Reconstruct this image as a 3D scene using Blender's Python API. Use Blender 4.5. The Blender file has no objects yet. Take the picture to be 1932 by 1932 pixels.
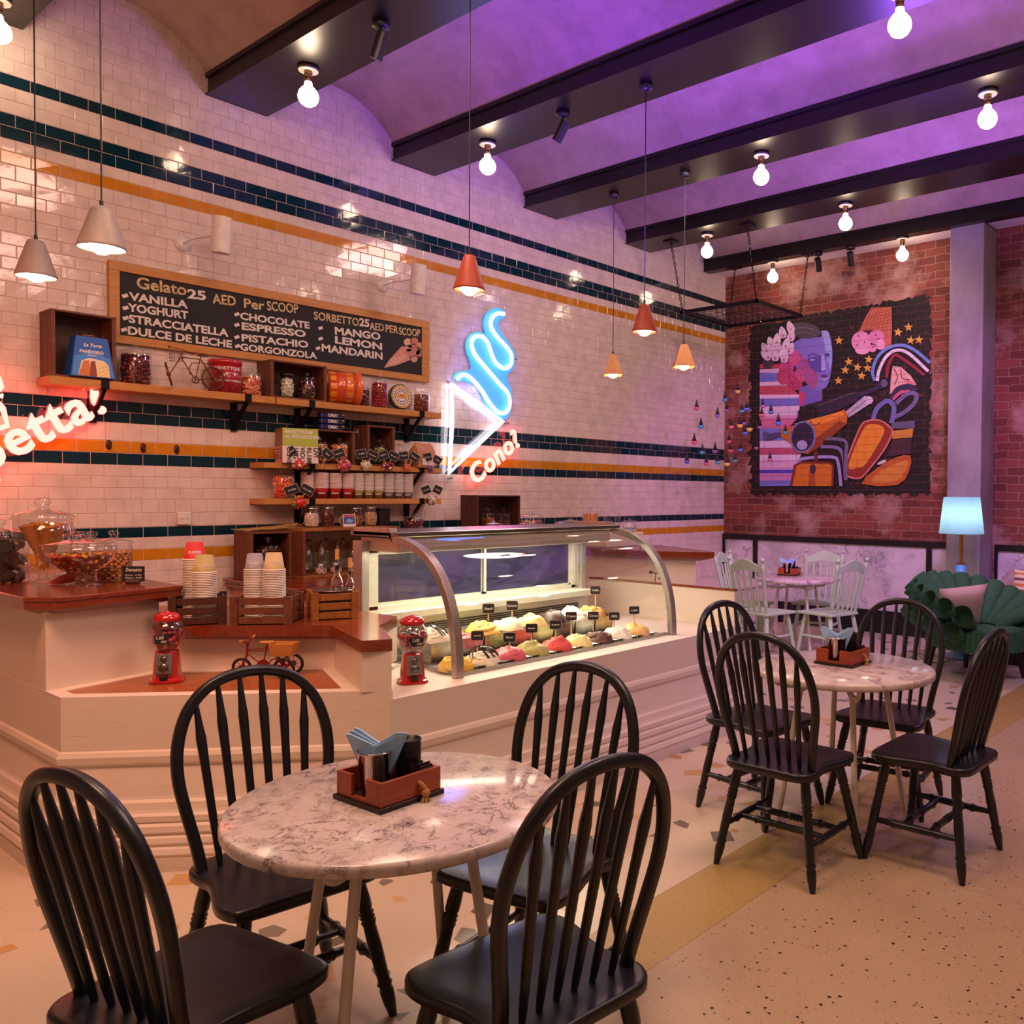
import bpy, math, random
from mathutils import Vector, Matrix
from mathutils.geometry import tessellate_polygon
R = random.Random(7)
PI = math.pi
S = bpy.context.scene
C = S.collection

# ------------------------------------------------------------ camera
F_PX, CX, CY = 1635.36, 1271.78, 966.0
YAW, PITCH, ROLL, EYE = 0.657848, -0.020286, 0.0074243, 1.55
fw = Vector((-math.sin(YAW)*math.cos(PITCH), math.cos(YAW)*math.cos(PITCH), math.sin(PITCH)))
r0 = Vector((math.cos(YAW), math.sin(YAW), 0)); u0 = r0.cross(fw)
rt = math.cos(ROLL)*r0 + math.sin(ROLL)*u0
up = -math.sin(ROLL)*r0 + math.cos(ROLL)*u0
cam = bpy.data.cameras.new('camera')
cam.sensor_width = 36; cam.sensor_fit = 'HORIZONTAL'
cam.lens = F_PX/1932*36
cam.shift_x = (966-CX)/1932; cam.shift_y = (CY-966)/1932
cam.clip_start = 0.05; cam.clip_end = 100
co = bpy.data.objects.new('camera', cam); C.objects.link(co)
M = Matrix((rt, up, -fw)).transposed().to_4x4(); M.translation = (0, 0, EYE)
co.matrix_world = M
S.camera = co
def ray(x, y): return fw + rt*((x-CX)/F_PX) - up*((y-CY)/F_PX)
def atX(x, y, X): d = ray(x, y); return Vector((0, 0, EYE)) + d*(X/d.x)
def atY(x, y, Y): d = ray(x, y); return Vector((0, 0, EYE)) + d*(Y/d.y)
def atZ(x, y, Z): d = ray(x, y); return Vector((0, 0, EYE)) + d*((Z-EYE)/d.z)

# ------------------------------------------------------------ view, world, added lights without fixtures
S.view_settings.view_transform = 'Standard'; S.view_settings.look = 'None'
S.view_settings.gamma = 1; S.view_settings.use_curve_mapping = False
S.view_settings.exposure = -0.18
w = bpy.data.worlds.new('world'); S.world = w; w.use_nodes = True
w.node_tree.nodes['Background'].inputs[0].default_value = (1, .75, .6, 1)
w.node_tree.nodes['Background'].inputs[1].default_value = 0.05
S.cycles.max_bounces = 10; S.cycles.transparent_max_bounces = 24
S.cycles.sample_clamp_indirect = 6
def lamp(kind, loc, target, power, col, size=.3, spot=60, blend=.6):
    d = bpy.data.lights.new('lamp', kind); d.energy = power; d.color = col
    if kind == 'SPOT': d.spot_size = math.radians(spot); d.spot_blend = blend; d.shadow_soft_size = size
    elif kind == 'AREA': d.shape = 'DISK'; d.size = size
    else: d.shadow_soft_size = size
    o = bpy.data.objects.new('added_light', d); C.objects.link(o); o.location = loc
    if target: o.rotation_euler = (Vector(target)-Vector(loc)).to_track_quat('-Z', 'Y').to_euler()
    return o
WARM = (1, .68, .45); WARM2 = (1, .60, .40)
lamp('AREA', (-2.6, 0.6, 4.2), (-2.9, 0.8, 0), 84, (1, .58, .38), 1.2)  # added warm area fills near the ceiling, no fixtures
lamp('AREA', (-0.6, 3.0, 4.2), (-0.8, 3.0, 0), 85, (1, .62, .50), 1.4)
lamp('AREA', (-3.6, 2.4, 4.15), (-4.4, 2.6, 0), 36, (1, .60, .46), .8)
lamp('AREA', (-4.0, 5.6, 4.15), (-5.2, 6.2, 0), 45, (1, .66, .60), .8)
lamp('SPOT', (-3.4, 0.5, 2.9), (-5.2, 1.6, .5), 120, (1, .34, .20), .25, 95)  # added orange-red wash over the left counters, no fixture
lamp('SPOT', (-4.7, 0.3, 2.4), (-6.3, 1.9, 2.9), 42, (1, .22, .14), .3, 120)  # added red light standing in for neon glow on the tiles
lamp('SPOT', (-5.7, 1.25, 1.9), (-4.15, 2.65, 1.08), 26, (1, .05, .08), .1, 24)  # added red light to tint the left case frame
lamp('SPOT', (-1.6, 5.6, 3.9), (-4.6, 9.2, 1.0), 540, (.72, .27, 1.0), .25, 70)  # added violet wash on the brick wall, no fixture
lamp('SPOT', (-3.6, 7.5, 4.15), (-4.4, 9.2, 3.2), 60, (1, .62, .42), .2, 95)  # added warm wash on the upper brick, no fixture
lamp('SPOT', (0.6, 6.4, 3.9), (-1.9, 6.4, 0), 300, (.58, .32, 1.0), .25, 80)  # added violet wash over the back floor, no fixture
lamp('SPOT', (-3.75, 4.2, 3.0), (-3.75, 4.45, 4.7), 260, (.20, .045, 1.0), .15, 165)  # added violet uplights colouring the vaults, no fixtures
lamp('SPOT', (-2.6, 6.3, 3.1), (-2.8, 6.3, 4.7), 190, (.34, .11, 1.0), .15, 165)
lamp('SPOT', (-0.4, 5.6, 3.0), (-0.4, 5.6, 4.7), 80, (.60, .26, 1.0), .2, 165)

# ------------------------------------------------------------ materials
def lin(c):
    if isinstance(c, str):
        c = [int(c[i:i+2], 16)/255 for i in (0, 2, 4)]
    return tuple(x/12.92 if x <= .04045 else ((x+.055)/1.055)**2.4 for x in c)
MATS = {}
class NT:
    def __init__(s, name):
        s.m = bpy.data.materials.new(name); s.m.use_nodes = True
        s.t = s.m.node_tree; s.b = s.t.nodes['Principled BSDF']; s.out = s.t.nodes['Material Output']
    def n(s, typ, **kw):
        nd = s.t.nodes.new('ShaderNode'+typ)
        for k, v in kw.items():
            if k[0] == '_': setattr(nd, k[1:], v)
            else:
                key = int(k[1:]) if k[0] == 'i' and k[1:].isdigit() else k.replace('__', ' ')
                s.put(nd.inputs[key], v)
        return nd
    def put(s, sock, v):
        if hasattr(v, 'links') or isinstance(v, bpy.types.NodeSocket): s.t.links.new(v, sock)
        elif isinstance(v, (tuple, list)) and sock.type == 'RGBA' and len(v) == 3: sock.default_value = (*v, 1)
        else: sock.default_value = v
    def ramp(s, fac, stops, interp='LINEAR'):
        nd = s.t.nodes.new('ShaderNodeValToRGB'); s.put(nd.inputs[0], fac); e = nd.color_ramp.elements
        nd.color_ramp.interpolation = interp
        while len(e) < len(stops): e.new(.5)
        for el, (p, c) in zip(e, stops): el.position = p; el.color = (*c, 1) if len(c) == 3 else c
        return nd.outputs[0]
    def mix(s, f, a, b, mode='MIX'):
        nd = s.t.nodes.new('ShaderNodeMix'); nd.data_type = 'RGBA'; nd.blend_type = mode
        s.put(nd.inputs[0], f); s.put(nd.inputs[6], a); s.put(nd.inputs[7], b); return nd.outputs[2]
    def math(s, op, a, b=0.0, c=0.0):
        nd = s.t.nodes.new('ShaderNodeMath'); nd.operation = op
        s.put(nd.inputs[0], a); s.put(nd.inputs[1], b); s.put(nd.inputs[2], c); return nd.outputs[0]
    def pos(s, scale=(1, 1, 1), obj=True):
        tc = s.t.nodes.new('ShaderNodeTexCoord')
        mp = s.n('Mapping'); s.put(mp.inputs[0], tc.outputs['Object']); mp.inputs['Scale'].default_value = scale
        return mp.outputs[0]
    def world(s):
        return s.t.nodes.new('ShaderNodeNewGeometry').outputs['Position']
    def noise(s, vec, scale, detail=3, rough=.5, dist=0):
        nd = s.n('TexNoise'); s.put(nd.inputs['Vector'], vec); nd.inputs['Scale'].default_value = scale
        nd.inputs['Detail'].default_value = detail; nd.inputs['Roughness'].default_value = rough
        nd.inputs['Distortion'].default_value = dist
        return nd
    def bump(s, h, strength=.3, dist=.01):
        nd = s.n('Bump'); s.put(nd.inputs['Height'], h); nd.inputs['Strength'].default_value = strength
        nd.inputs['Distance'].default_value = dist; s.put(s.b.inputs['Normal'], nd.outputs[0]); return nd
    def set(s, col=None, rough=.5, metal=0, **kw):
        if col is not None: s.put(s.b.inputs['Base Color'], col)
        s.put(s.b.inputs['Roughness'], rough); s.put(s.b.inputs['Metallic'], metal)
        for k, v in kw.items(): s.put(s.b.inputs[k.replace('__', ' ')], v)
        return s.m
def plain(name, col, rough=.5, metal=0, var=.08, bump=0, scale=30, **kw):
    if name in MATS: return MATS[name]
    t = NT(name); c = lin(col) if isinstance(col, str) else col
    nz = t.noise(t.pos(), scale, 4)
    lo = tuple(x*(1-var) for x in c); hi = tuple(min(1, x*(1+var)) for x in c)
    m = t.set(t.ramp(nz.outputs[0], [(.3, lo), (.7, hi)]), rough, metal, **kw)
    if bump: t.bump(nz.outputs[0], bump, .004)
    MATS[name] = m; return m
def wood(name, a, b, rough=.4, scale=(2, 14, 14), axis=0, coat=0.0):
    if name in MATS: return MATS[name]
    t = NT(name); sc = list(scale)
    if axis == 1: sc = [scale[1], scale[0], scale[2]]
    if axis == 2: sc = [scale[1], scale[2], scale[0]]
    p = t.pos(tuple(sc)); n1 = t.noise(p, 1.6, 6, .6, 1.2); n2 = t.noise(p, 9, 3)
    f = t.math('ADD', t.math('MULTIPLY', n1.outputs[0], .75), t.math('MULTIPLY', n2.outputs[0], .25))
    m = t.set(t.ramp(f, [(.3, lin(a)), (.68, lin(b))]), rough, 0, Coat__Weight=coat, Coat__Roughness=.12)
    t.bump(f, .12, .003)
    MATS[name] = m; return m
def glow(name, col, strength):
    if name in MATS: return MATS[name]
    t = NT(name); t.set((0, 0, 0), .5); t.put(t.b.inputs['Emission Color'], col); t.b.inputs['Emission Strength'].default_value = strength
    t.b.inputs['Specular IOR Level'].default_value = 0
    MATS[name] = t.m; return t.m
def glass(name, tint=(1, 1, 1), f0=.10, edge=.55):
    if name in MATS: return MATS[name]
    t = NT(name); t.t.nodes.remove(t.b)
    tr = t.n('BsdfTransparent'); tr.inputs[0].default_value = (*tint, 1)
    gl = t.n('BsdfGlossy'); gl.inputs[1].default_value = .03; gl.inputs[0].default_value = (.9, .9, .9, 1)
    lw = t.n('LayerWeight'); lw.inputs[0].default_value = .35
    f = t.n('MapRange'); t.put(f.inputs[0], lw.outputs['Facing']); f.inputs[3].default_value = f0; f.inputs[4].default_value = edge
    mx = t.n('MixShader'); t.put(mx.inputs[0], f.outputs[0]); t.put(mx.inputs[1], tr.outputs[0]); t.put(mx.inputs[2], gl.outputs[0])
    t.put(t.out.inputs[0], mx.outputs[0]); MATS[name] = t.m; return t.m
def paint(name='paint', rough=.5, coat=0.0):
    if name in MATS: return MATS[name]
    t = NT(name); a = t.n('VertexColor'); a.layer_name = 'Col'
    nz = t.noise(t.pos(), 60, 3)
    t.set(t.mix(.12, a.outputs[0], t.mix(1.0, a.outputs[0], nz.outputs[0], 'MULTIPLY')), rough, 0, Coat__Weight=coat)
    MATS[name] = t.m; return t.m
def marble(name, base, vein, scale=3.0, amount=.5, rough=.15, speck=0.0, wide=.02):
    if name in MATS: return MATS[name]
    t = NT(name); p = t.pos()
    def ridge(sc, w_, seed):
        mp = t.n('Mapping'); t.put(mp.inputs[0], p); mp.inputs['Location'].default_value = (seed, seed*.7, seed*.3)
        n = t.noise(mp.outputs[0], sc, 7, .62, .8)
        return t.ramp(t.math('ABSOLUTE', t.math('SUBTRACT', n.outputs[0], .5)), [(0, (1, 1, 1)), (w_, (0, 0, 0))])
    m1 = t.ramp(t.noise(p, scale*.8, 3).outputs[0], [(.44, (0, 0, 0)), (.62, (1, 1, 1))]); m2 = t.ramp(t.noise(p, scale*1.7, 4).outputs[0], [(.50, (0, 0, 0)), (.68, (1, 1, 1))])
    v = t.math('ADD', t.math('MULTIPLY', ridge(scale, wide, 3), t.math('ADD', .25, m1)), t.math('MULTIPLY', ridge(scale*2.6, wide*1.6, 9), t.math('MULTIPLY', m2, .9)))
    if speck:
        vo = t.n('TexVoronoi'); t.put(vo.inputs['Vector'], p); vo.inputs['Scale'].default_value = 55; sc = t.n('SeparateColor'); t.put(sc.inputs[0], vo.outputs['Color'])
        v = t.math('ADD', v, t.math('MULTIPLY', t.math('LESS_THAN', vo.outputs['Distance'], t.math('MULTIPLY', t.math('SUBTRACT', sc.outputs[0], .72), .9)), speck))
    cloud = t.mix(t.math('MULTIPLY', m2, .38*amount), lin(base), lin(vein))
    m = t.set(t.mix(t.math('MINIMUM', t.math('MULTIPLY', v, amount), 1), cloud, lin(vein)), rough, 0)
    MATS[name] = m; return m

# ------------------------------------------------------------ mesh builder
class MB:
    def __init__(s): s.v = []; s.f = []; s.m = []; s.sm = []; s.c = []; s.T = None; s.mat = 0; s.col = (1, 1, 1)
    def add(s, vs, fs, sm=False):
        o = len(s.v)
        s.v += [tuple(s.T @ Vector(p)) for p in vs] if s.T is not None else [tuple(p) for p in vs]
        for f in fs:
            s.f.append([i+o for i in f]); s.m.append(s.mat); s.sm.append(sm); s.c.append(s.col)
        return s
    def box(s, a, b, bev=0):
        x0, y0, z0 = a; x1, y1, z1 = b
        if x0 > x1: x0, x1 = x1, x0
        if y0 > y1: y0, y1 = y1, y0
        if z0 > z1: z0, z1 = z1, z0
        if bev:
            e = min(bev, (x1-x0)*.45, (y1-y0)*.45, (z1-z0)*.45)
            q = []
            for z, d in ((z0, e), (z0+e, 0), (z1-e, 0), (z1, e)):
                q += [(x0+e+d*0, y0+d, z), (x1-e, y0+d, z), (x1-d, y0+e, z), (x1-d, y1-e, z), (x1-e, y1-d, z), (x0+e, y1-d, z), (x0+d, y1-e, z), (x0+d, y0+e, z)]
            fs = [[7, 6, 5, 4, 3, 2, 1, 0], [24+i for i in range(8)]]
            for k in range(3):
                for i in range(8): fs.append([k*8+i, k*8+(i+1) % 8, (k+1)*8+(i+1) % 8, (k+1)*8+i])
            return s.add(q, fs)
        return s.add([(x0, y0, z0), (x1, y0, z0), (x1, y1, z0), (x0, y1, z0), (x0, y0, z1), (x1, y0, z1), (x1, y1, z1), (x0, y1, z1)],
                     [[3, 2, 1, 0], [4, 5, 6, 7], [0, 1, 5, 4], [1, 2, 6, 5], [2, 3, 7, 6], [3, 0, 4, 7]])
    def cyl(s, p0, p1, r0, r1=None, n=14, cap=True):
        return s.tube([p0, p1], [r0, r0 if r1 is None else r1], n, cap=cap)
    def tube(s, pts, r, n=10, closed=False, cap=True, flat=None):
        P = [Vector(p) for p in pts]; k = len(P); rr = r if isinstance(r, (list, tuple)) else [r]*k
        vs = []; prev = None
        for i in range(k):
            if closed: t = P[(i+1) % k]-P[i-1]
            else: t = P[min(i+1, k-1)]-P[max(i-1, 0)]
            if t.length < 1e-9: t = Vector((0, 0, 1))
            t.normalize()
            if prev is None:
                a = Vector((0, 0, 1)) if abs(t.z) < .9 else Vector((1, 0, 0))
                x = (a - t*a.dot(t)).normalized()
            else:
                x = prev - t*prev.dot(t); x = x.normalized() if x.length > 1e-6 else t.orthogonal().normalized()
            prev = x; y = t.cross(x)
            for j in range(n):
                an = 2*PI*(j+.5)/n
                e1, e2 = (1, 1) if flat is None else flat
                vs.append(P[i] + (x*math.cos(an)*e1 + y*math.sin(an)*e2)*rr[i])
        fs = []
        for i in range(k if closed else k-1):
            for j in range(n):
                a = i*n+j; b = i*n+(j+1) % n; c = ((i+1) % k)*n+(j+1) % n; d = ((i+1) % k)*n+j
                fs.append([a, b, c, d])
        s.add(vs, fs, n > 5)
        if cap and not closed:
            s.add(vs[:n], [list(range(n))[::-1]]); s.add(vs[-n:], [list(range(n))])
        return s
    def lathe(s, prof, n=24, c=(0, 0, 0), sm=True, sx=1, sy=1):
        vs = []; fs = []; k = len(prof)
        for (r, z) in prof:
            for j in range(n):
                a = 2*PI*j/n; vs.append((c[0]+r*math.cos(a)*sx, c[1]+r*math.sin(a)*sy, c[2]+z))
        for i in range(k-1):
            for j in range(n): fs.append([i*n+j, i*n+(j+1) % n, (i+1)*n+(j+1) % n, (i+1)*n+j])
        if prof[0][0] > 1e-4: fs.append(list(range(n))[::-1])
        if prof[-1][0] > 1e-4: fs.append([(k-1)*n+j for j in range(n)])
        return s.add(vs, fs, sm)
    def shell(s, prof, n=24, c=(0, 0, 0), sx=1, sy=1):
        vs = []; fs = []; k = len(prof)
        for (r, z) in prof:
            for j in range(n):
                a = 2*PI*j/n; vs.append((c[0]+r*math.cos(a)*sx, c[1]+r*math.sin(a)*sy, c[2]+z))
        for i in range(k-1):
            for j in range(n): fs.append([i*n+j, i*n+(j+1) % n, (i+1)*n+(j+1) % n, (i+1)*n+j])
        return s.add(vs, fs, True)
    def ball(s, c, r, n=12, k=8, sc=(1, 1, 1)):
        vs = []; fs = []
        for i in range(k+1):
            ph = PI*i/k
            for j in range(n):
                a = 2*PI*j/n; vs.append((c[0]+r*sc[0]*math.sin(ph)*math.cos(a), c[1]+r*sc[1]*math.sin(ph)*math.sin(a), c[2]-r*sc[2]*math.cos(ph)))
        for i in range(k):
            for j in range(n): fs.append([i*n+j, i*n+(j+1) % n, (i+1)*n+(j+1) % n, (i+1)*n+j])
        return s.add(vs, fs, True)
    def torus(s, c, R_, r, ax=None, n=12, k=6):
        ax = Vector(ax or (0, 0, 1)).normalized(); x = ax.orthogonal().normalized(); y = ax.cross(x); c = Vector(c)
        return s.tube([c+(x*math.cos(2*PI*i/n)+y*math.sin(2*PI*i/n))*R_ for i in range(n)], r, k, closed=True)
    def prism(s, poly, z0, z1):
        n = len(poly); vs = [(p[0], p[1], z0) for p in poly]+[(p[0], p[1], z1) for p in poly]
        tri = tessellate_polygon([[Vector((p[0], p[1], 0)) for p in poly]])
        area = sum(poly[i][0]*poly[(i+1) % n][1]-poly[(i+1) % n][0]*poly[i][1] for i in range(n))
        q = []
        for t in tri:
            a, b, c = [poly[i] for i in t]
            cr = (b[0]-a[0])*(c[1]-a[1])-(b[1]-a[1])*(c[0]-a[0])
            t = list(t) if cr > 0 else list(t)[::-1]
            q.append([i+n for i in t]); q.append(t[::-1])
        for i in range(n):
            j = (i+1) % n
            q.append([i, j, j+n, i+n] if area > 0 else [j, i, i+n, j+n])
        return s.add(vs, q)
    def flat(s, pts):
        tri = tessellate_polygon([[Vector(p) for p in pts]]); return s.add(pts, [list(t) for t in tri])
    def obj(s, name, mats, parent=None, bevel=0, sub=0):
        me = bpy.data.meshes.new(name); me.from_pydata(s.v, [], s.f); me.update()
        mats = mats if isinstance(mats, (list, tuple)) else [mats]
        for m in mats: me.materials.append(m)
        me.polygons.foreach_set('material_index', s.m)
        me.polygons.foreach_set('use_smooth', s.sm)
        if any(c != (1, 1, 1) for c in s.c):
            ca = me.color_attributes.new('Col', 'FLOAT_COLOR', 'CORNER'); data = []
            for p, c in zip(me.polygons, s.c): data += [*c, 1.0]*p.loop_total
            ca.data.foreach_set('color', data)
        o = bpy.data.objects.new(name, me); C.objects.link(o)
        if parent: o.parent = parent
        if bevel:
            b = o.modifiers.new('b', 'BEVEL'); b.width = bevel; b.segments = 2; b.limit_method = 'ANGLE'; b.angle_limit = .7
        if sub:
            b = o.modifiers.new('s', 'SUBSURF'); b.levels = sub; b.render_levels = sub
        return o
def tag(o, label, cat, group=None, kind=None):
    o['label'] = label; o['category'] = cat
    if group: o['group'] = group
    if kind: o['kind'] = kind
    return o
def thing(name, label, cat, loc=(0, 0, 0), rz=0, group=None):
    o = bpy.data.objects.new(name, None); C.objects.link(o); o.location = loc; o.rotation_euler = (0, 0, rz)
    o.empty_display_size = .05
    return tag(o, label, cat, group)
def struct(o): o['kind'] = 'structure'; return o
def dup(root, loc=None, rz=None, label=None, group=None):
    def cp(o, par):
        c = o.copy(); C.objects.link(c); c.parent = par
        for ch in o.children: cp(ch, c)
        return c
    r = cp(root, None)
    if loc is not None: r.location = loc
    if rz is not None: r.rotation_euler = (0, 0, rz)
    if label: r['label'] = label
    if group: r['group'] = group
    return r
def cat_rom(pts, n=6, closed=False):
    P = [Vector(p) for p in pts]; k = len(P); out = []
    rng = range(k) if closed else range(k-1)
    for i in rng:
        p0 = P[(i-1) % k] if closed or i > 0 else P[0]; p1 = P[i]; p2 = P[(i+1) % k]; p3 = P[(i+2) % k] if closed or i+2 < k else P[-1]
        for j in range(n):
            t = j/n
            out.append(.5*((2*p1)+(p2-p0)*t+(2*p0-5*p1+4*p2-p3)*t*t+(3*p1-p0-3*p2+p3)*t**3))
    if not closed: out.append(P[-1])
    return out
def text(mb, body, size, T, bold=0.0, extrude=.0004, shear=0.0, align='LEFT', space=1.0, bevel=0.0):
    cu = bpy.data.curves.new('lettering', 'FONT'); cu.body = body; cu.size = size; cu.offset = bold; cu.extrude = extrude
    cu.shear = shear; cu.align_x = align; cu.space_character = space; cu.bevel_depth = bevel; cu.resolution_u = 3
    o = bpy.data.objects.new('lettering', cu)
    me = o.to_mesh()
    old = mb.T; mb.T = T if old is None else old @ T
    mb.add([tuple(v.co) for v in me.vertices], [list(p.vertices) for p in me.polygons]); mb.T = old
    o.to_mesh_clear(); bpy.data.objects.remove(o); bpy.data.curves.remove(cu)
def frame(o, x, y):      # matrix with columns x, y, x cross y and origin o
    x = Vector(x).normalized(); y = Vector(y); y = (y-x*x.dot(y)).normalized(); z = x.cross(y)
    m = Matrix((x, y, z)).transposed().to_4x4(); m.translation = Vector(o); return m
ONX = lambda p: frame(p, (0, 1, 0), (0, 0, 1))      # lettering on the tiled wall, read from the room
def rotz(p, a): return (p[0]*math.cos(a)-p[1]*math.sin(a), p[0]*math.sin(a)+p[1]*math.cos(a))
# ------------------------------------------------------------ the room
XW, YB, ZB = -6.30, 9.20, 4.295          # tiled wall, brick wall, underside of the beams
XR, YF = 4.2, -3.0                       # sides behind the camera
# tiled wall: glazed tiles laid in courses
def tile_mat(name, col, rough=.09):
    t = NT(name); nz = t.noise(t.pos(), 9, 4); n2 = t.noise(t.pos(), 2.2, 2)
    c = lin(col); g = t.ramp(nz.outputs[0], [(.3, tuple(x*.86 for x in c)), (.7, tuple(min(1, x*1.08) for x in c))])
    t.set(g, rough); t.bump(t.math('ADD', nz.outputs[0], t.math('MULTIPLY', n2.outputs[0], 1.5)), .22, .006)
    return t.m
TW, TD, TO = tile_mat('tile_white', 'd6c5bb'), tile_mat('tile_petrol', '082c38'), tile_mat('tile_ochre', 'c4821c')
grout = plain('grout', 'bfa79b', .8)
rows = []                                # (z0, z1, tile width, material)
def fill(z0, z1, seq):
    tot = sum(h for h, _ in seq); k = (z1-z0)/tot; z = z0
    for h, wd in seq: rows.append((z, z+h*k, wd, 0)); z += h*k
L_, Q_ = (.0745, .152), (.092, .104)     # long tile, squarish tile
rows += [(3.936, 4.009, .152, 1), (3.704, 3.778, .152, 1), (3.627, 3.704, .152, 1), (3.480, 3.555, .152, 2),
         (2.058, 2.130, .152, 1), (1.987, 2.058, .152, 1), (1.792, 1.870, .152, 2), (1.714, 1.792, .152, 1),
         (1.238, 1.308, .152, 1), (1.085, 1.160, .152, 2)]
fill(4.009, 4.76, [Q_, Q_, Q_, L_, L_, Q_, Q_, L_, L_]); fill(3.778, 3.936, [L_, L_]); fill(3.555, 3.627, [L_])
fill(2.130, 3.480, [L_, Q_, Q_, L_, L_, L_, Q_, Q_, L_, L_, L_, L_, Q_, L_, L_, L_, Q_]); fill(1.870, 1.987, [(.117, .104)])
fill(1.308, 1.714, [Q_, Q_, L_, L_, L_]); fill(1.160, 1.238, [L_]); fill(0, 1.085, [Q_, Q_, L_, L_, L_, L_, Q_, Q_, L_, L_, L_, L_, L_])
b = MB(); b.mat = 3; b.box((XW-.15, YF, 0), (XW-.0025, YB+.1, 4.80))
rows.sort()
for k, (z0, z1, wd, m) in enumerate(rows):
    y = YF+wd*(.5*(k % 2))+(0 if wd > .12 else .03); b.mat = m; g = .0011
    while y < YB:
        y1 = min(y+wd, YB-.001)
        if y1-y > .02 and (y > .9 or m):
            a, c, d, e = y+g, y1-g, z0+g, z1-g; q = .003; t = [R.gauss(0, .0005) for _ in range(4)]
            x = XW
            b.add([(x-.003, a, d), (x-.003, c, d), (x-.003, c, e), (x-.003, a, e),
                   (x+t[0], a+q, d+q), (x+t[1], c-q, d+q), (x+t[2], c-q, e-q), (x+t[3], a+q, e-q)],
                  [[4, 5, 6, 7], [0, 1, 5, 4], [1, 2, 6, 5], [2, 3, 7, 6], [3, 0, 4, 7]])
        y += wd
struct(b.obj('wall_left', [TW, TD, TO, grout]))

# brick wall
t = NT('old_brick'); P = t.world(); wob = t.noise(P, 7, 4)
pv = t.n('VectorMath', _operation='MULTIPLY_ADD'); t.put(pv.inputs[0], wob.outputs[1]); pv.inputs[1].default_value = (.045, 0, .045); t.put(pv.inputs[2], P)
sep = t.n('SeparateXYZ'); t.put(sep.inputs[0], pv.outputs[0]); cmb = t.n('CombineXYZ'); t.put(cmb.inputs[0], sep.outputs[0]); t.put(cmb.inputs[1], sep.outputs[2])
br = t.n('TexBrick'); t.put(br.inputs['Vector'], cmb.outputs[0])
for k, v in (('Scale', 1), ('Mortar Size', .006), ('Mortar Smooth', .6), ('Brick Width', .228), ('Row Height', .0853), ('Bias', 0)): br.inputs[k].default_value = v
br.inputs['Color1'].default_value = (*lin('83402f'), 1); br.inputs['Color2'].default_value = (*lin('5f2a20'), 1); br.inputs['Mortar'].default_value = (*lin('9c7464'), 1)
blot = t.noise(P, 1.7, 5, .65); fine = t.noise(P, 40, 4)
white = t.ramp(blot.outputs[0], [(.52, (0, 0, 0)), (.68, (1, 1, 1))])
colr = t.mix(t.math('MULTIPLY', white, .55), t.mix(.35, br.outputs[0], fine.outputs[1], 'OVERLAY'), lin('c8a89c'))
t.set(colr, .75); h = t.math('SUBTRACT', t.math('MULTIPLY', fine.outputs[0], .35), br.outputs[1]); t.bump(h, .7, .012)
BRICK = t.m
b = MB(); b.box((XW-.1, YB, 0), (XR+.2, YB+.15, 4.9)); struct(b.obj('wall_back', BRICK))
plaster = NT('vault_plaster'); P = plaster.pos(); n1 = plaster.noise(P, 3.5, 8, .7); n2 = plaster.noise(P, 25, 4)
plaster.set(plaster.ramp(n1.outputs[0], [(.3, lin('9c857a')), (.7, lin('b8a297'))]), .8); plaster.bump(n2.outputs[0], .35, .006); plaster = plaster.m
cream = plain('cream_plaster', 'cbbdb2', .8, var=.05, scale=4)
b = MB(); b.box((XR, YF-.1, 0), (XR+.15, YB+.1, 4.9)); struct(b.obj('wall_right', cream))
b = MB(); b.box((XW-.1, YF-.15, 0), (XR+.1, YF, 4.9)); struct(b.obj('wall_front', cream))

# ceiling: dark boxed beams with plastered vaults between them
beam_m = NT('beam_paint'); nz = beam_m.noise(beam_m.pos((1, 5, 5)), 3, 5)
beam_m.set(beam_m.ramp(nz.outputs[0], [(.3, lin('0b0707')), (.7, lin('130c0b'))]), .36, 0, Coat__Weight=.1, Coat__Roughness=.3); beam_m = beam_m.m
beams = [(-3.10, -2.66), (-1.63, -1.19), (-.155, .28), (1.315, 1.749), (2.80, 3.235), (4.285, 4.715), (5.745, 6.185), (7.235, 7.67), (8.71, 8.84)]
for y0, y1 in beams:
    b = MB(); e = .018 if y1-y0 > .2 else .01
    b.box((XW, y0, ZB), (XR, y1, ZB+.012)); b.box((XW, y0+e, ZB+.012), (XR, y1-e, ZB+.12)); b.box((XW, y0, ZB+.12), (XR, y1, ZB+.15))
    struct(b.obj('beam', beam_m))
b = MB(); n = 14
for (_, ya), (yb, _) in zip(beams[:-1], beams[1:]):
    half = (yb-ya)/2+.01; yc = (ya+yb)/2; z0 = ZB+.15; sag = .275; rad = (half*half+sag*sag)/(2*sag)
    vs = []
    for k in range(n+1):
        yy = -half+2*half*k/n; z = z0+sag-rad+math.sqrt(rad*rad-yy*yy)
        vs += [(XW-.1, yc+yy, z), (XR+.1, yc+yy, z)]
    b.add(vs, [[2*k, 2*k+2, 2*k+3, 2*k+1] for k in range(n)], True)
b.mat = 1; b.box((XW-.1, 8.80, ZB+.03), (XR+.1, YB+.1, ZB+.10)); b.mat = 0
b.box((XW-.2, YF-.2, 4.80), (XR+.2, YB+.2, 4.95))
struct(b.obj('ceiling', [plaster, plain('soffit_white', 'e6dcd6', .7)]))

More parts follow.
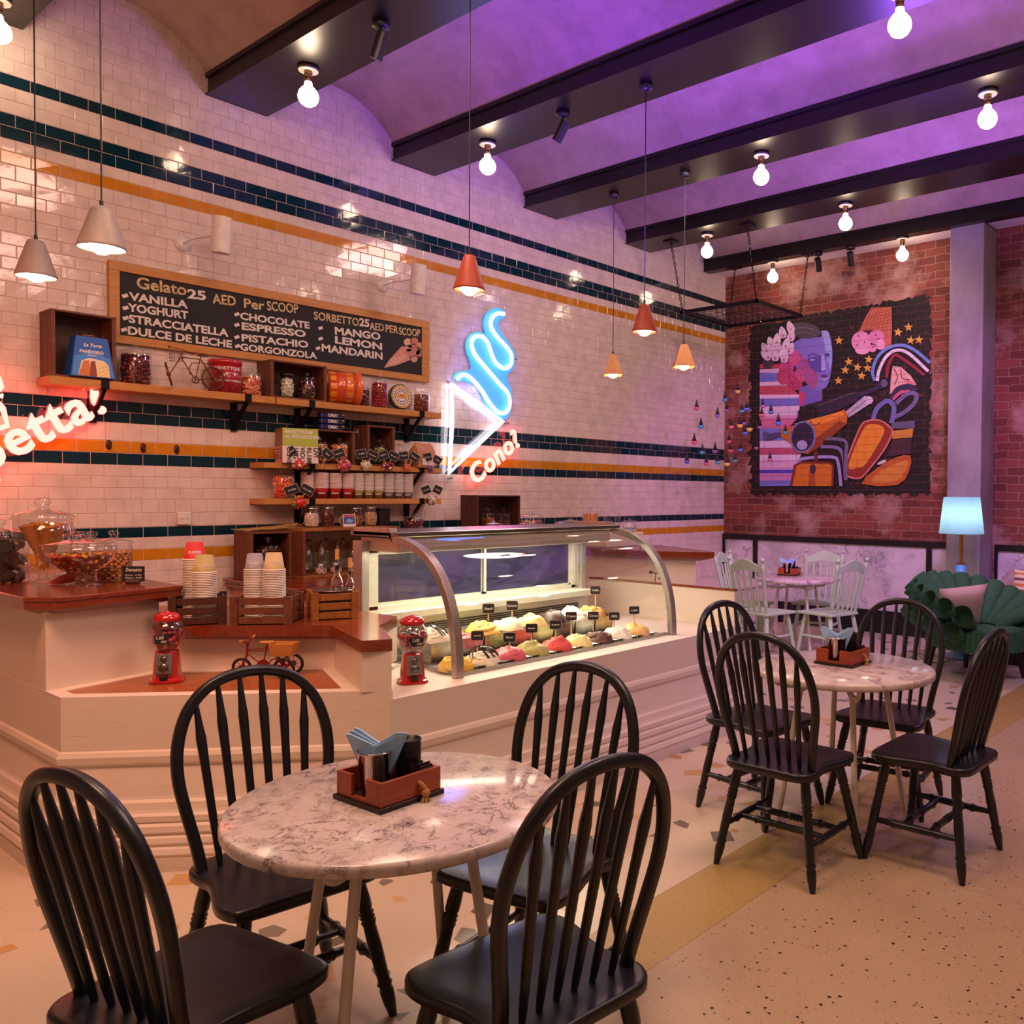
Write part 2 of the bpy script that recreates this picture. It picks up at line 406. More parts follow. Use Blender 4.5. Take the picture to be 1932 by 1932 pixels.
# floor: speckled terrazzo, a tan border strip, big chips by the counter
t = NT('terrazzo'); P = t.world(); sep = t.n('SeparateXYZ'); t.put(sep.inputs[0], P); X = sep.outputs[0]; Y = sep.outputs[1]
def band(a, lo, hi): return t.math('MULTIPLY', t.math('GREATER_THAN', a, lo), t.math('LESS_THAN', a, hi))
def specks(scale, thr, seed):
    mp = t.n('Mapping'); t.put(mp.inputs[0], P); mp.inputs['Location'].default_value = (seed, seed*1.7, 0); mp.inputs['Scale'].default_value = (1, 1, 0)
    wb = t.noise(P, 60, 2); ad = t.n('VectorMath', _operation='MULTIPLY_ADD'); t.put(ad.inputs[0], wb.outputs[1]); ad.inputs[1].default_value = (.012,)*3; t.put(ad.inputs[2], mp.outputs[0])
    v = t.n('TexVoronoi'); t.put(v.inputs['Vector'], ad.outputs[0]); v.inputs['Scale'].default_value = scale
    sz = t.n('SeparateColor'); t.put(sz.inputs[0], v.outputs['Color'])
    return t.math('LESS_THAN', v.outputs['Distance'], t.math('MULTIPLY', t.math('SUBTRACT', sz.outputs[0], .45), thr)), sz.outputs[1]
cl = t.noise(P, 1.1, 4); f2 = t.noise(P, 120, 3)
pink = t.mix(cl.outputs[0], lin('a58c6e'), lin('b79d7c')); tan = t.mix(cl.outputs[0], lin('a2854f'), lin('b2945c')); pale = t.mix(cl.outputs[0], lin('c2af98'), lin('cdbba4'))
isp = t.math('GREATER_THAN', X, -1.765); istan = band(X, -2.07, -1.765)
base = t.mix(isp, t.mix(istan, pale, tan), pink)
base = t.mix(.12, base, f2.outputs[1], 'OVERLAY')
s1, h1 = specks(40, .5, 0); s2, h2 = specks(110, .55, 3)
dk = t.ramp(h1, [(0, lin('2a2420')), (.6, lin('4a3a30')), (.8, lin('8a6a48'))])
c1 = t.mix(t.math('MULTIPLY', s1, isp), base, dk)
c2 = t.mix(t.math('MULTIPLY', s2, t.math('ADD', t.math('MULTIPLY', isp, .6), t.math('MULTIPLY', istan, .75))), c1, lin('55453a'))
jn = t.math('ADD', band(X, -1.7665, -1.7635), band(X, -2.0715, -2.0685))
ym = t.math('MODULO', t.math('ADD', Y, 30.2), 2.4); xm = t.math('MODULO', t.math('ADD', X, 21.765), 2.4)
jn = t.math('ADD', jn, t.math('MULTIPLY', isp, t.math('ADD', band(ym, 0, .003), band(xm, 0, .003))))
jn = t.math('MINIMUM', jn, 1)
t.set(t.mix(t.math('MULTIPLY', jn, .6), c2, lin('5a4436')), t.math('ADD', .20, t.math('MULTIPLY', cl.outputs[0], .15)))
b = MB(); b.box((XW-.1, YF-.1, -.1), (XR+.1, YB+.1, 0))
b.mat = 1; rr = random.Random(3)
def chip(x, y, s, col):
    n = rr.choice((3, 4, 4, 5)); a0 = rr.random()*6.28; st = .55+rr.random()*.45; pts = []
    for k in range(n):
        a = 2*PI*k/n+rr.uniform(-.3, .3); r = s*rr.uniform(.75, 1.15)
        u, v = r*math.cos(a), r*math.sin(a)*st; pts.append((x+u*math.cos(a0)-v*math.sin(a0), y+u*math.sin(a0)+v*math.cos(a0), .0004))
    b.col = lin(col); b.add(pts, [list(range(n))])
cells = [(i, j) for i in range(12) for j in range(70)]
for i, j in cells:
    x = -5.2+i*.27+rr.uniform(-.11, .11); y = -2.6+j*.17+rr.uniform(-.06, .06)
    if x < -2.15 and rr.random() < .72: chip(x, y, rr.uniform(.03, .085), rr.choice(('6e6458', '645b50', '7c7264', 'b98f5a', 'c09862', 'cda876')))
struct(b.obj('floor', [t.m, paint('chip_paint', .3)]))

# marble dado with black frame on the brick wall, and the column
black = plain('black_paint', '0b0a0b', .4)
dado_m = marble('dado_marble', 'd2cacf', '4c4956', 1.5, .8, .2, 0, .012)
def dado(xs, name):
    b = MB(); x0, x1 = xs[0], xs[-1]
    b.box((x0, YB-.02, .24), (x1, YB-.001, 1.02)); b.mat = 1
    b.box((x0, YB-.045, .99), (x1, YB-.002, 1.055)); b.box((x0, YB-.045, 0), (x1, YB-.002, .255))
    for x in xs: b.box((max(x-.03, x0), YB-.04, .2), (min(x+.03, x1), YB-.003, 1.0))
    struct(b.obj(name, [dado_m, black]))
dado([XW+.01, -5.80, -3.568, -3.255], 'trim_1'); dado([-2.865, -.6, 1.7, XR], 'trim_2')
col_m = NT('column_plaster'); nz = col_m.noise(col_m.pos((1, 1, .5)), 3, 6, .65)
col_m.set(col_m.ramp(nz.outputs[0], [(.35, lin('81787e')), (.5, lin('938a8f')), (.7, lin('a0979a'))]), .6)
b = MB(); b.box((-3.245, 8.80, 0), (-2.90, YB, 4.30), .006); struct(b.obj('pillar', col_m.m))
# ------------------------------------------------------------ counters
limed = NT('limed_wood'); P = limed.pos((1, 1, 16)); n1 = limed.noise(P, 5, 6, .65, .6); n2 = limed.noise(limed.pos((2, 2, 60)), 8, 3)
f = limed.math('ADD', limed.math('MULTIPLY', n1.outputs[0], .6), limed.math('MULTIPLY', n2.outputs[0], .4))
limed.set(limed.ramp(f, [(.28, lin('c2ab98')), (.42, lin('d9c8b8')), (.8, lin('dfd0c2'))]), .5); limed.bump(f, .15, .002); limed = limed.m
topwood = wood('counter_top_wood', '5f2412', '8c3c1c', .22, (3, 22, 22), 1, .5)
inlay = wood('inlay_wood', '8a4620', 'a85c2c', .35, (3, 20, 20), 1, .2)
def offs(path, d):
    out = []; n = len(path)
    for i in range(n):
        ns = []
        for a, c in ((i-1, i), (i, i+1)):
            if a >= 0 and c < n:
                v = Vector((path[c][0]-path[a][0], path[c][1]-path[a][1], 0)).normalized(); ns.append(Vector((v.y, -v.x)))
        m = sum(ns, Vector((0, 0))).normalized(); k = d/m.dot(ns[0])
        out.append((path[i][0]+m.x*k, path[i][1]+m.y*k))
    return out
def sweep(b, path, prof):
    rings = [[(x, y, z) for x, y in offs(path, d)] for d, z in prof]; n = len(path)
    vs = [p for r in rings for p in r]
    b.add(vs, [[k*n+i, (k+1)*n+i, (k+1)*n+i+1, k*n+i+1] for k in range(len(prof)-1) for i in range(n-1)])
front = [(-6.28, 1.262), (-4.14, 1.262), (-3.22, 2.19), (-3.22, 4.86), (-4.9, 4.86)]
gc = thing('display_counter', 'long cream limed-wood counter with stepped base moulding under the gelato case', 'counter')
b = MB()
b.prism([(-6.28, 1.262), (-4.14, 1.262), (-3.22, 2.19), (-3.235, 2.21), (-3.83, 2.45), (-4.6, 1.80), (-6.28, 1.80)], 0, .695)
b.prism([(-3.22, 2.19), (-3.22, 4.86), (-4.30, 4.86), (-4.30, 2.42), (-3.8, 2.40)], 0, .66)
b.obj('body', limed, gc)
# raised rim around the sunken wooden niche floor
nich = [(-4.27, 1.319), (-4.177, 1.32), (-3.415, 2.079), (-3.88, 2.256), (-4.364, 1.723)]
b = MB(); rim = [(-4.43, 1.262), (-4.14, 1.262), (-3.25, 2.16), (-3.84, 2.34), (-4.50, 1.74)]
for i in range(5):
    j = (i+1) % 5; b.add([(*rim[i], .700), (*rim[j], .700), (*nich[j], .700), (*nich[i], .700), (*nich[i], .69), (*nich[j], .69), (*rim[i], .694), (*rim[j], .694)], [[0, 1, 2, 3], [3, 2, 5, 4], [6, 7, 1, 0]])
b.obj('ledge', limed, gc)
b = MB(); b.prism(nich, .6895, .6955); o = b.obj('inlay_board', inlay, gc); o['label'] = 'brown wooden inlay board'
b = MB(); sweep(b, front, [(0, .475), (.012, .47), (.02, .452), (.016, .425), (.003, .412), (.006, .405), (.026, .29), (.030, .278), (.042, .268), (.048, .24), (.053, .228), (.064, .218), (.064, .195), (.058, .19), (.072, .178), (.076, .155), (.066, .142), (.08, .132), (.085, .112), (.078, .098), (.09, .09), (.097, .07), (.090, .056), (.094, .055), (.094, 0)])
b.obj('base_moulding', limed, gc)
b = MB(); b.box((-4.55, 4.835, .655), (-3.22, 4.862, .905), .003); b.obj('end_panel', limed, gc)
b = MB(); b.box((-4.55, 4.830, .905), (-3.215, 4.866, .917)); o = b.obj('panel_cap', topwood, gc); o['label'] = 'dark red wooden cap strip'

def cornice(b, path, z, t=.06, out=.07):
    sweep(b, path, [(out-.004, z), (out, z-.003), (out, z-.018), (out-.02, z-.022), (out-.02, z-.034), (out-.008, z-.036), (out-.008, z-.048), (out-.022, z-.058), (out-.05, z-.072), (out-.07, z-.078)])
def counter(name, label, body, zb, zt, path, top, bodymat=None, parts=()):
    o = thing(name, label, 'counter')
    b = MB(); b.prism(body, zb, zt-.04); b.obj('body', bodymat or limed, o)
    b = MB(); b.prism(top, zt-.05, zt); cornice(b, path, zt); b.obj('counter_top', topwood, o); return o
counter('bar_counter', 'raised bar block with moulded red-brown wooden top carrying the cone jar', [(-6.28, 1.264), (-4.32, 1.264), (-4.43, 1.75), (-6.28, 1.76)], .69, 1.10,
        [(-6.28, 1.264), (-4.375, 1.264), (-4.325, 1.31), (-4.42, 1.76), (-5.3, 1.77)],
        offs([(-6.28, 1.264), (-4.375, 1.264), (-4.325, 1.31), (-4.42, 1.76), (-6.28, 1.77)], .066))
counter('serving_ledge', 'diagonal mid-height ledge with dark wooden top holding the paper cup crates', [(-4.42, 1.765), (-4.10, 2.055), (-3.82, 2.286), (-3.30, 2.10), (-3.224, 2.196), (-3.60, 2.36), (-3.80, 2.62), (-4.12, 2.62), (-4.8, 2.4), (-5.2, 1.9), (-4.6, 1.766)], .696, .92,
        [(-4.44, 1.76), (-3.825, 2.292)],
        [(-4.46, 1.766), (-4.30, 1.77), (-3.775, 2.238), (-3.285, 2.09), (-3.222, 2.198), (-3.59, 2.375), (-3.80, 2.62), (-4.12, 2.62), (-4.8, 2.4), (-5.2, 1.9)])
counter('back_counter', 'wood-topped service counter along the tiled wall behind the case', [(-6.29, 2.97), (-5.34, 2.97), (-5.34, 5.33), (-6.29, 5.33)], 0, .93,
        [(-6.28, 2.97), (-5.34, 2.97), (-5.34, 5.33)], [(-6.29, 2.93), (-5.30, 2.93), (-5.30, 5.33), (-6.29, 5.33)], plain('salmon_panel', 'c58a6c', .5))
counter('corner_counter', 'counter beyond the case with red-brown moulded top near the mint chairs', [(-6.28, 5.40), (-4.36, 5.40), (-4.10, 5.60), (-4.80, 5.92), (-6.28, 5.92)], 0, 1.10,
        [(-5.4, 5.40), (-4.34, 5.40), (-4.06, 5.59), (-4.80, 5.93)], offs([(-6.28, 5.40), (-4.34, 5.40), (-4.06, 5.59), (-4.80, 5.93), (-6.28, 5.93)], .066))
b = MB(); b.box((-6.25, 4.45, .932), (-5.32, 5.325, 1.19), .004); tag(b.obj('storage_plinth', limed), 'low cream plinth on the back counter holding sweet jars behind the case', 'plinth')
b = MB(); b.box((-5.75, 5.40, 1.1005), (-4.88, 5.88, 1.215), .004); tag(b.obj('display_riser', limed), 'low cream riser on the corner counter holding biscuit and twist jars', 'riser')
bq = thing('banquette_box', 'low cream panelled box bench in the corner behind the mint chairs', 'bench')
b = MB(); b.box((-6.29, 7.6, 0), (-5.45, 9.14, .47)); b.obj('body', limed, bq)
b = MB(); b.box((-6.29, 7.57, .47), (-5.42, 9.145, .51), .006); b.obj('lid', limed, bq)
b = MB()
for y0, y1 in ((7.68, 8.35), (8.43, 9.08)): b.box((-5.452, y0, .08), (-5.444, y1, .40), .003)
b.obj('side_panel', limed, bq)

# ------------------------------------------------------------ gelato display case
steel = NT('brushed_steel'); nz = steel.noise(steel.pos((3, 60, 60)), 4, 3)
steel.set(steel.ramp(nz.outputs[0], [(.3, lin('8a8884')), (.7, lin('aba9a4'))]), .27, 1.0); steel = steel.m
stl = plain('pale_steel', 'bdb8aa', .38, .45, var=.06); steelv = NT('upright_steel'); nz = steelv.noise(steelv.pos((60, 60, 3)), 4, 3)
steelv.set(steelv.ramp(nz.outputs[0], [(.3, lin('9a928c')), (.7, lin('c0b8b0'))]), .34, .72); steelv = steelv.m
clear = glass('clear_glass', (.97, .98, .97), .02, .38)
GY0, GY1 = 2.63, 4.355
case = thing('gelato_case', 'curved glass gelato display case with steel frame on the cream counter', 'display case')
arc = [Vector((x, 0, z)) for x, z in ((-4.21, 1.322), (-3.95, 1.324), (-3.80, 1.322), (-3.66, 1.285), (-3.55, 1.225), (-3.45, 1.12), (-3.385, .99), (-3.348, .84), (-3.335, .662))]
arc = cat_rom(arc, 5)
def arch(y0, y1, name):
    b = MB(); n = len(arc); inn = []
    for i, p in enumerate(arc):
        t = (arc[min(i+1, n-1)]-arc[max(i-1, 0)]).normalized(); nr = Vector((t.z, 0, -t.x)); inn.append(p - nr*(-.040 if False else .040)*(1 if nr.z > 0 or nr.x > 0 else -1))
    vs = []
    for p, q in zip(arc, inn): vs += [(p.x, y0, p.z), (p.x, y1, p.z), (q.x, y1, q.z), (q.x, y0, q.z)]
    fs = [[3, 2, 1, 0], [4*(n-1)+k for k in range(4)]]
    for i in range(n-1):
        for k in range(4): fs.append([4*i+k, 4*i+(k+1) % 4, 4*i+4+(k+1) % 4, 4*i+4+k])
    b.add(vs, fs); b.box((-4.215, y0, .662), (-4.13, y1, 1.29)); o = b.obj(name, steelv, case, .002); return o
arch(GY0, GY0+.045, 'side_frame'); arch(GY1-.045, GY1, 'side_frame')
b = MB()
inner = [p+Vector((-.012, 0, -.004)) for p in arc]
vs = []
for p in inner: vs += [(p.x, GY0+.046, p.z), (p.x, GY1-.046, p.z)]
b.add(vs[4:], [[2*i, 2*i+2, 2*i+3, 2*i+1] for i in range(len(inner)-3)], True); b.obj('front_glass', clear, case)
for yy in (GY0+.022, GY1-.022):
    b = MB(); b.flat([(p.x, yy, p.z) for p in [Vector((-4.13, 0, .662))]+[Vector((-4.13, 0, 1.28))]+[q+Vector((-.03, 0, -.03)) for q in arc[8:-1]]+[Vector((-3.365, 0, .662))]]); b.obj('side_glass', clear, case)
b = MB(); b.box((-4.24, GY0, 1.318), (-3.82, GY1, 1.345), .004); b.obj('roof_panel', steel, case)
b = MB(); b.box((-4.215, GY0+.05, 1.235), (-3.86, GY1-.05, 1.31), .003); o = b.obj('light_housing', stl, case)
b = MB(); b.add([(-3.97, GY0+.1, 1.2345), (-3.97, GY1-.1, 1.2345), (-3.89, GY1-.1, 1.2345), (-3.89, GY0+.1, 1.2345)], [[0, 1, 2, 3]]); b.obj('light_strip', glow('case_light', (1, .92, .68), 70), case)
# back: sliding doors, ledge, vented lower panel
b = MB(); b.box((-4.27, GY0+.045, 1.215), (-4.19, GY1-.045, 1.24)); b.box((-4.27, GY0+.045, .885), (-4.19, GY1-.045, .925))
b.box((-4.27, GY0+.045, .66), (-4.19, GY0+.14, 1.24)); b.box((-4.27, 4.275, .66), (-4.19, GY1-.045, 1.24)); b.obj('back_frame', stl, case, .002)
dark = NT('dark_door'); nz = dark.noise(dark.pos((1, 2, 5)), 2.5, 5, .6, 1)
dark.set(dark.ramp(nz.outputs[0], [(.35, lin('14122a')), (.75, lin('34304e'))]), .3, 0); dark = dark.m
for y0, y1, x in ((2.76, 3.53, -4.225), (3.52, 4.28, -4.21)):
    b = MB(); b.box((x-.008, y0, .925), (x, y1, 1.215)); d = b.obj('sliding_door', dark, case)
    b = MB()
    for q in ((y0, y0+.018), (y1-.018, y1)): b.box((x-.01, q[0], .922), (x+.008, q[1], 1.218))
    b.box((x-.01, y0, .922), (x+.008, y1, .938)); b.box((x-.01, y0, 1.205), (x+.008, y1, 1.218)); b.obj('door_rail', stl, d)
b = MB(); b.box((-4.19, GY0+.046, .862), (-4.03, GY1-.046, .905), .004); b.box((-4.19, GY0+.046, .67), (-4.06, GY1-.046, .862)); b.obj('rear_ledge', stl, case)
b = MB()
for k in range(4): b.box((-4.062, GY0+.1, .775+.013*k), (-4.054, GY1-.15, .782+.013*k))
b.obj('vent_grille', black, case)
b = MB(); b.box((-4.06, GY0+.046, .661), (-3.37, GY1-.046, .668)); b.obj('well_floor', steel, case)
b = MB(); b.box((-3.40, GY0+.05, .668), (-3.372, GY1-.05, .676)); b.box((-4.04, GY0+.05, .70), (-3.90, GY1-.05, .735)); b.obj('pan_rail', steel, case)

# gelato pans
def pan(y, x0, x1, z, h, label, w=.168):
    o = thing('gelato_pan', label, 'gelato pan', ((x0+x1)/2, y, z-h), 0, None)
    b = MB(); a = w/2; d = (x1-x0)/2; e = .004; q = .88
    for (r0, r1) in (((a, d), (a*q, d*q)),):
        o1 = [(-d, -a, h), (d, -a, h), (d, a, h), (-d, a, h)]; i1 = [(x*.95, yy*.95, h) for x, yy, _ in o1]
        o0 = [(x*q, yy*q, 0) for x, yy, _ in o1]; i0 = [(x*.95, yy*.95, e) for x, yy, _ in o0]
        vs = o1+i1+o0+i0; fs = [[8, 11, 10, 9], [12, 13, 14, 15]]
        for k in range(4):
            j = (k+1) % 4; fs += [[8+k, 8+j, j, k], [k, j, 4+j, 4+k], [4+k, 4+j, 12+j, 12+k]]
        b.add(vs, fs)
    b.obj('tray', steel, o); return o
def gelato(b, c, rx, ry, h, seed, swirl=True, n=30, k=15):
    rr = random.Random(seed); ph = [rr.uniform(0, 6.28) for _ in range(6)]; vs = []; fs = []
    lumps = [(rr.uniform(-.7, .7), rr.uniform(-.7, .7), rr.uniform(.55, .95), rr.uniform(-.15, .42)) for _ in range(7)]
    for i in range(k+1):
        r = i/k
        for j in range(n):
            a = 2*PI*j/n; u, v = r*math.cos(a), r*math.sin(a)
            z = .95*(1-r**2)**.5 if r < 1 else 0
            z += sum(am*math.exp(-((u-lx)**2+(v-ly)**2)/(2*(sz*.5)**2))*(1-r**4) for lx, ly, sz, am in lumps)*.55
            if swirl: z += .11*math.sin(a*1.0+r*8+ph[0]+1.6*math.sin(u*3+ph[1]))*(1-r**6)+.10*abs(math.sin(u*7+v*5+ph[2]+1.5*math.sin(v*4)))*(1-r**8)
            w_ = 1+.06*math.sin(3*a+ph[3])
            vs.append((c[0]+u*rx*w_, c[1]+v*ry*w_, c[2]+max(0, z)*h*.75))
    for i in range(k):
        for j in range(n): fs.append([i*n+j, (i+1)*n+j, (i+1)*n+(j+1) % n, i*n+(j+1) % n])
    b.add(vs, fs, True)
    for q in range(11):                 # spatula folds
        a0 = rr.uniform(0, 6.28); r_ = rr.uniform(.15, .72); sp = rr.uniform(.7, 1.3); pts = []
        for m in range(8):
            a = a0+sp*(m/7-.5)*2; r = r_+.12*math.sin(m*.8); z = .95*math.sqrt(max(0, 1-r*r))*h*.75
            pts.append((c[0]+rx*r*math.cos(a), c[1]+ry*r*math.sin(a), c[2]+z-.001))
        w_ = rr.uniform(.009, .016); b.tube(pts, [w_*f for f in (.35, .75, .95, 1, 1, .95, .7, .3)], 7, flat=(1, .75))
def sauce(b, c, rx, ry, h, seed, m):
    rr = random.Random(seed)
    for _ in range(16):
        a = rr.uniform(0, 6.28); pts = []
        for k in range(7):
            r = .1+.13*k; pts.append((c[0]+rx*r*math.cos(a+.15*k), c[1]+ry*r*math.sin(a+.15*k), c[2]+h*.95*max(0, 1-r**2.2)**.7+.012))
        b.mat = m; b.tube(pts, [.002+rr.random()*.003]*7, 5)
frontrow = [('mango', 'e9b51e', 'deep yellow'), ('choc', 'eee2c8', 'white chocolate-streaked'), ('berry', 'cf5a68', 'raspberry pink'), ('pist', 'a9a45c', 'olive green pistachio'), ('straw', 'd6473f', 'strawberry red'), ('cream', 'ecd98e', 'pale custard yellow'), ('cocoa', '5b3226', 'brown chocolate'), ('milk', 'ece2cf', 'plain white'), ('latte', 'dcae68', 'tan caramel')]
backrow = [('strac', 'e9e2cf', 'white stracciatella'), ('plum', 'c05a5a', 'pinkish red scooped-out'), ('peach', 'e8bb55', 'golden yellow peach'), ('lemon', 'efe6bd', 'creamy white'), ('zabaione', 'ecd886', 'light lemon yellow'), ('fondente', '3f211b', 'dark chocolate'), ('vanilla', 'efe6cf', 'ivory vanilla'), ('coffee', 'c98f45', 'coffee swirl')]
def mound(name, col, desc, y, x, rx, ry, h, z, where, seed, streak):
    g = plain('gelato_'+name, col, .42, var=.16, bump=.3, scale=28, Subsurface__Weight=.0)
    b = MB(); gelato(b, (0, 0, 0), rx, ry, h, seed)
    if streak: sauce(b, (0, 0, 0), rx, ry, h*1.15, seed, 1)
    o = b.obj('gelato_mound', [g, plain('chocolate_sauce', '1d100c', .2)]); o.location = (x, y, z)
    tag(o, f'heaped {desc} gelato {where}', 'gelato', 'gelato flavours in the case')
for i, (nm, col, desc) in enumerate(frontrow):
    y = 2.745+i*.174
    p = pan(y, -3.60, -3.405, .684, .014, f'shallow steel tray under the {desc} gelato in the front row'); p['group'] = 'gelato pans'
    mound(nm, col, desc, y, -3.495, .100, .087, .074, .672, 'in the front row of the case', 20+i, nm == 'choc')
for i, (nm, col, desc) in enumerate(backrow):
    y = 2.79+i*.174; h = .05 if nm == 'plum' else .085
    p = pan(y, -3.885, -3.635, .785, .115, f'deep steel pan holding the {desc} gelato in the back row'); p['group'] = 'gelato pans'
    mound('b_'+nm, col, desc, y, -3.750, .112, .085, h*.9, .772 if nm != 'plum' else .757, 'in the back row of the case', 60+i, nm == 'strac')
# price paddles stuck into the gelato
chalk = plain('chalkboard', '131214', .7, var=.15); white = plain('white_lettering', 'd8cfc8', .8); stickm = plain('pale_stick', 'cdb58c', .6)
def paddle(p, h, wd, ht, face, txt, label, lean=0, group='flavour paddles in the gelato', name='flavour_paddle', edge=None, off=0.0):
    o = thing(name, label, 'sign', p, 0, group); o.rotation_euler = (0, 0, face)
    T = Matrix.Rotation(lean, 4, 'X')
    b = MB(); b.T = T; b.box((-.004, -.0015, 0), (.004, .0015, h)); b.obj('stick', stickm, o)
    b = MB(); b.T = T @ Matrix.Translation((0, -.004, h+ht/2-.004)); e = .006
    q = []
    for sx, sz, a0 in ((1, -1, -90), (1, 1, 0), (-1, 1, 90), (-1, -1, 180)):
        for k in range(4):
            a = math.radians(a0+30*k); q.append((sx*(wd/2-e*1.4)+e*1.4*math.cos(a), sz*(ht/2-e*1.4)+e*1.4*math.sin(a)))
    b.mat = 1; b.T = b.T @ Matrix.Rotation(PI/2, 4, 'X'); b.prism(q, -.002, .002); b.mat = 0; b.prism([(x*.94, y*.93) for x, y in q], .002, .0026)
    b.obj('board', [chalk, plain('paddle_edge', 'a8a29a', .6)], o)
    if txt:
        b = MB(); s = min(.022, wd/len(txt)*1.45)
        text(b, txt, s, T @ Matrix.Translation((0, -.0072, h+ht/2-.004-s*.35)) @ Matrix.Rotation(PI/2, 4, 'X'), .0004, .0002, .2, 'CENTER'); b.obj('lettering', white, o)
    return o
FD = .80                                  # paddles face the guests
ft = ['Mango', 'Straciatella', 'Flavor', 'Pistachio', 'Strawberry', 'Cream', 'Cocoa', 'Milk', 'Latte']
for i, (dx, dz) in enumerate(((-.09, .0), (-.02, .01), (.06, -.015), (.03, .01), (.04, .01), (-.04, .035), (-.02, .02), (.0, .0), (.02, .02))):
    if i == 0: continue
    paddle((-3.50+dx*.6, 2.745+i*.174-.02, .735), .05+dz, .066, .05, FD, ft[i], f'small black paddle sign stuck in the {frontrow[i][2]} gelato of the front row', -.15)
for i, t_, dz in ((2, 'Peach', .0), (3, 'Lemon', .0), (7, 'Coffee', .03)):
    paddle((-3.745, 2.79+i*.174+.03, .84), .045+dz, .066, .055, FD, t_, f'small black paddle sign stuck in the {backrow[i][2]} gelato of the back row', -.15)
# ------------------------------------------------------------ ceiling bulbs
matblack = plain('matt_black', '141212', .45); iron = plain('dark_iron', '161318', .4, .6); bulb_m = glow('bulb_glow', (1, .72, .50), 40)
brass = plain('aged_brass', '8a6f4a', .3, 1.0)
def make_bulb():
    o = thing('ceiling_bulb', '', 'light bulb')
    b = MB(); b.lathe([(.060, 0), (.064, -.006), (.064, -.024)][::-1], 22); b.mat = 1; b.lathe([(.064, -.024), (.060, -.030), (0, -.030)][::-1], 22); b.obj('ceiling_rose', [plain('rose_dark', '1c1716', .4), plain('rose_light', 'a89c94', .5)], o)
    b = MB(); b.lathe([(.026, -.03), (.026, -.06), (.02, -.064), (.022, -.075), (.022, -.10), (.0, -.10)][::-1], 16); b.obj('socket', brass, o)
    b = MB(); b.lathe([(0, -.255), (.025, -.251), (.047, -.236), (.061, -.212), (.064, -.19), (.058, -.165), (.042, -.142), (.026, -.126), (.022, -.10)], 24); b.obj('globe', bulb_m, o)
    return o
bulb0 = make_bulb(); first = True; SKIP = {(-3.75, 3.018), (-3.75, 4.50), (-5.345, 5.965), (-1.955, 7.452), (-1.955, 8.775), (-1.955, 3.018)}
BY = [-2.88, -1.41, .06, 1.53, 3.018, 4.50, 5.965, 7.452, 8.775]; BX = [-5.345, -3.75, -1.955, -.2, 1.5]
where = {(-5.345, 3.018): 'nearest the tiled wall above the menu board', (-5.345, 4.50): 'on the second beam above the neon cone', (-1.955, 4.50): 'on the second beam at the top edge, largest in view',
         (-3.75, 5.965): 'on the third beam above the gelato case', (-1.955, 5.965): 'on the third beam near the right edge', (-3.75, 7.452): 'on the fourth beam in front of the brick wall',
         (-5.345, 7.452): 'on the fourth beam beside the tiled wall', (-5.345, 8.775): 'on the last beam behind the hanging rack', (-3.75, 8.775): 'on the last beam lighting the brick above the mural'}
for y in BY:
    for x in BX:
        if (x, y) in SKIP or (x < -3 and y < 1.6): continue
        o = bulb0 if first else dup(bulb0); first = False
        o.location = (x, y if y < 8 else y, ZB); o['group'] = 'globe bulbs under the beams'
        o['label'] = 'lit round globe bulb ' + where.get((x, y), f'under the beams out of the frame')
        if (x, y) not in where: o['group'] = 'globe bulbs outside the picture'
o = dup(bulb0, tuple(atZ(-4, 3, ZB-.026)+Vector((0, 0, .026)))); o['label'] = 'globe bulb of the beam over the top left corner, only its holder disc in view'; o['group'] = 'globe bulbs under the beams'
# pendants
def make_pendant(name, label, colr, sides, rb, rt_, loc, length, z=2.64, h=.185):
    o = thing('pendant_lamp', label, 'pendant lamp', (loc[0], loc[1], z), 0, 'pendant lamps over the counter')
    b = MB(); pts = []
    prof = [(rb, 0), (rb*.985, .012), (rt_*1.05, h-.015), (rt_*.85, h), (.008, h+.002)]
    if sides:
        b.shell([(rb, 0), (rt_, h), (rt_*.7, h+.006), (.006, h+.007)], sides); b.sm = [False]*len(b.f)
    else: b.shell(prof, 28)
    sh = b.obj('shade', colr, o); md = sh.modifiers.new('t', 'SOLIDIFY'); md.thickness = .004
    b = MB(); b.ball((0, 0, .022), .05, 16, 8); b.obj('bulb', glow('pendant_glow', (1, .80, .58), 40), o)
    b = MB(); b.cyl((0, 0, h), (0, 0, length), .0035, n=6); b.cyl((0, 0, h-.002), (0, 0, h+.03), .008, n=8); b.obj('cord', matblack, o)
    b = MB(); b.lathe([(0, length-.05), (.02, length-.05), (.04, length-.04), (.045, length-.02), (.045, length)], 18); b.obj('ceiling_rose', matblack, o)
greysh = plain('grey_shade', '8f8580', .5); redsh = plain('terracotta_shade', 'a8452a', .5); woodsh = wood('wood_shade', '9a6028', 'c08438', .5, (4, 14, 14), 2)
PL = ZB-2.64
make_pendant('g', 'grey conical pendant lamp furthest left', greysh, 0, .092, .04, (-5.33, 1.53), PL)
make_pendant('g', 'grey conical pendant lamp above the left end of the menu board', greysh, 0, .098, .042, (-4.46, 1.53), PL)
make_pendant('r', 'red conical pendant lamp hanging beside the blue neon swirl', redsh, 0, .084, .033, (-3.745, 3.03), PL)
make_pendant('r', 'red conical pendant lamp hanging left of the wire rack', redsh, 0, .084, .033, (-3.745, 4.505), PL)
make_pendant('w', 'wooden pyramid pendant lamp hanging nearest the tiled wall', woodsh, 4, .115, .042, (-5.33, 5.965), PL)
make_pendant('w', 'wooden pyramid pendant lamp right of the red one, before the brick corner', woodsh, 4, .125, .045, (-4.49, 5.93), PL)
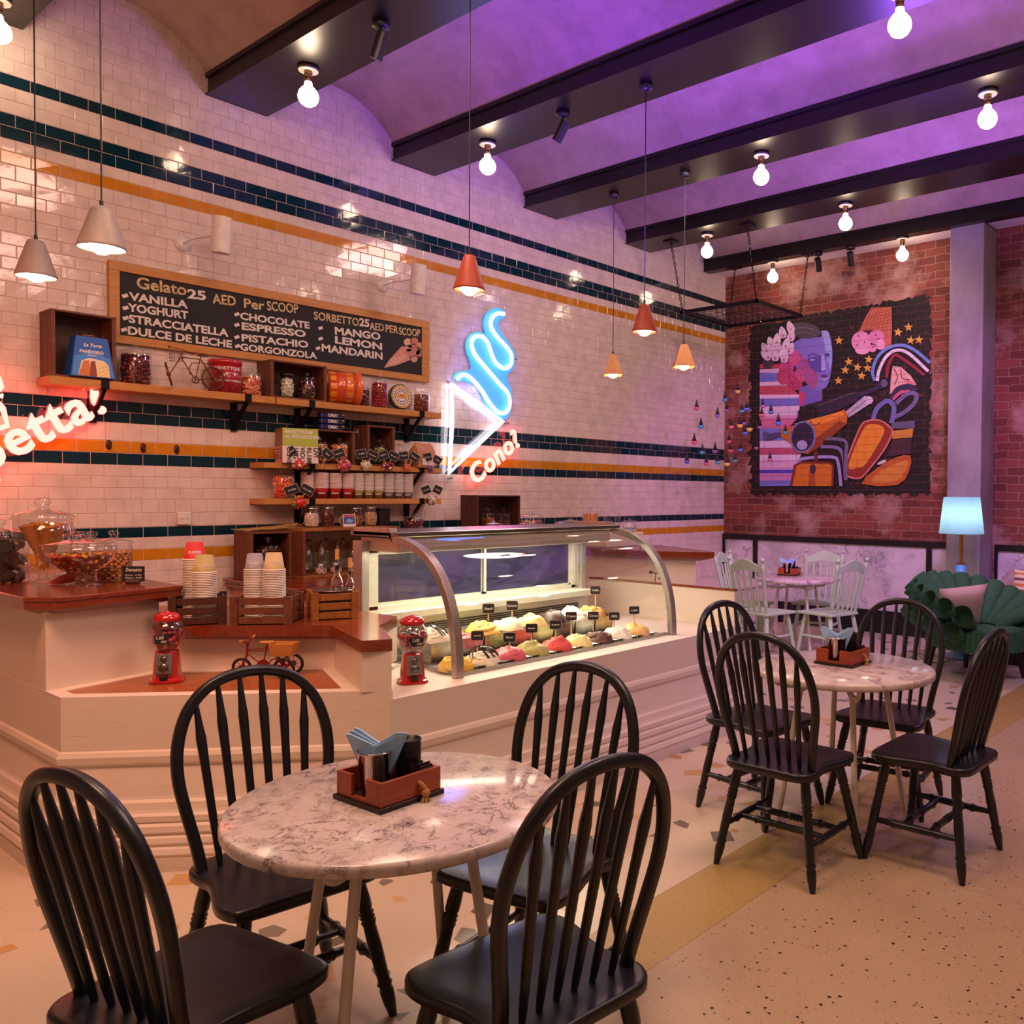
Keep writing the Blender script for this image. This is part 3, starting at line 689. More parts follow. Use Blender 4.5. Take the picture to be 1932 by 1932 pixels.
# black ceiling spotlights
def spot(x, y, aim, label):
    o = thing('ceiling_spotlight', label, 'spotlight', (x, y, ZB), 0, 'black spotlights under the beams')
    b = MB(); b.lathe([(0, -.035), (.045, -.035), (.05, -.025), (.05, 0)], 18); b.obj('base', matblack, o)
    d = Vector(aim).normalized(); p = Vector((0, 0, -.115))
    b = MB(); b.tube([(0, 0, -.03), (0, 0, -.08), p], .009, 8); b.obj('bracket', matblack, o)
    b = MB(); b.cyl(p-d*.05, p+d*.10, .036, n=18); b.obj('head', matblack, o)
    b = MB(); b.cyl(p+d*.10, p+d*.101, .03, n=16); b.obj('lens', plain('spot_lens', '3a3430', .2), o)
spot(-4.50, 2.99, (-.35, -.1, -.9), 'black spotlight on the nearest beam above the menu board')
spot(-4.50, 4.48, (-.5, -.1, -.8), 'black spotlight on the second beam above the neon swirl')
spot(-4.75, 8.77, (-.15, .55, -.8), 'left of two black spotlights aimed at the mural'); spot(-4.35, 8.77, (-.15, .55, -.8), 'right of two black spotlights aimed at the mural')
# white wall spotlights over the menu
wsm = plain('white_metal', 'd8d0ca', .4)
for y, z, lab in ((2.65, 3.235, 'white cylinder wall light above the left of the menu board'), (4.204, 3.25, 'white cylinder wall light above the right of the menu board')):
    o = thing('wall_light', lab, 'wall light', (XW, y, z), 0, 'white wall lights over the menu')
    b = MB(); b.T = Matrix.Rotation(PI/2, 4, 'Y'); b.lathe([(.055, 0), (.055, .008), (0, .009)], 20); b.obj('wall_plate', wsm, o)
    b = MB(); b.tube([(.005, 0, 0), (.09, .02, .02), (.33, .10, .03)], .0065, 8); b.obj('arm', wsm, o)
    b = MB(); b.cyl((.345, .105, .14), (.325, .10, -.095), .060, n=24); b.obj('head', wsm, o)
# hanging wire rack with chains
rk = thing('hanging_rack', 'black wire mesh rack on chains holding the cone ornaments', 'hanging rack', (-5.265, 8.0, 3.53))
hx, hy_ = .495, .47
b = MB(); b.box((-hx, -hy_, -.02), (hx, -hy_+.02, .02)); b.box((-hx, hy_-.02, -.02), (hx, hy_, .02)); b.box((-hx, -hy_, -.02), (-hx+.02, hy_, .02)); b.box((hx-.02, -hy_, -.02), (hx, hy_, .02)); b.obj('frame', iron, rk)
b = MB(); n = 13
for k in range(-n, n):
    x0 = k*2*hx/n
    for sgn in (1, -1):
        p0 = Vector((x0, -hy_*sgn, 0)); p1 = Vector((x0+2*hy_*.62, hy_*sgn, 0)); d = p1-p0
        a, c = 0, 1
        if p0.x < -hx: a = (-hx-p0.x)/d.x
        if p1.x > hx: c = (hx-p0.x)/d.x
        if c > a: b.tube([p0+d*a, p0+d*c], .0045, 4, cap=False)
b.obj('wire_mesh', iron, rk)
for cx, cy, tx, ty in ((-hx+.02, -hy_+.02, -.56, -.55), (hx-.02, -hy_+.02, .42, -.55), (-hx+.02, hy_-.02, -.60, .76), (hx-.02, hy_-.02, .38, .78)):
    p0 = Vector((cx, cy, .02)); p1 = Vector((tx, ty, ZB-3.53-.012)); d = p1-p0; L = d.length; n = int(L/.036); b = MB(); d.normalize(); q = d.orthogonal().normalized(); q2 = d.cross(q)
    for k in range(n):
        c = p0+d*(L*(k+.5)/n); s = q if k % 2 else q2
        b.tube([c+d*.022*math.cos(2*PI*j/8)+s*.011*math.sin(2*PI*j/8) for j in range(8)], .0045, 5, closed=True)
    b.obj('chain', iron, rk)
    b = MB(); b.box((tx-.06, ty-.06, p1.z), (tx+.06, ty+.06, p1.z+.012)); b.obj('ceiling_plate', iron, rk)
# tiny upside-down cones on threads
cones = [(738, 668, 805, 'e0607e'), (790, 880, 1028, '4a9ad0'), (990, 757, 895, 'a070c0'), (708, 1072, 1220, 'e0607e'), (808, 1200, 1340, '5aa8d8'), (962, 1182, 1330, 'b070c0'), (620, 1310, 1455, '6a68c8'), (855, 1340, 1478, 'e06a88'), (988, 1330, 1460, '58a8b8'), (1080, 565, 700, '4aa0d0'), (1238, 465, 600, 'e8c878'), (1105, 700, 825, 'b06aa0'), (1288, 705, 840, '48a0c0'), (1343, 680, 815, '5a80d8'), (1540, 650, 775, 'c06aa0'), (1640, 712, 850, '5080d0'), (1527, 750, 890, 'e86a80'), (1158, 893, 1030, 'e86a80'), (1265, 865, 1020, 'e8c05a'), (1310, 855, 985, 'a868c0'), (1380, 900, 1065, 'e8c86a'), (1322, 970, 1110, '5a80d8'), (1508, 900, 1035, 'b070c0'), (1730, 832, 990, '5080d0'), (1815, 960, 1100, '50a8b0'), (1132, 1075, 1205, 'e06a88'), (1148, 1180, 1320, 'e86a70'), (1268, 1172, 1310, '6a78d8'), (1462, 1180, 1280, 'd880b0'), (1108, 1340, 1485, 'e8c86a'), (1202, 1310, 1440, '50a8b0'), (1628, 1295, 1425, 'c07088')]
pin_cone = plain('ornament_cone', '2a1c26', .6); cx_pos = []
cname = {'e0607e': 'pink', '4a9ad0': 'blue', 'a070c0': 'purple', '5aa8d8': 'light blue', 'b070c0': 'violet', '6a68c8': 'indigo', 'e06a88': 'rose', '58a8b8': 'teal', '4aa0d0': 'sky blue', 'e8c878': 'pale yellow', 'b06aa0': 'mauve', '48a0c0': 'turquoise', '5a80d8': 'cornflower', 'c06aa0': 'dusky pink', '5080d0': 'royal blue', 'e86a80': 'coral pink', 'e8c05a': 'golden', 'a868c0': 'lilac', 'e8c86a': 'yellow', '50a8b0': 'sea green', 'e86a70': 'red-pink', '6a78d8': 'periwinkle', 'd880b0': 'pale pink', 'c07088': 'old rose'}
backdrop = lambda x: 'against the tiled wall' if x < 1070 else ('against the brick' if x < 1380 else ('at the dark edge of the mural' if x < 1500 else 'in front of the striped mural'))
for k, (zx, zt, zb, col) in enumerate(cones):
    px, pt, pb = 1200+zx*.15528, 650+zt*.15528, 650+zb*.15528
    Yr = 7.6+.85*((k*37) % 17)/16; q = atY(px, pt, Yr); qb = atY(px, pb, Yr)
    if not (-5.74 < q.x < -4.79): 
        xr = -5.72 if q.x < -5.74 else -4.80; q = atX(px, pt, xr); qb = atX(px, pb, xr)
    q.y = min(max(q.y, 7.54), 8.45) if False else q.y
    hgt = q.z-qb.z
    hw = 'upper' if zt < 800 else ('middle' if zt < 1060 else 'low')
    o = thing('cone_ornament', f'{hw} hanging toy cone with {cname[col]} scoop {backdrop(zx)}', 'ornament', (q.x, q.y, q.z), 0, 'toy ice cream cones hanging from the rack')
    b = MB(); b.lathe([(hgt*.20, -hgt*.72), (.002, 0)], 10); b.obj('cone', pin_cone, o)
    b = MB(); b.ball((0, 0, -hgt*.80), hgt*.235, 10, 6, (1, 1, .8)); b.torus((0, 0, -hgt*.74), hgt*.20, hgt*.06, n=10, k=5); b.obj('scoop', plain('scoop_'+col, col, .6), o)
    b = MB(); dv = Vector((min(max(q.x, -5.75), -4.78)-q.x, min(max(q.y, 7.54), 8.46)-q.y, 3.53-q.z)); b.tube([(0, 0, -.004), dv], .0004, 3); b.torus(dv+Vector((0, 0, .012)), .03, .001, (1, 1, 0), 10, 4); b.obj('thread', clear, o)
# ------------------------------------------------------------ neon
acry = glass('acrylic', (.96, .97, 1), .06, .35)
nw = glow('neon_white', (1, .88, .95), 7); nb = glow('neon_blue', (.10, .17, 1), 17); nr = glow('neon_red', (1, .095, .075), 11)
NX = XW+.06
def wallpt(x, y, X=NX): return atX(800+x*.19665, 560+y*.19665, X)
neon = thing('neon_cone_sign', 'big neon ice cream cone sign with blue swirl and white wafer outline', 'neon sign', (NX, 5.0, 1.66))
def loc(o, pts): return [Vector(p)-o.location for p in pts]
sw = cat_rom([wallpt(*p) for p in [(768, 165), (715, 160), (665, 185), (640, 240), (652, 310), (710, 395), (790, 480), (838, 560), (835, 640), (790, 685), (730, 670), (680, 620), (645, 540), (610, 440), (560, 385), (500, 378), (460, 420), (462, 490), (500, 570), (600, 690), (720, 830), (800, 920), (822, 1010), (805, 1085), (760, 1118), (700, 1100), (630, 1020), (560, 910), (480, 810), (410, 755), (360, 750), (320, 790)]], 5)
b = MB(); b.tube(loc(neon, sw), .019, 8); b.obj('swirl_tube', nb, neon)
tri = [wallpt(*p) for p in [(265, 835), (268, 1200), (245, 1690), (480, 1450), (755, 1195), (500, 1010)]]
b = MB(); b.tube(loc(neon, tri), .019, 8, closed=True); b.obj('wafer_tube', nw, neon)
out = cat_rom([wallpt(*p, XW+.022) for p in [(770, 140), (700, 105), (620, 130), (570, 200), (565, 290), (580, 350), (500, 335), (430, 370), (395, 450), (405, 540), (430, 600), (440, 700), (330, 715), (280, 760), (300, 800), (500, 850), (600, 1060), (740, 1170), (800, 1160), (835, 1060), (840, 920), (800, 800), (800, 745), (850, 690), (872, 600), (850, 500), (780, 400), (715, 300), (720, 230), (775, 190)]], 4, True)
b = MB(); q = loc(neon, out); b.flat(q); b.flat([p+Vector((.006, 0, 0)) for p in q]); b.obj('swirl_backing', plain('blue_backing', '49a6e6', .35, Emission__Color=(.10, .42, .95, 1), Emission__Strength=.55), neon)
b = MB(); q = loc(neon, [wallpt(*p, XW+.02) for p in [(200, 800), (235, 785), (280, 800), (790, 1190), (795, 1230), (760, 1260), (290, 1735), (230, 1765), (180, 1730), (175, 1650), (200, 1200)]]); b.flat(q); b.obj('wafer_backing', acry, neon)
b = MB()
for p in ((225, 820), (770, 1215), (230, 1740), (700, 180), (850, 600)):
    c = wallpt(*p, XW)-neon.location; b.cyl(c, c+Vector((.055, 0, 0)), .008, n=8)
b.obj('standoff', steel, neon)
def neon_word(name, label, body, size, start, end, sh):
    o = thing(name, label, 'neon sign', start); d = (Vector(end)-Vector(start)); a = math.atan2(d.z, d.y)
    T = frame((0, 0, 0), (0, math.cos(a), math.sin(a)), (0, -math.sin(a), math.cos(a)))
    b = MB(); text(b, body, size, Matrix.Translation((.02, 0, 0)) @ T, .0035*size/.2, .006, sh, 'LEFT', 1.08, .002); b.obj('glowing_letters', nr, o)
    b = MB(); text(b, body, size, Matrix.Translation((.004, 0, 0)) @ T, .008*size/.2, .002, sh, 'LEFT', 1.08); b.obj('letter_backing', acry, o)
p0 = atX(893, 917, NX); p1 = atX(973, 845, NX)
neon_word('neon_word_sign', 'red neon word Cono? slanting up beside the cone', 'Cono?', .245, p0, p1, .12)
q0 = atX(-26, 890, NX); q1 = atX(150, 800, NX); d = (q1-q0).normalized()
neon_word('neon_word_sign', 'red neon word ending petta? at the left edge', 'coppetta?', .30, q0-d*.50, q1, .1)
cupn = thing('neon_cup_sign', 'red neon paper cup outline cut by the left edge above the word', 'neon sign', (NX, 1.45, 2.0))
b = MB(); b.tube(loc(cupn, [atX(*p, NX) for p in [(-70, 812), (-66, 830), (14, 803), (5, 770), (-4, 760)]]), .016, 8); b.tube(loc(cupn, [atX(*p, NX) for p in [(-60, 715), (-30, 700), (-2, 715), (2, 730), (-10, 745), (5, 747)]]), .016, 8); b.obj('glowing_tube', nr, cupn)
b = MB(); c = Vector((XW, 1.45, 2.1))-cupn.location; b.cyl(c, c+Vector((.06, 0, .0)), .008, n=8); b.obj('standoff', steel, cupn)
# wall hooks and a thermostat plate
hookm = plain('bronze_hook', '4a2a1e', .4, .5)
for px, py, lab in ((205, 839, 'left'), (270, 845, 'middle'), (333, 848, 'right')):
    p = atX(px, py, XW); o = thing('coat_hook', f'small bronze oval hook on the ochre tiles, {lab} of three', 'hook', p, 0, 'bronze hooks on the wall')
    b = MB(); b.T = Matrix.Rotation(PI/2, 4, 'Y'); b.lathe([(.02, 0), (.02, .004), (.012, .008), (0, .009)], 16, sx=1.6, sy=.9); b.obj('plate', hookm, o)
    b = MB(); b.tube([(.006, 0, .012), (.025, 0, -.002), (.028, 0, -.02), (.018, 0, -.026)], .005, 7); b.obj('hook', hookm, o)
p = atX(345, 978, XW); o = thing('wall_switch_plate', 'white square control plate on the tiles behind the cup stacks', 'switch', p)
b = MB(); b.box((0, -.043, -.043), (.03, .043, .043), .004); b.obj('housing', wsm, o)
b = MB(); text(b, 'COOL / HEAT', .009, frame((.0302, -.03, -.005), (0, 1, 0), (0, 0, 1)), .0002, .0002); b.obj('lettering', matblack, o)
# ------------------------------------------------------------ shelves and the menu board
oak = wood('oak_shelf', 'a86e30', 'c48c48', .45, (3, 24, 24), 1)
def shelf(label, y0, y1, zt, th, brackets):
    o = thing('wall_shelf', label, 'shelf', (XW, y0, zt), 0, 'oak shelves on black brackets')
    b = MB(); b.box((.002, 0, -th), (.22, y1-y0, 0), .002); b.obj('board', oak, o)
    for y in brackets:
        b = MB(); a = y-y0; b.box((.002, a-.022, -th-.005), (.225, a+.022, -th)); b.box((.2205, a-.022, -th), (.2265, a+.022, .004)); b.box((.002, a-.022, -.20-th), (.018, a+.022, -th))
        b.tube([(.012, a, -.18-th), (.20, a, -th-.005)], .016, 4); b.obj('bracket', iron, o)
shelf('oak plank shelf below the left half of the menu board', 1.805, 3.180, 2.228, .05, (2.10, 2.985))
shelf('oak plank shelf below the right half of the menu board', 3.19, 4.625, 2.226, .048, (3.46, 4.43))
shelf('oak shelf carrying the green panettone box and crates', 3.10, 4.625, 1.758, .04, (3.46, 4.43))
shelf('lowest oak shelf with the rows of paper cups', 3.10, 4.625, 1.498, .042, (3.46, 4.43))
mbd = thing('menu_board', 'long framed chalkboard listing gelato and sorbet flavours on the tiled wall', 'menu board', (XW, 2.19, 2.50))
W_, H_ = 2.453, .525
b = MB(); b.box((.002, .05, .04), (.022, W_-.06, H_-.035)); b.obj('panel', chalk, mbd)
b = MB(); e = .062
b.box((.002, 0, H_-e), (.034, W_, H_), .002); b.box((.002, 0, 0), (.034, W_, e*.85), .002); b.box((.002, 0, e*.85), (.034, e, H_-e), .002); b.box((.002, W_-e*1.2, e*.85), (.034, W_, H_-e), .002); b.obj('frame', oak, mbd)
XB = XW+.0225
def bp(x, y): return atX(x, y, XB)-mbd.location
def chalk_line(b, body, p, q, size, bold=.02):      # lettering between two points on the board
    P, Q = bp(*p), bp(*q); d = Q-P; L = d.length
    cu = MB(); text(cu, body, 1, Matrix.Identity(4), bold, .0)
    wd = max(v[0] for v in cu.v)-min(v[0] for v in cu.v); sx = L/wd
    T = frame(P, d, (0, 0, 1)) @ Matrix.Diagonal((sx, size, 1, 1))
    text(b, body, 1, T, bold, .0003)
for txt, p, q, sz in (('VANILLA', (245, 566), (356, 582), .072), ('YOGHURT', (243, 587), (357, 602), .072), ('STRACCIATELLA', (243, 608), (431, 635), .072), ('DULCE DE LECHE', (240, 630), (437, 656), .072),
                      ('CHOCOLATE', (453, 602), (584, 620), .070), ('ESPRESSO', (455, 621), (576, 636), .070), ('PISTACHIO', (455, 643), (581, 656), .070), ('GORGONZOLA', (453, 660), (598, 677), .066),
                      ('MANGO', (631, 630), (717, 641), .078), ('LEMON', (631, 647), (720, 660), .078), ('MANDARIN', (606, 662), (721, 678), .078), ('25', (354, 562), (389, 566), .085), ('25', (678, 614), (697, 617), .085)):
    wl = MB(); chalk_line(wl, txt, p, q, sz, .035); wl.obj('flavour_lettering', white, mbd)
for x, y in ((236, 558), (237, 581), (237, 600), (234, 622), (447, 593), (447, 613), (447, 636), (448, 653), (605, 619), (605, 639), (600, 657)):
    wl = MB(); wl.T = Matrix.Translation(bp(x, y)) @ Matrix.Rotation(.45, 4, 'X'); wl.box((0, -.018, -.011), (.0005, .018, .011)); wl.obj('bullet_mark', white, mbd)
for txt, p, q, sz in (('Gelato', (257, 543), (351, 557), .105), ('AED', (402, 572), (446, 577), .095), ('Per', (459, 580), (498, 585), .095), ('SCOOP', (504, 585), (563, 591), .095),
                      ('SORBETTO', (592, 602), (677, 615), .085), ('AED', (698, 622), (725, 625), .085), ('PER', (727, 626), (751, 629), .085), ('SCOOP', (753, 631), (793, 635), .085)):
    yl = MB(); chalk_line(yl, txt, p, q, sz, .02); yl.obj('heading_lettering', plain('chalk_gold', 'c9b184', .85, var=.4, scale=60), mbd)
pk = MB(); pk.col = lin('c98a78'); z5 = lambda x, y: bp(500+x*.17598, 540+y*.17598)
pk.flat([z5(*p) for p in [(1275, 875), (1330, 790), (1470, 640), (1520, 660), (1560, 790), (1400, 850)]])
pk.col = lin('dba88a')
for c, r in (((1530, 600), 42), ((1600, 590), 42), ((1655, 640), 38), ((1655, 720), 38), ((1600, 780), 36), ((1590, 690), 75), ((1540, 660), 40)):
    pts = [z5(c[0]+r*math.cos(a*PI/8), c[1]+r*math.sin(a*PI/8)) for a in range(16)]; pk.flat([p+Vector((.0002, 0, 0)) for p in pts]); pk.col = lin('b8746c') if pk.col != lin('b8746c') else lin('c9977c')
pk.col = lin('f0d8c4')
for k in range(6):
    f_ = k/6; pk.tube([z5(1290+f_*180, 865-f_*210), z5(1330+f_*220, 850-f_*60)], .0016, 4); pk.tube([z5(1310+f_*110, 860-f_*10-20), z5(1380+f_*160, 760-f_*20)], .0016, 4)
pk.obj('cone_drawing', paint(), mbd)
# ------------------------------------------------------------ jars and what is in them
jarg = glass('jar_glass', (.97, .98, .97), .03, .55)
tin_lid = plain('metal_lid', '8c8680', .3, .9)
def jar(label, p, r, h, lid='knob', style='cyl', group=None, tilt=0, nm='candy_jar'):
    o = thing(nm, label, 'jar', p, 0, group); b = MB(); t = .0035
    H = h*(.74 if lid == 'knob' else .9)
    if style == 'cyl': prof = [(r*.94, 0), (r, .006), (r, H*.9), (r*.93, H*.96), (r*.95, H)]
    elif style == 'round': prof = [(r*.72, 0), (r*.9, H*.1), (r, H*.35), (r*.98, H*.65), (r*.8, H*.88), (r*.78, H*.93), (r*.84, H)]
    elif style == 'foot': prof = [(r*.62, 0), (r*.6, .006), (r*.2, .016), (r*.14, .03), (r*.2, .05), (r*.6, H*.17), (r*.84, H*.30), (r*.95, H*.48), (r*.98, H*.7), (r, H)]
    elif style == 'bowl': prof = [(r*.6, 0), (r*.56, .006), (r*.2, .014), (r*.13, .035), (r*.2, .05), (r*.62, H*.42), (r*.90, H*.62), (r, H*.85), (r*.99, H)]
    inn = [(max(.001, x-t), z+(t if i == 0 else 0)) for i, (x, z) in enumerate(prof)]
    if style in ('foot', 'bowl'): inn = [(.001, .056)]+inn[5:]
    b.shell([(.001, .001)]+prof+[(prof[-1][0]-t, prof[-1][1])], 26); b.obj('glass_body', jarg, o)
    b = MB()
    if lid == 'knob':
        k = h-H; b.shell([(r*1.06, H), (r*1.08, H+k*.08), (r*1.0, H+k*.16), (r*.75, H+k*.30), (r*.22, H+k*.42), (r*.15, H+k*.52), (r*.26, H+k*.66), (r*.30, H+k*.82), (r*.2, H+k*.97), (.001, h)], 24); b.obj('glass_lid', jarg, o)
    elif lid == 'clip':
        b.shell([(r*.96, H), (r*1.0, H+.004), (r*1.0, H+h*.05), (r*.85, H+h*.1), (.001, H+h*.1)], 24); b.obj('glass_lid', jarg, o)
        b = MB(); b.torus((0, 0, H), r*.97, .003, n=20, k=5); b.tube([(r, 0, H+.01), (r*1.12, 0, H-.02), (r*1.02, 0, H-.05)], .002, 5); b.obj('wire_clip', steel, o)
    else:
        b.lathe([(0, H-.004), (r*.9, H-.004), (r*.9, h-.004), (r*.86, h), (0, h)], 22); b.obj('screw_lid', tin_lid if lid == 'tin' else matblack, o)
    return o
def fill_jar(name, label, p, r, h, kind, cols, s, seed=0, style='cyl', z0=.006, group=None):
    rr = random.Random(seed); b = MB()
    def rad(z):
        f = z/max(h, .001)
        if style == 'bowl': return r*(.22+.75*min(1, f*1.0)**.55)
        if style == 'foot': return r*(.2+.75*min(1, f*1.3)**.7)
        if style == 'round': return r*(.74+.26*math.sin(min(PI*.9, PI*(.15+.7*f))))
        return r
    b.mat = 0; core = [(.001, z0)]+[(rad(h*k/6)-s*1.1 if rad(h*k/6) > s*1.6 else s*.5, z0+h*.97*k/6) for k in range(7)]+[(.001, z0+h*.97)]; b.col = tuple(x*.8 for x in lin(cols[0])); b.shell(core, 16)
    nl = max(1, int(h/(s*1.55)))
    def put(x, y, z):
        b.col = lin(rr.choice(cols)); j = rr.uniform(.85, 1.15)
        if kind == 'ring':
            b.torus((x, y, z), s*.72*j, s*.34, (rr.gauss(0, 1), rr.gauss(0, 1), rr.gauss(0, 1)), 9, 5)
        elif kind == 'ball': b.ball((x, y, z), s*j, 8, 5)
        elif kind == 'disc':
            a = Vector((rr.gauss(0, 1), rr.gauss(0, 1), rr.gauss(0, 1.4))).normalized()*s*.3; c = Vector((x, y, z)); b.cyl(c-a, c+a, s, n=8)
        else:
            b.T = Matrix.Translation((x, y, z)) @ Matrix.Rotation(rr.uniform(0, 6), 4, Vector((rr.gauss(0, 1), rr.gauss(0, 1), rr.gauss(0, 1))).normalized())
            b.box((-s*.9, -s*.55*j, -s*.5), (s*.9, s*.55*j, s*.5), s*.28); b.T = None
    for i in range(nl):
        z = z0+s*.8+(h-s*1.4)*i/max(1, nl-1); R_ = max(0.004, rad(z-z0)-s*.95); n = max(3, int(2*PI*R_/(s*1.85)))
        for k in range(n):
            a = 2*PI*(k+.5*(i % 2))/n+rr.uniform(-.15, .15); put(R_*math.cos(a), R_*math.sin(a), z+rr.uniform(-.3, .3)*s)
    for k in range(int((r/s)**2*.55)+1):
        a = rr.uniform(0, 6.28); q = max(.001, rad(h)-s)*math.sqrt(rr.random()); put(q*math.cos(a), q*math.sin(a), z0+h-s*.5+rr.uniform(-.2, .3)*s)
    o = b.obj(name, paint('candy', .35, .3)); o.location = p
    return tag(o, label, 'sweets', group, 'stuff')
G1 = 'sweet jars on the upper shelf'
def set_jar(lab, flab, p, r, h, lid, kind, cols, s, fh, seed, style='cyl', group=None, fname='sweets'):
    jar(lab, p, r, h, lid, style, group)
    fill_jar(fname, flab, p, r*.93, fh, kind, cols, s, seed, style, .006 if style not in ('foot', 'bowl') else .06)
peach = ['e8875a', 'f0a878', 'e06a48', 'f2c29a']; mint = ['dfe2cf', 'c4cfa8', 'eeeede']; dkr = ['5a1216', '7a1a1e', '3a0c10', '8c2a2a']; redc = ['a81c2c', 'c02c3c', '8a1222']; mixd = ['4a2a20', '6a1c1c', '8a5a3c', '3a2418']
Z1 = 2.230; X1 = -6.18
set_jar('large glass jar of dark red wrapped sweets beside the crate with the blue box', 'dark red wrapped sweets filling the large shelf jar', (-6.185, 2.31, Z1), .092, .275, 'knob', 'chunk', dkr, .016, .185, 1, 'cyl', G1)
set_jar('glass jar of peach ring gummies right of the red tin', 'peach ring gummies in the jar right of the red tin', (-6.17, 3.045, Z1), .075, .195, 'knob', 'ring', peach+['f4d4a8'], .017, .125, 2, 'cyl', G1)
ZB2 = 2.240
set_jar('dark-lidded glass jar of pale mint rings inside the shelf crate', 'pale green-white mint rings in the crate jar', (-6.14, 3.30, ZB2), .052, .17, 'dark', 'ring', mint, .014, .125, 3, 'round', G1)
set_jar('glass jar of dark mixed sweets inside the shelf crate', 'dark mixed sweets in the jar inside the shelf crate', (-6.17, 3.47, ZB2), .07, .205, 'knob', 'chunk', mixd, .015, .13, 4, 'round', G1)
set_jar('small glass jar of dark red berries between the two patterned tins', 'dark red berry sweets in the small jar behind', (-6.19, 3.945, Z1), .056, .185, 'knob', 'ball', dkr, .010, .125, 5, 'cyl', G1)
set_jar('tall glass jar of bright red balls beside the round tin', 'bright red sugared balls in the tall jar', (-6.15, 4.075, Z1), .066, .29, 'knob', 'ball', redc, .012, .185, 6, 'cyl', G1)
set_jar('glass jar of reddish brown sweets at the right end of the upper shelf', 'reddish brown sweets in the end jar', (-6.15, 4.475, Z1), .066, .20, 'knob', 'ball', ['7a2418', '9a3a20', '5a1814', 'a8502c'], .011, .13, 7, 'cyl', G1)
Z2 = 1.775; G2 = 'sweet jars on the middle shelf'
set_jar('glass jar of golden corn sweets in the crate below the blue biscuit packs', 'golden corn sweets in the left crate jar', (-6.13, 3.555, Z2), .052, .19, 'knob', 'ball', ['c98a2c', 'e0ae58', 'a86a20', 'f0d8a0'], .008, .125, 8, 'cyl', G2)
set_jar('glass jar of orange gummy rings in the crate below the blue biscuit packs', 'orange gummy rings in the right crate jar', (-6.13, 3.71, Z2), .07, .195, 'knob', 'ring', peach, .017, .125, 9, 'cyl', G2)
set_jar('tall clear glass jar of dark beans standing between the two middle crates', 'dark beans in the tall clear jar', (-6.20, 3.885, 1.762), .05, .29, 'clip', 'ball', ['2a1a14', '3c2a20'], .009, .10, 10, 'cyl', G2)
set_jar('glass jar of green wrapped sweets inside the upright narrow crate', 'green wrapped sweets in the upright crate', (-6.15, 4.075, Z2), .05, .20, 'knob', 'chunk', ['7a8a3c', 'a4ac60', 'd8d8b8', '4a5a28'], .013, .12, 11, 'cyl', G2)
set_jar('clear glass jar with a few dark pieces beside the paper bag', 'dark pieces at the bottom of the jar beside the paper bag', (-6.16, 4.265, 1.762), .052, .22, 'knob', 'ball', ['3a2a2a', '5a3a3a'], .010, .05, 12, 'cyl', G2)
set_jar('square-shouldered glass jar of orange gummy rings beside the red cups', 'orange gummy rings in the jar beside the cups', (-6.17, 3.285, 1.502), .08, .215, 'knob', 'ring', ['e8643a', 'f08a58', 'f2b890', 'e04a30'], .020, .145, 13)

# ------------------------------------------------------------ wooden crates
crw = wood('crate_wood', '4a2416', '7a4426', .6, (3, 20, 20), 1); crw_d = wood('crate_wood_dark', '2e150e', '552a1a', .55, (3, 20, 20), 1); crw_l = wood('crate_wood_gold', '6a3c18', 'a0682c', .5, (3, 20, 20), 1)
def crate_side(label, p, W, D, H, m=crw, slats=3, rz=0, group='wooden crates used as display boxes'):
    o = thing('wooden_crate', label, 'crate', p, rz, group); t = .012
    b = MB(); b.box((-D/2, -W/2, 0), (-D/2+.008, W/2, H)); b.obj('back_board', crw_d, o)
    for s in (-1, 1):
        b = MB(); g = D/slats
        for k in range(slats): b.box((-D/2+g*k+.002, s*W/2, t), (-D/2+g*(k+1)-.003, s*(W/2-t), H-t), .001)
        b.box((-D/2+.01, s*(W/2-t), t), (-D/2+.03, s*(W/2-t*1.8), H-t)); b.box((D/2-.03, s*(W/2-t), t), (D/2-.005, s*(W/2-t*1.8), H-t)); b.obj('side_slats', m, o)
    for z0 in (0, H-t):
        b = MB(); b.box((-D/2, -W/2-.002, z0), (D/2, W/2+.002, z0+t), .001); b.obj('end_board', m, o)
    return o
crate_side('dark wooden crate on its side holding the blue cake box', (-6.19, 1.995, 2.2285), .345, .20, .40)
crate_side('wooden crate on its side with two sweet jars under the menu board', (-6.19, 3.37, 2.2265), .43, .20, .27)
crate_side('wooden crate with two jars and blue biscuit packs on top', (-6.19, 3.655, 1.7585), .335, .20, .262)
crate_side('narrow wooden crate standing upright with a jar of green sweets', (-6.19, 4.055, 1.7585), .25, .20, .32)
crate_side('large wooden crate on the plinth behind the gelato case', (-6.02, 5.12, 1.1905), .50, .22, .34, crw_d)
crate_side('dark crate with a big brown jar left of the bottle box', (-6.08, 3.09, .9305), .30, .24, .335)
bx = thing('bottle_box', 'open wooden box shelf with glass bottles on the back counter', 'shelf box', (-6.05, 3.64, .9305))
b = MB(); b.box((-.23, -.395, .335), (.23, .395, .355), .002); b.obj('top_board', crw_l, bx)
b = MB(); b.box((-.23, -.395, 0), (.23, .395, .02), .002); b.obj('bottom_board', crw_l, bx)
for s in (-1, 1): b = MB(); b.box((-.23, s*.395, .02), (.23, s*.375, .335), .002); b.obj('side_board', crw, bx)
set_jar('wide brown jar standing in the dark crate beside the bottle box', 'dark brown sweets in the wide crate jar', (-6.03, 3.10, .943), .095, .29, 'knob', 'ball', ['3a1a10', '4a2414', '2a120c'], .013, .19, 14)
st = MB()
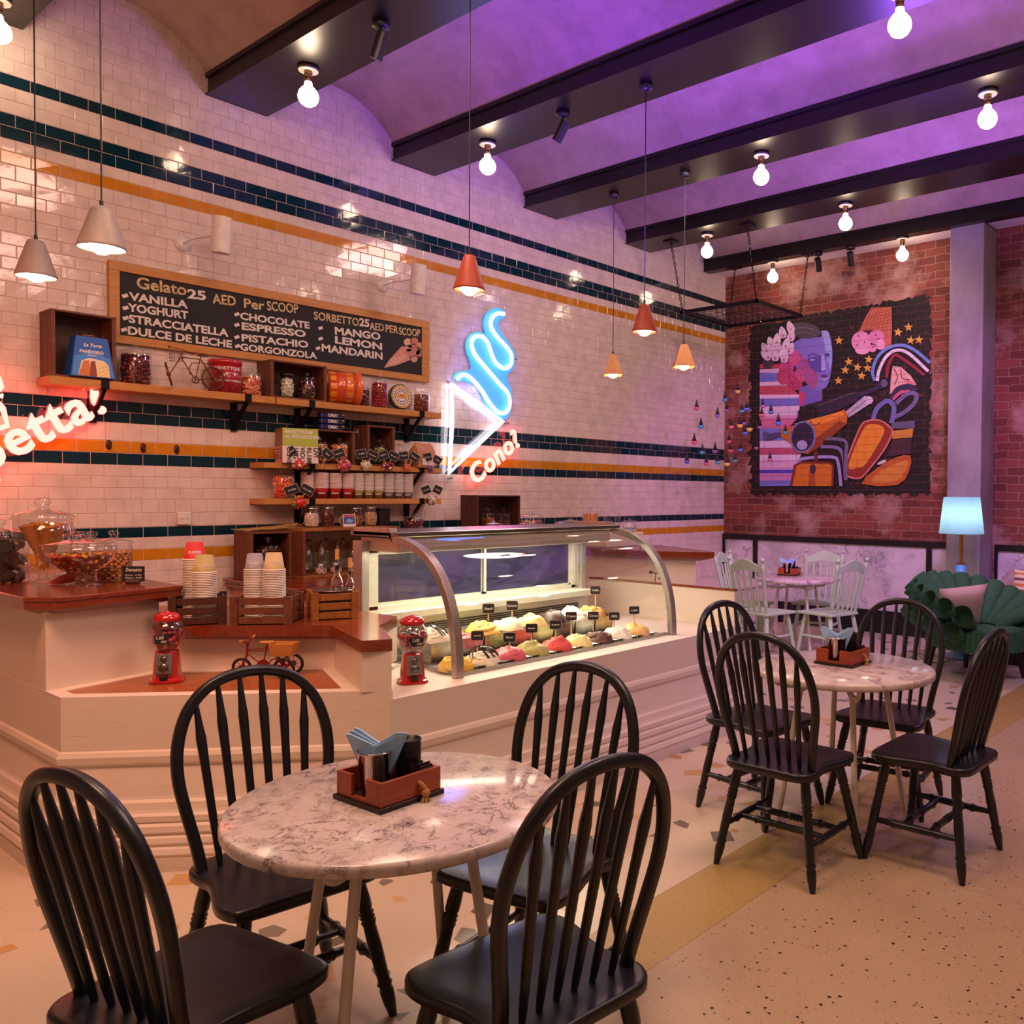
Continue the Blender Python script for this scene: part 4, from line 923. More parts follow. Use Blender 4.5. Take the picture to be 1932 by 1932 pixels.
for k in range(26): st.tube([(-.1+R.uniform(-.02, .2), -.19+R.uniform(-.02, .02), .012+R.uniform(0, .012)), (R.uniform(-.08, .10), .0, .016+R.uniform(0, .02)), (R.uniform(-.06, .1), .20+R.uniform(-.05, .05), .03+R.uniform(-.01, .03))], .0016, 4)
o = st.obj('dried_grass_bundle', plain('straw', 'b08a4c', .8)); o.location = (-6.08, 3.12, 1.262); tag(o, 'dried straw bundle lying on the dark crate', 'dried grass')
# bottles, glasses in the box
botg = glass('bottle_glass', (.93, .95, .93), .07, .6); corkm = plain('cork', 'b08a5c', .8, bump=.3)
def bottle(label, p, r=.037, h=.235, group='glass bottles in the wooden box'):
    o = thing('glass_bottle', label, 'bottle', p, 0, group); b = MB()
    b.shell([(.001, 0), (r, 0), (r, h*.5), (r*.82, h*.66), (r*.42, h*.80), (r*.36, h*.94), (r*.42, h*.955), (r*.4, h)], 18); b.obj('glass_body', botg, o)
    b = MB(); b.lathe([(0, h*.97), (r*.40, h*.97), (r*.40, h*1.03), (0, h*1.03)], 12); b.obj('stopper', plain('cap_bronze', '7a5a3a', .4, .6), o); return o
for y, x, n in ((3.36, -5.97, 'front row, leftmost'), (3.475, -5.97, 'front row, second from the left'), (3.60, -5.97, 'front row, third from the left'), (3.73, -5.97, 'front row, half hidden by the case'), (3.47, -6.14, 'back row, leftmost'), (3.61, -6.14, 'back row, middle'), (3.75, -6.14, 'back row, beside the red case frame')):
    bottle(f'clear glass bottle in the wooden box, {n}', (x, y, .951))
for y, n in ((3.415, 'left'), (3.535, 'middle'), (3.68, 'right')):
    set_jar(f'{n} small squat glass jar at the front of the bottle box', f'pink and white sugar pieces in the {n} small jar', (-5.885, y, .951), .042, .075, 'dark' if 0 else 'clip', 'ball', ['d8b0a8', 'c87a70', 'e8d8cc'], .006, .03, 30+int(y*100), 'cyl', 'small jars in the bottle box')
# items on top of the box
ZT = 1.287
set_jar('clip-top glass jar of white sugar pearls on the bottle box', 'white sugar pearls in the clip-top jar', (-6.08, 3.455, ZT), .056, .155, 'clip', 'ball', ['e8d8cc', 'd8c4b8'], .006, .095, 41, 'round', 'clip-top jars on the bottle box')
set_jar('clip-top glass jar of dark red jam sweets on the bottle box', 'dark red jam sweets in the clip-top jar', (-6.08, 3.585, ZT), .053, .155, 'clip', 'chunk', ['5a1c12', '7a2a18'], .010, .11, 42, 'round', 'clip-top jars on the bottle box')
set_jar('clip-top glass jar of brown nuts behind the postcard', 'brown nuts in the clip-top jar behind the postcard', (-6.10, 3.83, ZT), .056, .15, 'clip', 'ball', ['7a4a28', '96643a'], .008, .075, 43, 'round', 'clip-top jars on the bottle box')
set_jar('clip-top glass jar of pale oats beside the black canister', 'pale oat flakes in the clip-top jar', (-6.08, 3.95, ZT), .052, .155, 'clip', 'ball', ['c8a87c', 'd8bc94', 'b08c5c'], .006, .095, 44, 'round', 'clip-top jars on the bottle box')
o = thing('canister', 'black coffee canister with side clip on the bottle box', 'canister', (-6.08, 4.055, ZT)); b = MB(); b.box((-.045, -.045, 0), (.045, .045, .12), .006); b.obj('body', plain('canister_black', '2a2426', .35, .4), o)
b = MB(); b.box((-.047, -.047, .12), (.047, .047, .138), .005); b.obj('lid', matblack, o); b = MB(); b.tube([(.02, .046, .115), (.02, .062, .09), (.02, .047, .06)], .004, 6); b.obj('clip', steel, o)
o = thing('postcard', 'small framed postcard with blue picture and rope handles on the bottle box', 'postcard', (-5.97, 3.70, ZT)); o.rotation_euler = (0, -.12, 0)
b = MB(); b.col = lin('d8d0c8'); b.box((-.004, -.052, 0), (0, .052, .095)); b.col = lin('3c5a9c'); b.flat([(.0003, -.046, .022), (.0003, .046, .022), (.0003, .046, .09), (.0003, -.046, .09)]); b.col = lin('b0446a'); b.flat([(.0005, -.046, .076), (.0005, .046, .068), (.0005, .046, .09), (.0005, -.046, .09)]); b.col = lin('8ab0d8'); b.flat([(.0006, -.03, .035), (.03*0+.0006, .02, .03), (.0006, .035, .05), (.0006, -.01, .06)]); b.obj('card', paint(), o)
for s in (-1, 1): b = MB(); b.tube([(-.005, s*.055, .01), (-.005, s*.075, .03), (-.005, s*.075, .06), (-.005, s*.055, .08)], .005, 6); b.obj('rope_handle', plain('rope', 'a87c48', .9, bump=.5, scale=90), o)
set_jar('faceted glass jar of dark cherries behind the left corner of the case', 'dark cherries in the faceted jar', (-5.9, 4.22, 1.17+.065), .078, .15, 'knob', 'ball', ['4a0e14', '6a1a20', '30080c'], .011, .085, 45)
o = thing('jar_stand', 'small wooden riser under the cherry jar on the back counter', 'riser', (-5.9, 4.22, .931)); b = MB(); b.box((-.12, -.12, .285), (.12, .12, .303), .002); b.obj('top_board', crw_l, o)
for x in (-.1, .1):
    b = MB(); b.box((x-.012, -.11, 0), (x+.012, .11, .285), .002); b.obj('side_board', crw, o)
ZP = 1.1915; ZP2 = 1.2155; GP = 'sweet jars behind the case roof'
set_jar('glass jar of amber sweets in the left of the large plinth crate', 'amber sweets in the left crate jar behind the case', (-6.0, 5.07, 1.2035), .062, .22, 'knob', 'chunk', ['8a4a1c', 'b0702c', '6a2c14'], .013, .12, 51, 'cyl', GP)
set_jar('glass jar of red-brown sweets in the right of the large plinth crate', 'red-brown sweets in the right crate jar behind the case', (-6.0, 5.25, 1.2035), .064, .215, 'knob', 'chunk', ['6a241c', '8a3a2c', '4a1a14'], .013, .09, 52, 'cyl', GP)
set_jar('wide glass jar of orange sweets right of the plinth crate', 'orange sweets in the wide jar right of the plinth crate', (-5.60, 5.215, ZP), .101, .215, 'knob', 'chunk', ['b05a2c', 'c8783c', '7a3a1c'], .015, .115, 53, 'round', GP)
set_jar('low glass jar of white twists in front of the plinth crate', 'white sugar twists in the low jar', (-5.40, 4.625, ZP), .062, .143, 'knob', 'disc', ['d8ccd4', 'f0e8ec'], .014, .06, 54, 'round', GP)
set_jar('low glass jar in front of the wide orange jar', 'pale violet sweets in the low jar in front', (-5.40, 4.98, ZP), .069, .138, 'knob', 'ball', ['a88cb8', 'c0a8c8'], .012, .05, 55, 'round', GP)
o = thing('cake_dome', 'wide clear glass cake dome with knob behind the case', 'cake dome', (-5.47, 5.57, ZP2)); b = MB(); b.shell([(.15, 0), (.15, .01), (.14, .02), (.001, .022)], 28); b.obj('plate', jarg, o)
b = MB(); b.shell([(.138, .022), (.142, .07), (.12, .085), (.03, .098), (.014, .11), (.022, .128), (.02, .148), (.001, .15)], 28); b.obj('dome', jarg, o)
jar('glass jar of tan biscuit sticks behind the case', (-5.28, 5.622, ZP2), .073, .215, 'knob', 'cyl', GP)
for k in range(11):
    a = 2*PI*k/11; o = MB().box((-.012, -.012, 0), (.012, .012, .155), .003).obj('biscuit_stick', plain('biscuit', 'c8844c', .7, bump=.3)); o.location = (-5.28+.050*math.cos(a), 5.622+.050*math.sin(a), ZP2+.007); o.rotation_euler = (0, 0, a); tag(o, 'long tan biscuit stick standing in the jar behind the case', 'biscuit', 'biscuit sticks in the jar')
set_jar('glass jar with pink and white twists behind the case', 'pink and white twists at the bottom of their jar', (-5.07, 5.673, ZP2), .074, .218, 'knob', 'disc', ['d8708a', 'f0dce0', 'e8a8b4'], .02, .06, 56, 'cyl', GP)
set_jar('rounded glass jar furthest right behind the case', 'clear sugar drops in the furthest right jar', (-4.955, 5.775, ZP2), .064, .125, 'knob', 'ball', ['b8b0b8', 'd8d0d4'], .013, .05, 57, 'round', GP)
o = thing('counter_sign', 'tiny black chalk sign on the corner counter top', 'sign', (-4.70, 5.62, 1.1005), .6); b = MB(); b.box((-.002, -.035, 0), (.002, .035, .09), .001); b.obj('board', chalk, o)
# ------------------------------------------------------------ boxes and tins on the shelves
P_ = paint()
def facet(b, col, pts): b.col = lin(col); b.flat([Vector(p) for p in pts])
o = thing('cake_box', 'tall tapering blue cake box standing inside the left shelf crate', 'box', (-6.13, 2.03, 2.2405), 0)
b = MB(); b.col = lin('1d5cb8'); w0, w1, d0, d1, h = .12, .085, .07, .05, .245
b.add([(-d0, -w0, 0), (d0, -w0, 0), (d0, w0, 0), (-d0, w0, 0), (-d1, -w1, h), (d1, -w1, h), (d1, w1, h), (-d1, w1, h)], [[3, 2, 1, 0], [4, 5, 6, 7], [0, 1, 5, 4], [1, 2, 6, 5], [2, 3, 7, 6], [3, 0, 4, 7]])
fx = lambda y, z, e=0: (d0-(d0-d1)*z/h+.0006+e, y, z)
facet(b, '3f86d8', [fx(-.112, .004), fx(-.095, .12), fx(.0, .16), fx(.095, .12), fx(.112, .004)])
facet(b, 'e8d8c0', [fx(-.06, .095, .0003), fx(-.02, .115, .0003), fx(.06, .105, .0003), fx(.085, .08, .0003), fx(.09, .005, .0003), fx(-.08, .005, .0003)])
facet(b, 'c8742c', [fx(-.08, .004, .0006), fx(-.05, .095, .0006), fx(-.02, .10, .0006), fx(-.01, .004, .0006)])
facet(b, '8a3a24', [fx(-.02, .004, .0009), fx(-.012, .095, .0009), fx(.012, .10, .0009), fx(.022, .004, .0009)])
facet(b, 'ecd48a', [fx(.018, .004, .0012), fx(.035, .09, .0012), fx(.075, .085, .0012), fx(.092, .004, .0012)])
for k in range(26):
    y, z = .03+.05*((k*7) % 10)/10+.004, .01+.07*((k*3) % 13)/13; facet(b, '3a2016', [fx(y, z, .0015), fx(y+.004, z+.001, .0015), fx(y+.003, z+.005, .0015)])
b.obj('carton', P_, o)
b = MB(); T = frame((d0+.002, 0, 0), (0, 1, 0), (-(d0-d1), 0, h)); text(b, 'PANDORO', .026, T @ Matrix.Translation((-.005, .145, 0)), .0012, .0003, 0, 'CENTER'); text(b, 'classico', .016, T @ Matrix.Translation((-.005, .128, 0)), .0004, .0003, .25, 'CENTER'); text(b, 'La Torta', .028, T @ Matrix.Translation((0, .185, 0)), .001, .0003, .3, 'CENTER'); b.obj('lettering', white, o)
b = MB(); b.tube([(0, -.04, h), (0, -.02, h+.016), (0, .02, h+.016), (0, .04, h)], .003, 5); b.obj('carry_ribbon', plain('ribbon', 'a06a3c', .6), o)
# red round tin
o = thing('cake_tin', 'tall round red tin lettered PANETTONE behind the model bicycle', 'tin', (-6.185, 2.875, Z1))
b = MB(); b.col = lin('9c1420'); b.lathe([(.106, 0), (.106, .20)], 36); b.col = lin('b8202c'); b.lathe([(.109, .198), (.109, .222), (.10, .228), (0, .228)], 36); b.obj('body', paint('tin_paint', .25, .5), o)
b = MB()
def wrap(b, txt, rad, z, size, a0, step, bold=.001):
    for k, ch in enumerate(txt):
        a = a0+k*step; text(b, ch, size, frame((rad*math.cos(a), rad*math.sin(a), z), (-math.sin(a), math.cos(a), 0), (0, 0, 1)), bold, .0003, 0, 'CENTER')
wrap(b, 'PANETTONE', .1065, .155, .03, -1.0, .19); wrap(b, 'cioccolato', .1065, .13, .012, -.35, .085); wrap(b, 'ALTA PASTICCERIA', .1065, .075, .016, -1.0, .11); b.obj('lettering', white, o)
# patterned tins
def pattern_disc(b, c, ax, rings):
    ax = Vector(ax); x = ax.orthogonal().normalized(); y = ax.cross(x)
    for e, (r, col, n) in enumerate(rings):
        if n == 0: facet(b, col, [Vector(c)+ax*(.0004*(e+1))+(x*math.cos(2*PI*k/28)+y*math.sin(2*PI*k/28))*r for k in range(28)])
        else:
            for k in range(n):
                a = 2*PI*k/n; w_ = PI/n*.62; q = lambda rr, aa: Vector(c)+ax*(.0004*(e+1))+(x*math.cos(aa)+y*math.sin(aa))*rr
                facet(b, col, [q(r*.55, a), q(r*.85, a-w_), q(r, a), q(r*.85, a+w_)])
o = thing('patterned_tin', 'orange patterned drum tin lying on its side on the upper shelf', 'tin', (-6.15, 3.75, Z1+.125), -.35)
b = MB(); b.T = Matrix.Rotation(-PI/2, 4, 'X'); b.col = lin('d2541c'); b.lathe([(0, -.11), (.122, -.11), (.122, .085)], 40); b.col = lin('e06a2c'); b.lathe([(.125, .08), (.125, .125), (.115, .13), (.06, .122), (0, .12)], 40)
for ring in range(3):
    for k in range(12):
        a = 2*PI*k/12+(ring % 2)*.26; z = -.085+ring*.06; b.col = lin(('f0a820', '1c3c5c', 'a82018')[(k+ring) % 3]); q = lambda da, dz, e=0: (.1226*math.cos(a+da)+e, .1226*math.sin(a+da), z+dz)
        if ring == 1: b.flat([Vector(q(-.22, 0)), Vector(q(0, .02)), Vector(q(.22, 0)), Vector(q(0, -.02))])
        else:
            for m in range(8):
                t0 = 2*PI*m/8; b.col = lin('f4b43c' if m % 2 else 'e88a1c'); b.flat([Vector(q(0, 0)), Vector(q(.17*math.cos(t0-.3), .022*math.sin(t0-.3))), Vector(q(.22*math.cos(t0), .027*math.sin(t0))), Vector(q(.17*math.cos(t0+.3), .022*math.sin(t0+.3)))])
b.T = None; pattern_disc(b, (0, .1302, 0), (0, 1, 0), [(.112, 'c23c20', 0), (.108, 'f0b848', 18), (.07, '2c4c8c', 0), (.066, 'f4d890', 12), (.035, 'd05020', 0)])
b.obj('drum', paint('tin_paint', .25, .5), o)
o = thing('patterned_tin', 'round flat tin with sunburst lid leaning on the wall of the upper shelf', 'tin', (-6.16, 4.275, Z1+.104), 0)
o.rotation_euler = (0, -.12, 0)
b = MB(); b.T = Matrix.Rotation(PI/2, 4, 'Y'); b.col = lin('2c4450'); b.lathe([(0, -.02), (.103, -.02), (.103, .018), (.097, .022), (0, .022)], 40); b.T = None
pattern_disc(b, (.0222, 0, 0), (1, 0, 0), [(.095, 'd8b858', 0), (.094, 'b83020', 20), (.080, 'e8dcc0', 0), (.078, '2c6c5c', 24), (.062, 'c8502c', 0), (.058, 'f0e8d8', 0), (.056, '26345c', 14)])
facet(b, 'e0a850', [(.0265, -.045, -.015), (.0265, .045, -.015), (.0265, .052, .022), (.0265, -.052, .022)]); b.obj('lid', paint('tin_paint', .25, .5), o)
b = MB(); text(b, 'Dolce', .02, frame((.027, 0, .004), (0, 1, 0), (0, 0, 1)), .0004, .0003, .2, 'CENTER'); text(b, 'Torrone', .015, frame((.027, 0, -.010), (0, 1, 0), (0, 0, 1)), .0003, .0003, .2, 'CENTER'); b.obj('lettering', plain('tin_red', '8a2018', .5), o)
# model bicycle leaning on the shelf
wire = plain('bronze_wire', '6a4028', .4, .7)
def wheel(b, c, r, ax, spokes, t=.006):
    ax = Vector(ax).normalized(); x = ax.orthogonal().normalized(); y = ax.cross(x); c = Vector(c); b.torus(c, r, t, ax, 28, 6); b.cyl(c-ax*.012, c+ax*.012, r*.13, n=10)
    for k in range(spokes):
        a = 2*PI*k/spokes; b.tube([c, c+(x*math.cos(a)+y*math.sin(a))*r], .0014, 4, cap=False)
o = thing('model_bicycle', 'bronze wire model bicycle with basket on the shelf under the menu board', 'bicycle model', (-6.075, 2.61, Z1))
b = MB(); wheel(b, (0, .135, .081), .075, (1, .1, 0), 24); b.obj('rear_wheel', wire, o)
b = MB(); wheel(b, (.012, -.150, .078), .075, (.42, .9, .25), 24); b.obj('front_wheel', wire, o)
b = MB(); hd = (0, -.07, .20)
for pts in ([(0, .02, .06), hd], [(0, .02, .06), (0, .055, .22)], [(0, .135, .081), (0, .055, .20)], [(0, .135, .081), (0, .02, .06)], [(0, .055, .20), hd], [(0, -.06, .24), (0, -.07, .20), (.006, -.13, .10), (.012, -.15, .078)], [(0, .05, .175), (0, .0, .17), (0, -.02, .13), (0, -.01, .09)]): b.tube(pts, .0035, 6)
b.tube([(.05, -.02, .225), (0, -.06, .25), (-.05, -.12, .265)], .003, 6); b.ball((.05, -.02, .225), .009, 8, 5); b.ball((-.05, -.12, .265), .009, 8, 5)
b.torus((.005, .02, .06), .022, .004, (1, 0, 0), 14, 5); b.tube([(0, .05, .18), (0, .10, .175), (0, .16, .14)], .003, 6); b.tube([(.02, .02, .06), (.03, .0, .03)], .003, 5); b.obj('frame', wire, o)
b = MB(); b.box((-.012, .035, .222), (.012, .10, .230), .003); b.obj('saddle', plain('saddle_brown', '5a2416', .5), o)
b = MB()
for z in (.17, .19, .215): b.tube([(.045, -.13, z), (.045, -.07, z), (-.03, -.07, z), (-.03, -.13, z)], .0016, 4, closed=True)
for q in ((.045, -.13), (.045, -.1), (.045, -.07), (0, -.07), (-.03, -.07), (-.03, -.1), (-.03, -.13), (0, -.13)): b.tube([(q[0], q[1], .215), (q[0]*.8, -.1+(q[1]+.1)*.8, .168)], .0014, 4)
b.obj('basket', wire, o)
# middle shelf boxes
o = thing('cake_box', 'green and white box lettered PANETTONE AL PISTACCHIO on the middle shelf', 'box', (-6.10, 3.355, 1.7585), -.2)
b = MB(); b.col = lin('e0d8d0'); b.box((-.10, -.125, 0), (.075, .125, .12)); b.col = lin('a9bb4a'); b.box((-.10, -.125, .12), (.075, .125, .252)); b.col = lin('9a6038'); b.flat([Vector(p) for p in ((-.1, -.1255, .12), (.075, -.1255, .12), (.075, -.1255, .252), (-.1, -.1255, .252))])
b.col = lin('e09a94'); b.flat([Vector(p) for p in ((-.1, -.1255, 0), (.075, -.1255, 0), (.075, -.1255, .12), (-.1, -.1255, .12))]); b.obj('carton', P_, o)
b = MB(); T = lambda y, z: frame((.0756, y, z), (0, 1, 0), (0, 0, 1)); text(b, 'PANETTONE', .034, T(-.11, .215), .0014, .0005); text(b, 'AL PISTACCHIO', .034, T(-.11, .18), .0014, .0005); b.obj('lettering', white, o)
b = MB(); rl = random.Random(4)
for k, s_ in enumerate(('OLIVIERI', '1882', 'VIOLI', 'RL188', 'LIVI')):
    b = MB(); text(b, s_, .045, frame((.0757, -.095+k*.047, .115), (0, 0, -1), (0, 1, 0)), .0012, .0003); b.obj('black_lettering', matblack, o)
for k, s_ in enumerate(('1188', '21VI', 'IOL8')): b = MB(); text(b, s_, .045, frame((-.085+k*.055, -.1258, .112), (0, 0, -1), (1, 0, 0)), .0012, .0003); b.obj('black_lettering', matblack, o)
blue = plain('pack_blue', '1d2458', .3)
for k in range(3):
    o = thing('biscuit_pack', f'navy blue biscuit pack lettered OREO, {("lowest", "middle", "topmost")[k]} of the stack on the crate', 'biscuit pack', (-6.15, 3.655, 2.0215+k*.0445), 0, 'biscuit packs stacked on the crate')
    b = MB(); b.box((-.03, -.098, .001), (.03, .098, .043), .007); b.obj('wrapper', blue, o)
    b = MB(); text(b, 'OREO', .032, frame((.0302, -.045, .012), (0, 1, 0), (0, 0, 1)), .0012, .0003); b.obj('lettering', white, o)
    b = MB(); b.col = lin('2a1c1a'); b.flat([Vector((.0306, .055+.02*math.cos(i*PI/8), .018+.014*math.sin(i*PI/8))) for i in range(16)]); b.col = lin('c8a838'); b.flat([Vector(p) for p in ((.0308, .075, .028), (.0308, .092, .03), (.0308, .092, .038), (.0308, .075, .037))]); b.obj('picture', P_, o)
o = thing('paper_bag', 'folded brown paper bag with a white label at the end of the middle shelf', 'bag', (-6.13, 4.47, 1.7585), .12)
b = MB(); vs = []; lev = [(0, .07, .105), (.03, .075, .11), (.09, .07, .112), (.14, .055, .108), (.175, .03, .10), (.20, .012, .085)]
for z, dx, dy in lev:
    for k in range(16):
        a = 2*PI*k/16; c_, s_ = math.cos(a), math.sin(a); q = abs(c_)**6+abs(s_)**6; r = q**(-1/6); vs.append((dx*c_*r*(1+.04*math.sin(5*a+z*60)), dy*s_*r*(1+.03*math.sin(7*a+z*40)), z+.008*math.sin(3*a+z*30)*(z > .05)))
b.add(vs, [[i*16+k, i*16+(k+1) % 16, (i+1)*16+(k+1) % 16, (i+1)*16+k] for i in range(5) for k in range(16)]+[[80+k for k in range(16)], list(range(16))[::-1]]); b.obj('sack', plain('kraft', 'b07a50', .75, bump=.3, scale=20), o)
b = MB(); b.box((.078, -.07, .02), (.0795, .075, .075)); b.obj('label', plain('label_white', 'd8c8d0', .6), o)

# ------------------------------------------------------------ paper cups
rimm = plain('cup_rim', 'e2dad2', .5)
def cup_mesh(name, col, r, h, inverted=False):
    b = MB(); s = -1 if inverted else 1; o = h if inverted else 0
    pr = [(.001, .004), (r*.72, .004), (r*.72, 0), (r*.98, h-.006)]
    b.shell([(x, o+s*z) for x, z in pr], 20); b.mat = 1
    b.shell([(x, o+s*z) for x, z in [(r*.98, h-.007), (r*1.085, h-.005), (r*1.085, h-.001), (r*.98, h), (r*.95, h-.01), (r*.68, .008), (.001, .008)]], 20)
    return b.obj(name, [plain('cup_'+name+col, col, .5), rimm])
cupstk = {'red': 'c22a30', 'gold': 'a99a62', 'grey': '8f8a96'}
def stack(col, p, r, h, n, pitch, inverted, lab, logo=True):
    base = cup_mesh('paper_cup', cupstk[col], r, h, inverted); base.location = p
    tag(base, lab, 'cup', f'{lab} nested')
    for k in range(1, n):
        o = base.copy(); C.objects.link(o); o.location = (p[0], p[1], p[2]+k*pitch)
    if logo:
        k = n-1 if inverted else 0; top = thing('paper_cup', ('topmost' if inverted else 'lowest')+' '+lab.replace('paper cups in', 'cup with printed name in').replace(' on the lowest shelf', '').replace(' on the ledge', ''), 'cup', (p[0], p[1], p[2]+k*pitch), 0, f'{lab} nested')
        vict = [o for o in C.objects if o.type == 'MESH' and o.name.startswith('paper_cup') and (Vector(o.location)-Vector(top.location)).length < 1e-5][-1]
        vict.parent = top; vict.location = (0, 0, 0); vict.name = 'cup_wall'
        for key in ('label', 'category', 'group'): 
            if key in vict: del vict[key]
        b = MB(); a = math.atan2(-p[1], -p[0]) if not inverted else math.atan2(-p[1], -p[0]); a0 = a-.55
        for j, ch in enumerate('Gelateria'):
            an = a0+j*.135 if not inverted else a+.55-j*.135; zz = h*.42 if not inverted else h*.52; rr = r*.72+(r*.26)*(zz/h if not inverted else 1-zz/h)
            sl = r*.26/h*(1 if not inverted else -1); u = Vector((-math.sin(an), math.cos(an), 0)); v = Vector((math.cos(an)*sl, math.sin(an)*sl, 1))
            if inverted: u, v = -u, -v
            text(b, ch, h*.24, frame((rr*1.012*math.cos(an), rr*1.012*math.sin(an), zz), u, v), .0004, .0003, .2, 'CENTER')
        b.obj('lettering', white, top)
ZC = 1.499
for y, x, nm in ((3.475, -6.17, 'hidden leftmost'), (3.565, -6.13, 'second'), (3.675, -6.13, 'third'), (3.782, -6.13, 'rightmost')):
    stack('red', (x, y, ZC), .047, .085, 13, .0092, False, f'red paper cups in the {nm} red stack on the lowest shelf', nm != 'hidden leftmost')
for y, nm in ((3.874, 'left'), (3.963, 'middle'), (4.052, 'right')): stack('gold', (-6.13, y, ZC), .041, .072, 14, .0098, False, f'mustard paper cups in the {nm} yellow stack on the lowest shelf')
for y, nm in ((4.146, 'left'), (4.237, 'middle'), (4.328, 'right')): stack('grey', (-6.13, y, ZC), .041, .062, 15, .0100, False, f'grey-blue paper cups in the {nm} blue stack on the lowest shelf')

# ------------------------------------------------------------ flavour sticks in candy clusters along the shelf edges
def shp(x, y): return atX(490+x*.18634, 760+y*.18634, -6.05)
mixes = {'red and white': ['c83030', 'e8d8d0', 'd04848'], 'pink speckled': ['c85868', '983048', 'e8a0a8'], 'pale toffee': ['d8ccb8', 'b8a890', 'c8b060'], 'dark red striped': ['7a1c24', 'd8c8c8', 'a03040'], 'orange-pink': ['d86848', 'e89878', 'c84040'], 'blue-violet': ['605080', '8878a0', 'a03848'], 'red yellow and green': ['c82820', 'e0b030', '408040'], 'white and brown': ['d8d0c0', '4a3428', 'c8b898']}
clus = [((395, 615), .028, 'red and white'), ((855, 640), .030, 'pink speckled'), ((1075, 635), .026, 'pale toffee'), ((1295, 640), .026, 'dark red striped'), ((1495, 655), .018, 'orange-pink'), ((1733, 668), .018, 'blue-violet'), ((400, 1010), .030, 'red yellow and green'), ((1740, 980), .028, 'white and brown')]
for (cx, cy), r, nm in clus:
    r *= 1.75; c = shp(cx, cy); b = MB(); rr = random.Random(int(cx)); b.col = lin(mixes[nm][0]); b.ball((0, 0, 0), r*.75, 10, 6)
    for k in range(34):
        v = Vector((rr.gauss(0, 1), rr.gauss(0, 1), rr.gauss(0, 1))).normalized()*r*.82; b.col = lin(rr.choice(mixes[nm])); b.ball(v, r*rr.uniform(.16, .26), 7, 4)
    o = b.obj('candy_cluster', paint('candy', .35, .3)); o.location = c; tag(o, f'{nm} candy cluster fixed to the {"lowest" if cy > 800 else "middle"} shelf edge', 'candy cluster', 'candy clusters holding the flavour sticks')
for (sx, sy), (bx_, by_), wd, txt, rot in (((395, 600), (305, 500), .068, 'Amarena', -.62), ((395, 600), (465, 505), .068, 'Ricotta', .45), ((605, 655), (570, 498), .066, 'Olive oil', -.15), ((620, 655), (685, 520), .066, 'Basil', .75), ((850, 620), (800, 513), .064, 'Pistacchio', -.4), ((1050, 620), (1025, 517), .062, 'Truffle', -.2), ((1090, 620), (1140, 530), .066, 'Cioccolato', .42), ((1280, 625), (1248, 530), .062, 'Saffron', -.35), ((1305, 625), (1352, 538), .062, 'Red velvet', .45), ((1485, 645), (1455, 535), .058, 'Yogurt', -.15), ((1505, 650), (1563, 550), .062, 'Banana', .6), ((1725, 660), (1695, 550), .056, 'Tiramisu', -.15), ((1740, 660), (1795, 580), .056, 'Caffe', .55), ((385, 990), (325, 880), .075, 'Cookies', -.35), ((410, 990), (480, 882), .075, 'Caramello', .5), ((1725, 965), (1683, 882), .056, 'Nocciola', -.4), ((1750, 965), (1800, 880), .056, 'Zuppa', .45)):
    p = shp(sx, sy); q = shp(bx_, by_)
    o = thing('flavour_stick', f'small chalk sign on a stick reading {txt}, by the {"lowest" if by_ > 800 else "middle"} shelf', 'sign', p, 0, 'chalk signs on sticks along the shelves')
    d = q-p; b = MB(); b.tube([(0, 0, 0), d], .0032, 4); b.obj('stick', stickm, o)
    T = Matrix.Translation(d+Vector((.008, 0, 0))) @ Matrix.Rotation(PI/2-.72, 4, 'Z') @ Matrix.Rotation(-rot, 4, 'Y') if False else frame(d+Vector((.008, -.004, 0)), (.5*math.cos(rot), .866*math.cos(rot), -math.sin(rot)), (.5*math.sin(rot), .866*math.sin(rot), math.cos(rot)))
    b = MB(); b.T = T; b.mat = 1; wd *= 1.3; b.box((-wd/2, -.034, -.002), (wd/2, .034, .002), .002); b.mat = 0; b.box((-wd/2+.003, -.031, .0015), (wd/2-.003, .031, .0026)); b.obj('board', [chalk, plain('paddle_edge', 'a8a29a', .6)], o)
    b = MB(); text(b, txt, min(.017, wd/len(txt)*1.5), T @ Matrix.Translation((0, -.005, .003)), .0003, .0002, .2, 'CENTER'); b.obj('lettering', white, o)
# ------------------------------------------------------------ on the raised bar block
ZK = 1.1003; GB = 'glass vessels on the bar block'
K = lambda x, y: (x, y, ZK)
jar('large footed glass jar with lid full of waffle cones on the bar block', K(-5.0, 1.455), .125, .415, 'knob', 'foot', GB)
waf = NT('waffle'); ck = waf.n('TexBrick'); waf.put(ck.inputs['Vector'], waf.pos((1, 1, 1))); ck.inputs['Scale'].default_value = 60; ck.inputs['Color1'].default_value = (*lin('c8843c'), 1); ck.inputs['Color2'].default_value = (*lin('b87230'), 1); ck.inputs['Mortar'].default_value = (*lin('8a4c1c'), 1)
waf.set(ck.outputs[0], .7); waf.bump(ck.outputs[1], .5, .004); waf = waf.m
cone0 = MB().shell([(.003, 0), (.018, .09), (.043, .225), (.047, .232), (.042, .226), (.016, .09)], 16).obj('waffle_cone', waf)
cl = [(.055, .0), (.02, .06), (-.05, .035), (-.05, -.04), (.02, -.06), (.0, .0)]
for k, (x, y) in enumerate(cl):
    o = cone0 if k == 0 else cone0.copy()
    if k: C.objects.link(o)
    o.location = (-5.0+x*.30, 1.455+y*.30, ZK+.058); o.rotation_euler = (-y*4.2, x*4.2, k)
    tag(o, 'crisp waffle cone standing in the large footed jar', 'ice cream cone', 'waffle cones in the footed jar')
